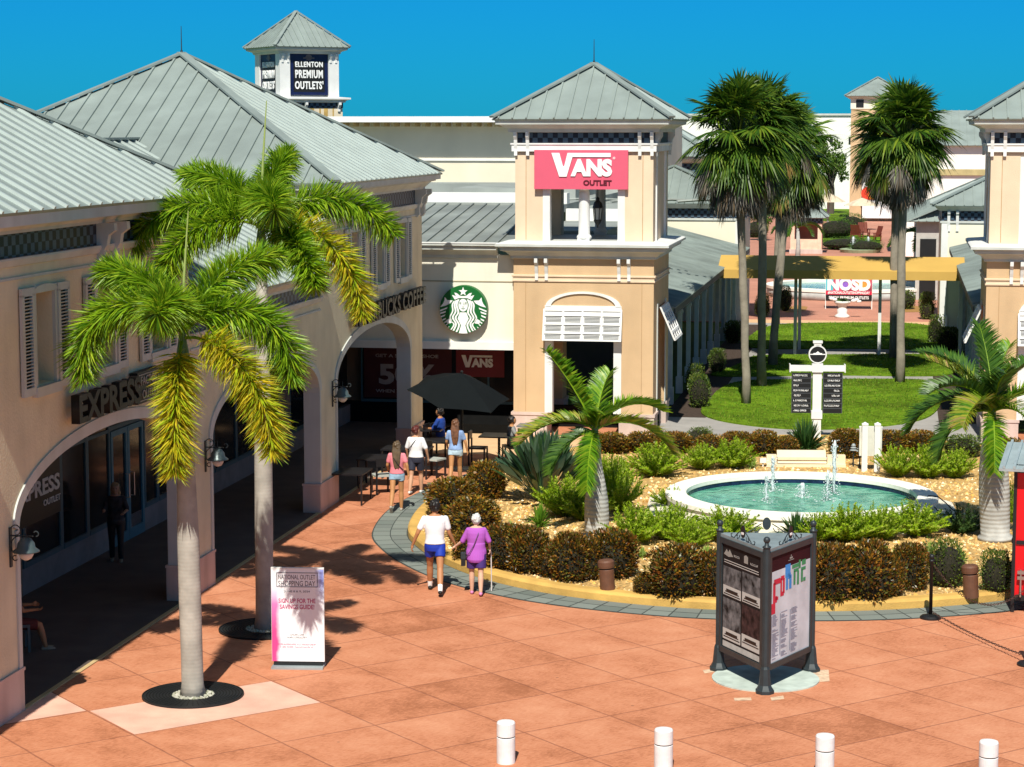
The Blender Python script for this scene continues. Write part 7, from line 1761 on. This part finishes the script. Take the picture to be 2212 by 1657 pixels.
UPp = G(998, 1016); umbrella('tilted black patio umbrella over the cafe tables', (UPp.x, UPp.y, 0), 1.34, 1.92, 2.5, mat('black_canvas', (.006, .008, .009), .9, var=.1, spec=.12), 6, (RAD(12), RAD(9)), RAD(10), .035)
b = MB(); t = thing('umbrella_base', 'round black weight at the foot of the patio umbrella', 'umbrella base', (UPp.x, UPp.y, 0)); b.lathe([(.3, 0), (.3, .06), (.06, .09)], 20); b.build('weight', black, t)
# ================================================================== PEOPLE
def meshed(name, mb, vox, m, parent, sm=2, fac=0.6):
    me = bpy.data.meshes.new(name); me.from_pydata(mb.v, [], mb.f); me.update()
    o = bpy.data.objects.new(name, me); COL.objects.link(o)
    r = o.modifiers.new('r', 'REMESH'); r.mode = 'VOXEL'; r.voxel_size = vox
    if sm: s = o.modifiers.new('s', 'SMOOTH'); s.iterations = sm; s.factor = fac
    dg = bpy.context.evaluated_depsgraph_get(); nm = bpy.data.meshes.new_from_object(o.evaluated_get(dg)); o.modifiers.clear(); o.data = nm; bpy.data.meshes.remove(me)
    nm.materials.clear(); nm.materials.append(m); nm.polygons.foreach_set('use_smooth', [True] * len(nm.polygons)); o.parent = parent; return o
def capsule(mb, a, b, ra, rb, n=14):
    mb.tube([a, Vector(a).lerp(Vector(b), .5), b], [ra, (ra + rb) / 2 * 1.02, rb], n); mb.ball(a, ra * .995, n, 8); mb.ball(b, rb * .995, n, 8)
def loft(mb, secs, n=20):
    """secs: (cx, cy, z, rx, ry)"""
    R = [[mb.P((cx + rx * math.cos(2 * math.pi * k / n), cy + ry * math.sin(2 * math.pi * k / n), z)) for k in range(n)] for cx, cy, z, rx, ry in secs]
    for a, b in zip(R, R[1:]):
        for k in range(n): mb.f.append([a[k], a[(k + 1) % n], b[(k + 1) % n], b[k]]); mb.m.append(0)
    mb.f.append(R[0][::-1]); mb.m.append(0); mb.f.append(R[-1]); mb.m.append(0)
def hand(mb, w, d, k, side, curl=.5):
    """palm and five fingers from wrist w along d"""
    d = Vector(d).normalized(); fwd = Vector((0, 1, 0)); pal = (d.cross(fwd)); pal = pal.normalized() if pal.length > .1 else Vector((1, 0, 0)); f = pal.cross(d).normalized()
    w = Vector(w); c = w + d * .045 * k; capsule(mb, w, c, .022 * k, .028 * k, 8); c2 = w + d * .085 * k
    capsule(mb, c - f * .018 * k, c2 - f * .02 * k, .017 * k, .015 * k, 8); capsule(mb, c + f * .018 * k, c2 + f * .02 * k, .017 * k, .015 * k, 8)
    inn = -pal * side
    for i, L in enumerate((.062, .072, .068, .052)):
        q = c2 + f * (.028 - .0185 * i) * k; m1 = q + (d * math.cos(curl * .6) + inn * math.sin(curl * .6)) * L * .5 * k; m2 = m1 + (d * math.cos(curl * 1.5) + inn * math.sin(curl * 1.5)) * L * .5 * k
        mb.tube([q, m1, m2], [.0095 * k, .009 * k, .0075 * k], 6)
    q = w + d * .03 * k + f * .022 * k; mb.tube([q, q + (d * .7 + f * .6) * .035 * k, q + (d * 1.0 + f * .55) * .062 * k], [.012 * k, .0105 * k, .009 * k], 6)
SK = lambda n, c: mat(n, c, .55, var=.05, scale=6, spec=.35)
def person(label, loc, rz, Ht, skin, top, bottom, hairm, shoe, P, fem=False, sock=None, hair='short', sleeve=.55, shortlen=.45, topmat2=None, bulk=1.0, barearms=True, longp=False, hem=None, group=None, face_turn=0.0):
    k = Ht / 1.75; t = thing('person', label, 'person', loc, rz, group); V = lambda x, y, z: Vector((x * k, y * k, z * k))
    sh, hp = (.165 if fem else .185), (.095 if fem else .09); sit = P.get('sit', False); hz = P.get('hipz', .92)
    hips = [V(-hp, 0, hz), V(hp, 0, hz)]; kn, an = [], []
    for i in (0, 1):
        a, bnd = [RAD(x) for x in P['legs'][i]]; sp = P.get('spread', .0) * (-1 if i == 0 else 1)
        q = hips[i] + V(sp, .42 * math.sin(a), -.42 * math.cos(a)); kn.append(q); an.append(q + V(0, .41 * math.sin(a - bnd), -.41 * math.cos(a - bnd)))
    mn = min(a.z for a in an) - .075 * k
    dzz = Vector((0, 0, -mn)) if not sit else Vector((0, 0, 0)); hips = [h + dzz for h in hips]; kn = [h + dzz for h in kn]; an = [h + dzz for h in an]; z0 = hips[0].z / k
    lean = P.get('lean', 0.0)
    def T(x, y, z): return V(x, y + lean * (z), z + z0)
    shd = [T(-sh, 0, .475), T(sh, 0, .475)]; arms = P['arms']
    el = [shd[i] + V(*arms[i][0]) for i in (0, 1)]; wr = [el[i] + V(*arms[i][1]) for i in (0, 1)]
    B = bulk
    def torso(mb, g=0.0, lo=-.06, hi=.56):
        S = [(-.09, .13, .10), (-.04, .165, .115), (.03, .165, .115), (.12, .145, .105), (.2, .135 if fem else .145, .10), (.32, .155 if fem else .17, .11), (.42, .165 if fem else .185, .105), (.49, .16 if fem else .175, .085), (.53, .12, .065), (.56, .07, .055)]
        S = [s for s in S if lo - 1e-6 <= s[0] <= hi + 1e-6]
        loft(mb, [((0) * k, (lean * z) * k, (z + z0) * k, (rx * B + g) * k, (ry * B + g) * k) for z, rx, ry in S])
    b = MB(); torso(b)
    b.tube([T(0, 0, .52), T(0, .01, .60)], [.056 * k, .05 * k], 12)
    hc = T(0, .02, .69); b.ball(hc, .092 * k, 18, 14, sy=1.12, sz=1.28); b.ball(hc + V(0, .03, -.06), .058 * k, 14, 10, sz=1.0)
    fdir = Vector((math.sin(face_turn), math.cos(face_turn), 0)); fsd = Vector((fdir.y, -fdir.x, 0))
    b.tube([hc + fdir * .088 * k + V(0, 0, .01), hc + fdir * .112 * k + V(0, 0, -.025), hc + fdir * .09 * k + V(0, 0, -.035)], [.010 * k, .014 * k, .012 * k], 6)
    b.ball(hc + fdir * .088 * k + V(0, 0, -.068), .018 * k, 8, 6, sx=1.3, sz=.5)
    for sg in (-1, 1): b.ball(hc + fsd * sg * .086 * k, .022 * k, 8, 6, sx=.45, sz=1.3)
    for i in (0, 1):
        capsule(b, hips[i], kn[i], .084 * k * B, .056 * k, 16); capsule(b, kn[i], kn[i].lerp(an[i], .35), .054 * k, .060 * k, 14); capsule(b, kn[i].lerp(an[i], .35), an[i], .060 * k, .036 * k, 14)
        capsule(b, shd[i], el[i], .048 * k * (B ** .5), .038 * k, 12); capsule(b, el[i], wr[i], .037 * k, .024 * k, 12)
        hand(b, wr[i], wr[i] - el[i] if not P.get('hd') else Vector(P['hd'][i]), k, -1 if i == 0 else 1, P.get('curl', .7))
    body = meshed('body', b, .0085 * k, skin, t, 2, .5)
    # clothes
    b = MB(); torso(b, .021, .03 if not hem else -.09, .53)
    if hem: 
        loft(b, [(0, -.01 * k, (z0 + z) * k, rx * k, ry * k) for z, rx, ry in hem])
    for i in (0, 1): capsule(b, shd[i], shd[i].lerp(el[i], sleeve), .058 * k, .058 * k, 14)
    b2 = meshed('top', b, .011 * k, top, t, 2, .4)
    b = MB(); loft(b, [(0, 0, (z0 + z) * k, rx * B * k, ry * B * k) for z, rx, ry in ((-.1, .165, .12), (-.03, .178, .128), (.04, .172, .122), (.07, .162, .118))])
    for i in (0, 1):
        e = kn[i] if not longp else an[i]; f = shortlen if not longp else .93
        if longp: capsule(b, hips[i], kn[i], .098 * k, .07 * k, 14); capsule(b, kn[i], kn[i].lerp(an[i], .93), .07 * k, .058 * k, 14)
        else: b.tube([hips[i], hips[i].lerp(e, f * .5), hips[i].lerp(e, f)], [.10 * k * B, .098 * k * B, .095 * k * B], 16); b.ball(hips[i], .098 * k * B)
    meshed('shorts' if not longp else 'trousers', b, .011 * k, bottom, t, 2, .4)
    for i in (0, 1):
        toe = P.get('toe', (0, 0))[i]; fd = Vector((0, math.cos(RAD(toe)), -math.sin(RAD(toe)))); b = MB(); hl = an[i] + V(0, -.03, -.035); b.tube([hl + V(0, -.02, .0), hl + fd * .06 * k, hl + fd * .14 * k + V(0, 0, -.012), hl + fd * .2 * k + V(0, 0, -.02)], [.036 * k, .044 * k, .042 * k, .026 * k], 12, flat=.8); b.ball(hl + V(0, -.02, 0), .037 * k)
        meshed('shoe', b, .009 * k, shoe, t, 1, .4)
        if sock: b = MB(); capsule(b, an[i] + V(0, 0, -.01), an[i].lerp(kn[i], .24), .042 * k, .046 * k, 12); meshed('sock', b, .009 * k, sock, t, 1, .4)
    b = MB(); r_ = random.Random(5)
    if hair != 'none':
        b.ball(hc + V(0, -.012, .012), .098 * k, 18, 14, sy=1.12, sz=1.2)
        for q in range(34):
            d = Vector((r_.uniform(-1, 1), r_.uniform(-1, .45), r_.uniform(-.3, 1))).normalized(); b.ball(hc + V(d.x * .088, d.y * .10 - .012, d.z * .11 + .012), r_.uniform(.018, .034) * k, 7, 5)
        if hair == 'long':
            for q in range(16):
                x = r_.uniform(-.07, .07); L = r_.uniform(.26, .38); b.tube([hc + V(x * .9, -.075, .03), hc + V(x * 1.2 + r_.uniform(-.01, .01), -.11, -.12), T(x * 1.1 + r_.uniform(-.02, .02), -.125, .55 - L * .55), T(x * .7, -.13, .52 - L)], [.03 * k, .03 * k, .024 * k, .008 * k], 7)
        if hair == 'bun':
            b.ball(hc + V(0, -.10, .05), .035 * k)
        # cut the face free: hair only over crown and back
        b.v = [tuple(v) for v in b.v]
    if hair != 'none':
        ho = meshed('hair', b, .010 * k, hairm, t, 1, .3)
        import bmesh
        bm = bmesh.new(); bm.from_mesh(ho.data); kill = [v for v in bm.verts if (Vector((v.co.x, v.co.y, 0)) - Vector((hc.x, hc.y, 0))).dot(fdir) > .035 * k and v.co.z < hc.z + .055 * k and v.co.z > hc.z - .2 * k]
        bmesh.ops.delete(bm, geom=kill, context='VERTS'); bm.to_mesh(ho.data); bm.free()
    eb_ = MB()
    for sg in (-1, 1): eb_.ball(hc + fdir * .092 * k + fsd * sg * .032 * k + V(0, 0, .012), .012 * k, 8, 6)
    eb_.build('eyes', blackl, t, True)
    return t, dict(hc=hc, sh=shd, el=el, wr=wr, k=k, T=T, an=an)
skt, skp, skd = SK('tanned_skin', (.42, .19, .085)), SK('fair_skin', (.60, .36, .25)), SK('bronze_skin', (.46, .22, .09))
wshirt = mat('white_cotton', (.78, .78, .80), .8, var=.03, bump=.3, bscale=9)
def strap(t, pts, r, m): b = MB(); b.tube(pts, r, 6); return b.build('strap', m, t)
mp_ = G(940, 1280); wp_ = G(1029, 1284)
man, mi = person('person in a white T-shirt and blue shorts holding hands with the woman in purple', (mp_.x, mp_.y, 0), RAD(2), 1.86, skt, wshirt, mat('blue_shorts', (.008, .035, .36), .6), mat('black_hair', (.012, .009, .008), .5), black,
    dict(legs=((24, 8), (-20, 16)), arms=(((-.12, -.03, -.25), (-.09, .06, -.22)), ((.07, .03, -.265), (.10, .08, -.21))), toe=(0, 10), hd=((-.2, .2, -1), (.25, .1, -1))), sock=whitel, shortlen=.50, sleeve=.62)
wom, wi = person('elderly person with white hair in a purple top holding hands and leaning on a cane', (wp_.x, wp_.y, 0), RAD(0), 1.56, skp, mat('violet_top', (.42, .10, .50), .8, var=.12, scale=1.2), mat('purple_shorts', (.05, .02, .15), .7), mat('silver_hair', (.55, .57, .55), .5, var=.15, scale=25), mat('pink_shoes', (.60, .22, .45), .6),
    dict(legs=((8, 6), (-10, 8)), arms=(((-.12, .03, -.24), (-.15, .12, -.13)), ((.10, .02, -.24), (.02, .12, -.18))), hd=((-.8, .2, -.6), (0, .2, -1))), fem=True, bulk=1.18, sleeve=.98, shortlen=.80,
    hem=[(-.20, .17, .15), (-.14, .205, .175), (-.04, .20, .165), (.08, .19, .145), (.2, .19, .14)])
strap(wom, [wi['T'](.07, -.03, .55), wi['T'](.04, -.16, .40), wi['T'](-.05, -.18, .18), wi['T'](-.14, -.175, .02), wi['T'](-.22, -.06, -.10)], .008, mat('purple_strap', (.12, .06, .14), .7))
hb = thing('handbag', 'small black shoulder bag hanging at the left hip of the woman in purple', 'bag', (wp_.x, wp_.y, 0)); b = MB(); b.box(-.285, -.20, -.10, .07, .56, .80); b.build('body', black, hb); b = MB(); b.box(-.288, -.197, -.103, .0, .70, .803); b.build('flap', charcoal, hb)
cn = thing('walking_cane', 'thin pale walking cane beside the woman in purple', 'cane', (wp_.x, wp_.y, 0)); b = MB(); wq = wi['wr'][1]; b.tube([(wq.x + .02, wq.y + .09, wq.z - .03), (wq.x + .03, wq.y + .1, .02)], .011, 8); b.build('shaft', mat('pale_cane', (.65, .6, .58), .4), cn); b = MB(); b.tube([(wq.x + .02, wq.y + .02, wq.z - .05), (wq.x + .02, wq.y + .14, wq.z - .04)], .014, 8); b.build('handle', black, cn)
pp_ = G(858, 1104)
g1, gi = person('person with long hair in a pink shirt and denim shorts walking past the cafe tables', (pp_.x, pp_.y, 0), RAD(-4), 1.64, skd, mat('pink_shirt', (.72, .22, .26), .8, var=.1, scale=4, bump=.3, bscale=9), mat('pale_denim', (.25, .38, .50), .8, var=.25, scale=8), mat('brown_hair', (.10, .065, .035), .45, var=.3, scale=14), mat('grey_trainer', (.42, .36, .30), .7),
    dict(legs=((-20, 24), (8, 6)), arms=(((-.07, .03, -.25), (.0, .16, -.14)), ((.09, -.06, -.24), (.03, .02, -.22))), toe=(55, 0), hd=((0, .6, .2), (0, .1, -1))), fem=True, hair='long', shortlen=.34, sleeve=.6)
strap(g1, [gi['T'](-.10, .0, .53), gi['T'](-.06, -.145, .42), gi['T'](.05, -.15, .25), gi['T'](.17, -.08, .12)], .010, black)
w2 = G(899, 1066)
g2, gi2 = person('person with red brown hair in a white shirt and dark shorts looking to the right', (w2.x, w2.y, 0), RAD(-12), 1.68, SK('pink_skin', (.52, .28, .17)), wshirt, mat('navy_shorts', (.02, .022, .04), .7), mat('auburn_hair', (.09, .018, .014), .45, var=.3, scale=14), mat('white_slipper', (.7, .68, .66), .6),
    dict(legs=((-14, 10), (16, 14)), arms=(((-.08, .02, -.25), (0, .1, -.2)), ((.10, .0, -.25), (.02, .1, -.22)))), fem=True, hair='short', shortlen=.72, sleeve=.8, bulk=1.05, face_turn=1.1)
strap(g2, [gi2['T'](.08, -.03, .55), gi2['T'](.0, -.135, .44), gi2['T'](-.12, -.14, .28), gi2['T'](-.19, -.05, .16)], .010, black)
g3p = G(984, 1046)
g3, gi3 = person('person with long brown hair in a light blue shirt and short denim shorts', (g3p.x, g3p.y, 0), RAD(-6), 1.66, skd, mat('light_blue_shirt', (.24, .36, .62), .8, var=.45, scale=3.5, bump=.3, bscale=9), mat('bleached_denim', (.42, .55, .65), .8, var=.2, scale=8), mat('chestnut_hair', (.14, .06, .03), .4, var=.45, scale=16), mat('white_slipper', (.7, .68, .66), .6),
    dict(legs=((-16, 22), (18, 8)), arms=(((-.07, .03, -.25), (0, .16, -.14)), ((.10, -.03, -.25), (.04, .04, -.22)))), fem=True, hair='long', shortlen=.30, sleeve=.62)
d1 = G(252, 1213)
person('person in dark clothes with blonde hair standing in the shaded arcade by the door', (d1.x, d1.y, 0), RAD(188), 1.64, SK('shaded_skin', (.35, .2, .13)), mat('dark_floral', (.02, .018, .02), .8, var=.8, scale=12), black, mat('blonde_hair', (.30, .22, .12), .5, var=.3, scale=14), mat('beige_sandal', (.3, .24, .17), .6),
    dict(legs=((3, 2), (-5, 4)), arms=(((-.08, .08, -.24), (.06, .18, -.04)), ((.08, .08, -.24), (-.02, .2, .02)))), fem=True, hair='long', longp=True, sleeve=.9)
SITL = ((82, 84), (82, 78))
b1 = G(953, 984)
person('seated person in a blue top at the shaded cafe table', (b1.x - .02, b1.y, 0), RAD(70), 1.72, skt, mat('royal_blue_top', (.01, .05, .28), .8), mat('grey_trousers', (.12, .11, .10), .8), mat('black_hair', (.012, .009, .008), .5), black,
    dict(sit=True, hipz=.50, legs=SITL, arms=(((-.05, .12, -.22), (.06, .22, .0)), ((.05, .12, -.22), (-.06, .22, .0)))), hair='short', longp=True, sleeve=.9)
b2_ = G(1105, 1000)
person('seated person half hidden behind the large bird of paradise plant', (b2_.x, b2_.y, 0), RAD(-80), 1.65, skd, mat('grey_top', (.25, .25, .24), .8), mat('grey_trousers', (.12, .11, .10), .8), mat('black_hair', (.012, .009, .008), .5), black,
    dict(sit=True, hipz=.50, legs=SITL, arms=(((-.05, .12, -.2), (.02, .2, .1)), ((.05, .12, -.22), (-.04, .22, .04)))), fem=True, hair='bun', longp=True, sleeve=.5)
b3_ = G(28, 1412)
person('seated person with bare legs mostly hidden behind the nearest pillar', (b3_.x, b3_.y + .2, 0), RAD(-70), 1.65, skt, black, mat('dark_red_skirt', (.12, .02, .015), .8), mat('black_hair', (.012, .009, .008), .5), mat('beige_sandal', (.3, .24, .17), .6),
    dict(sit=True, hipz=.50, legs=((80, 62), (84, 70)), arms=(((-.05, .12, -.2), (.02, .2, .0)), ((.05, .12, -.22), (-.04, .22, .0)))), fem=True, shortlen=.9)
chair('metal chair behind the nearest pillar in the arcade shade', (b3_.x, b3_.y + .2, 0), RAD(110), mat('shaded_chair_grey', (.10, .12, .12), .5))
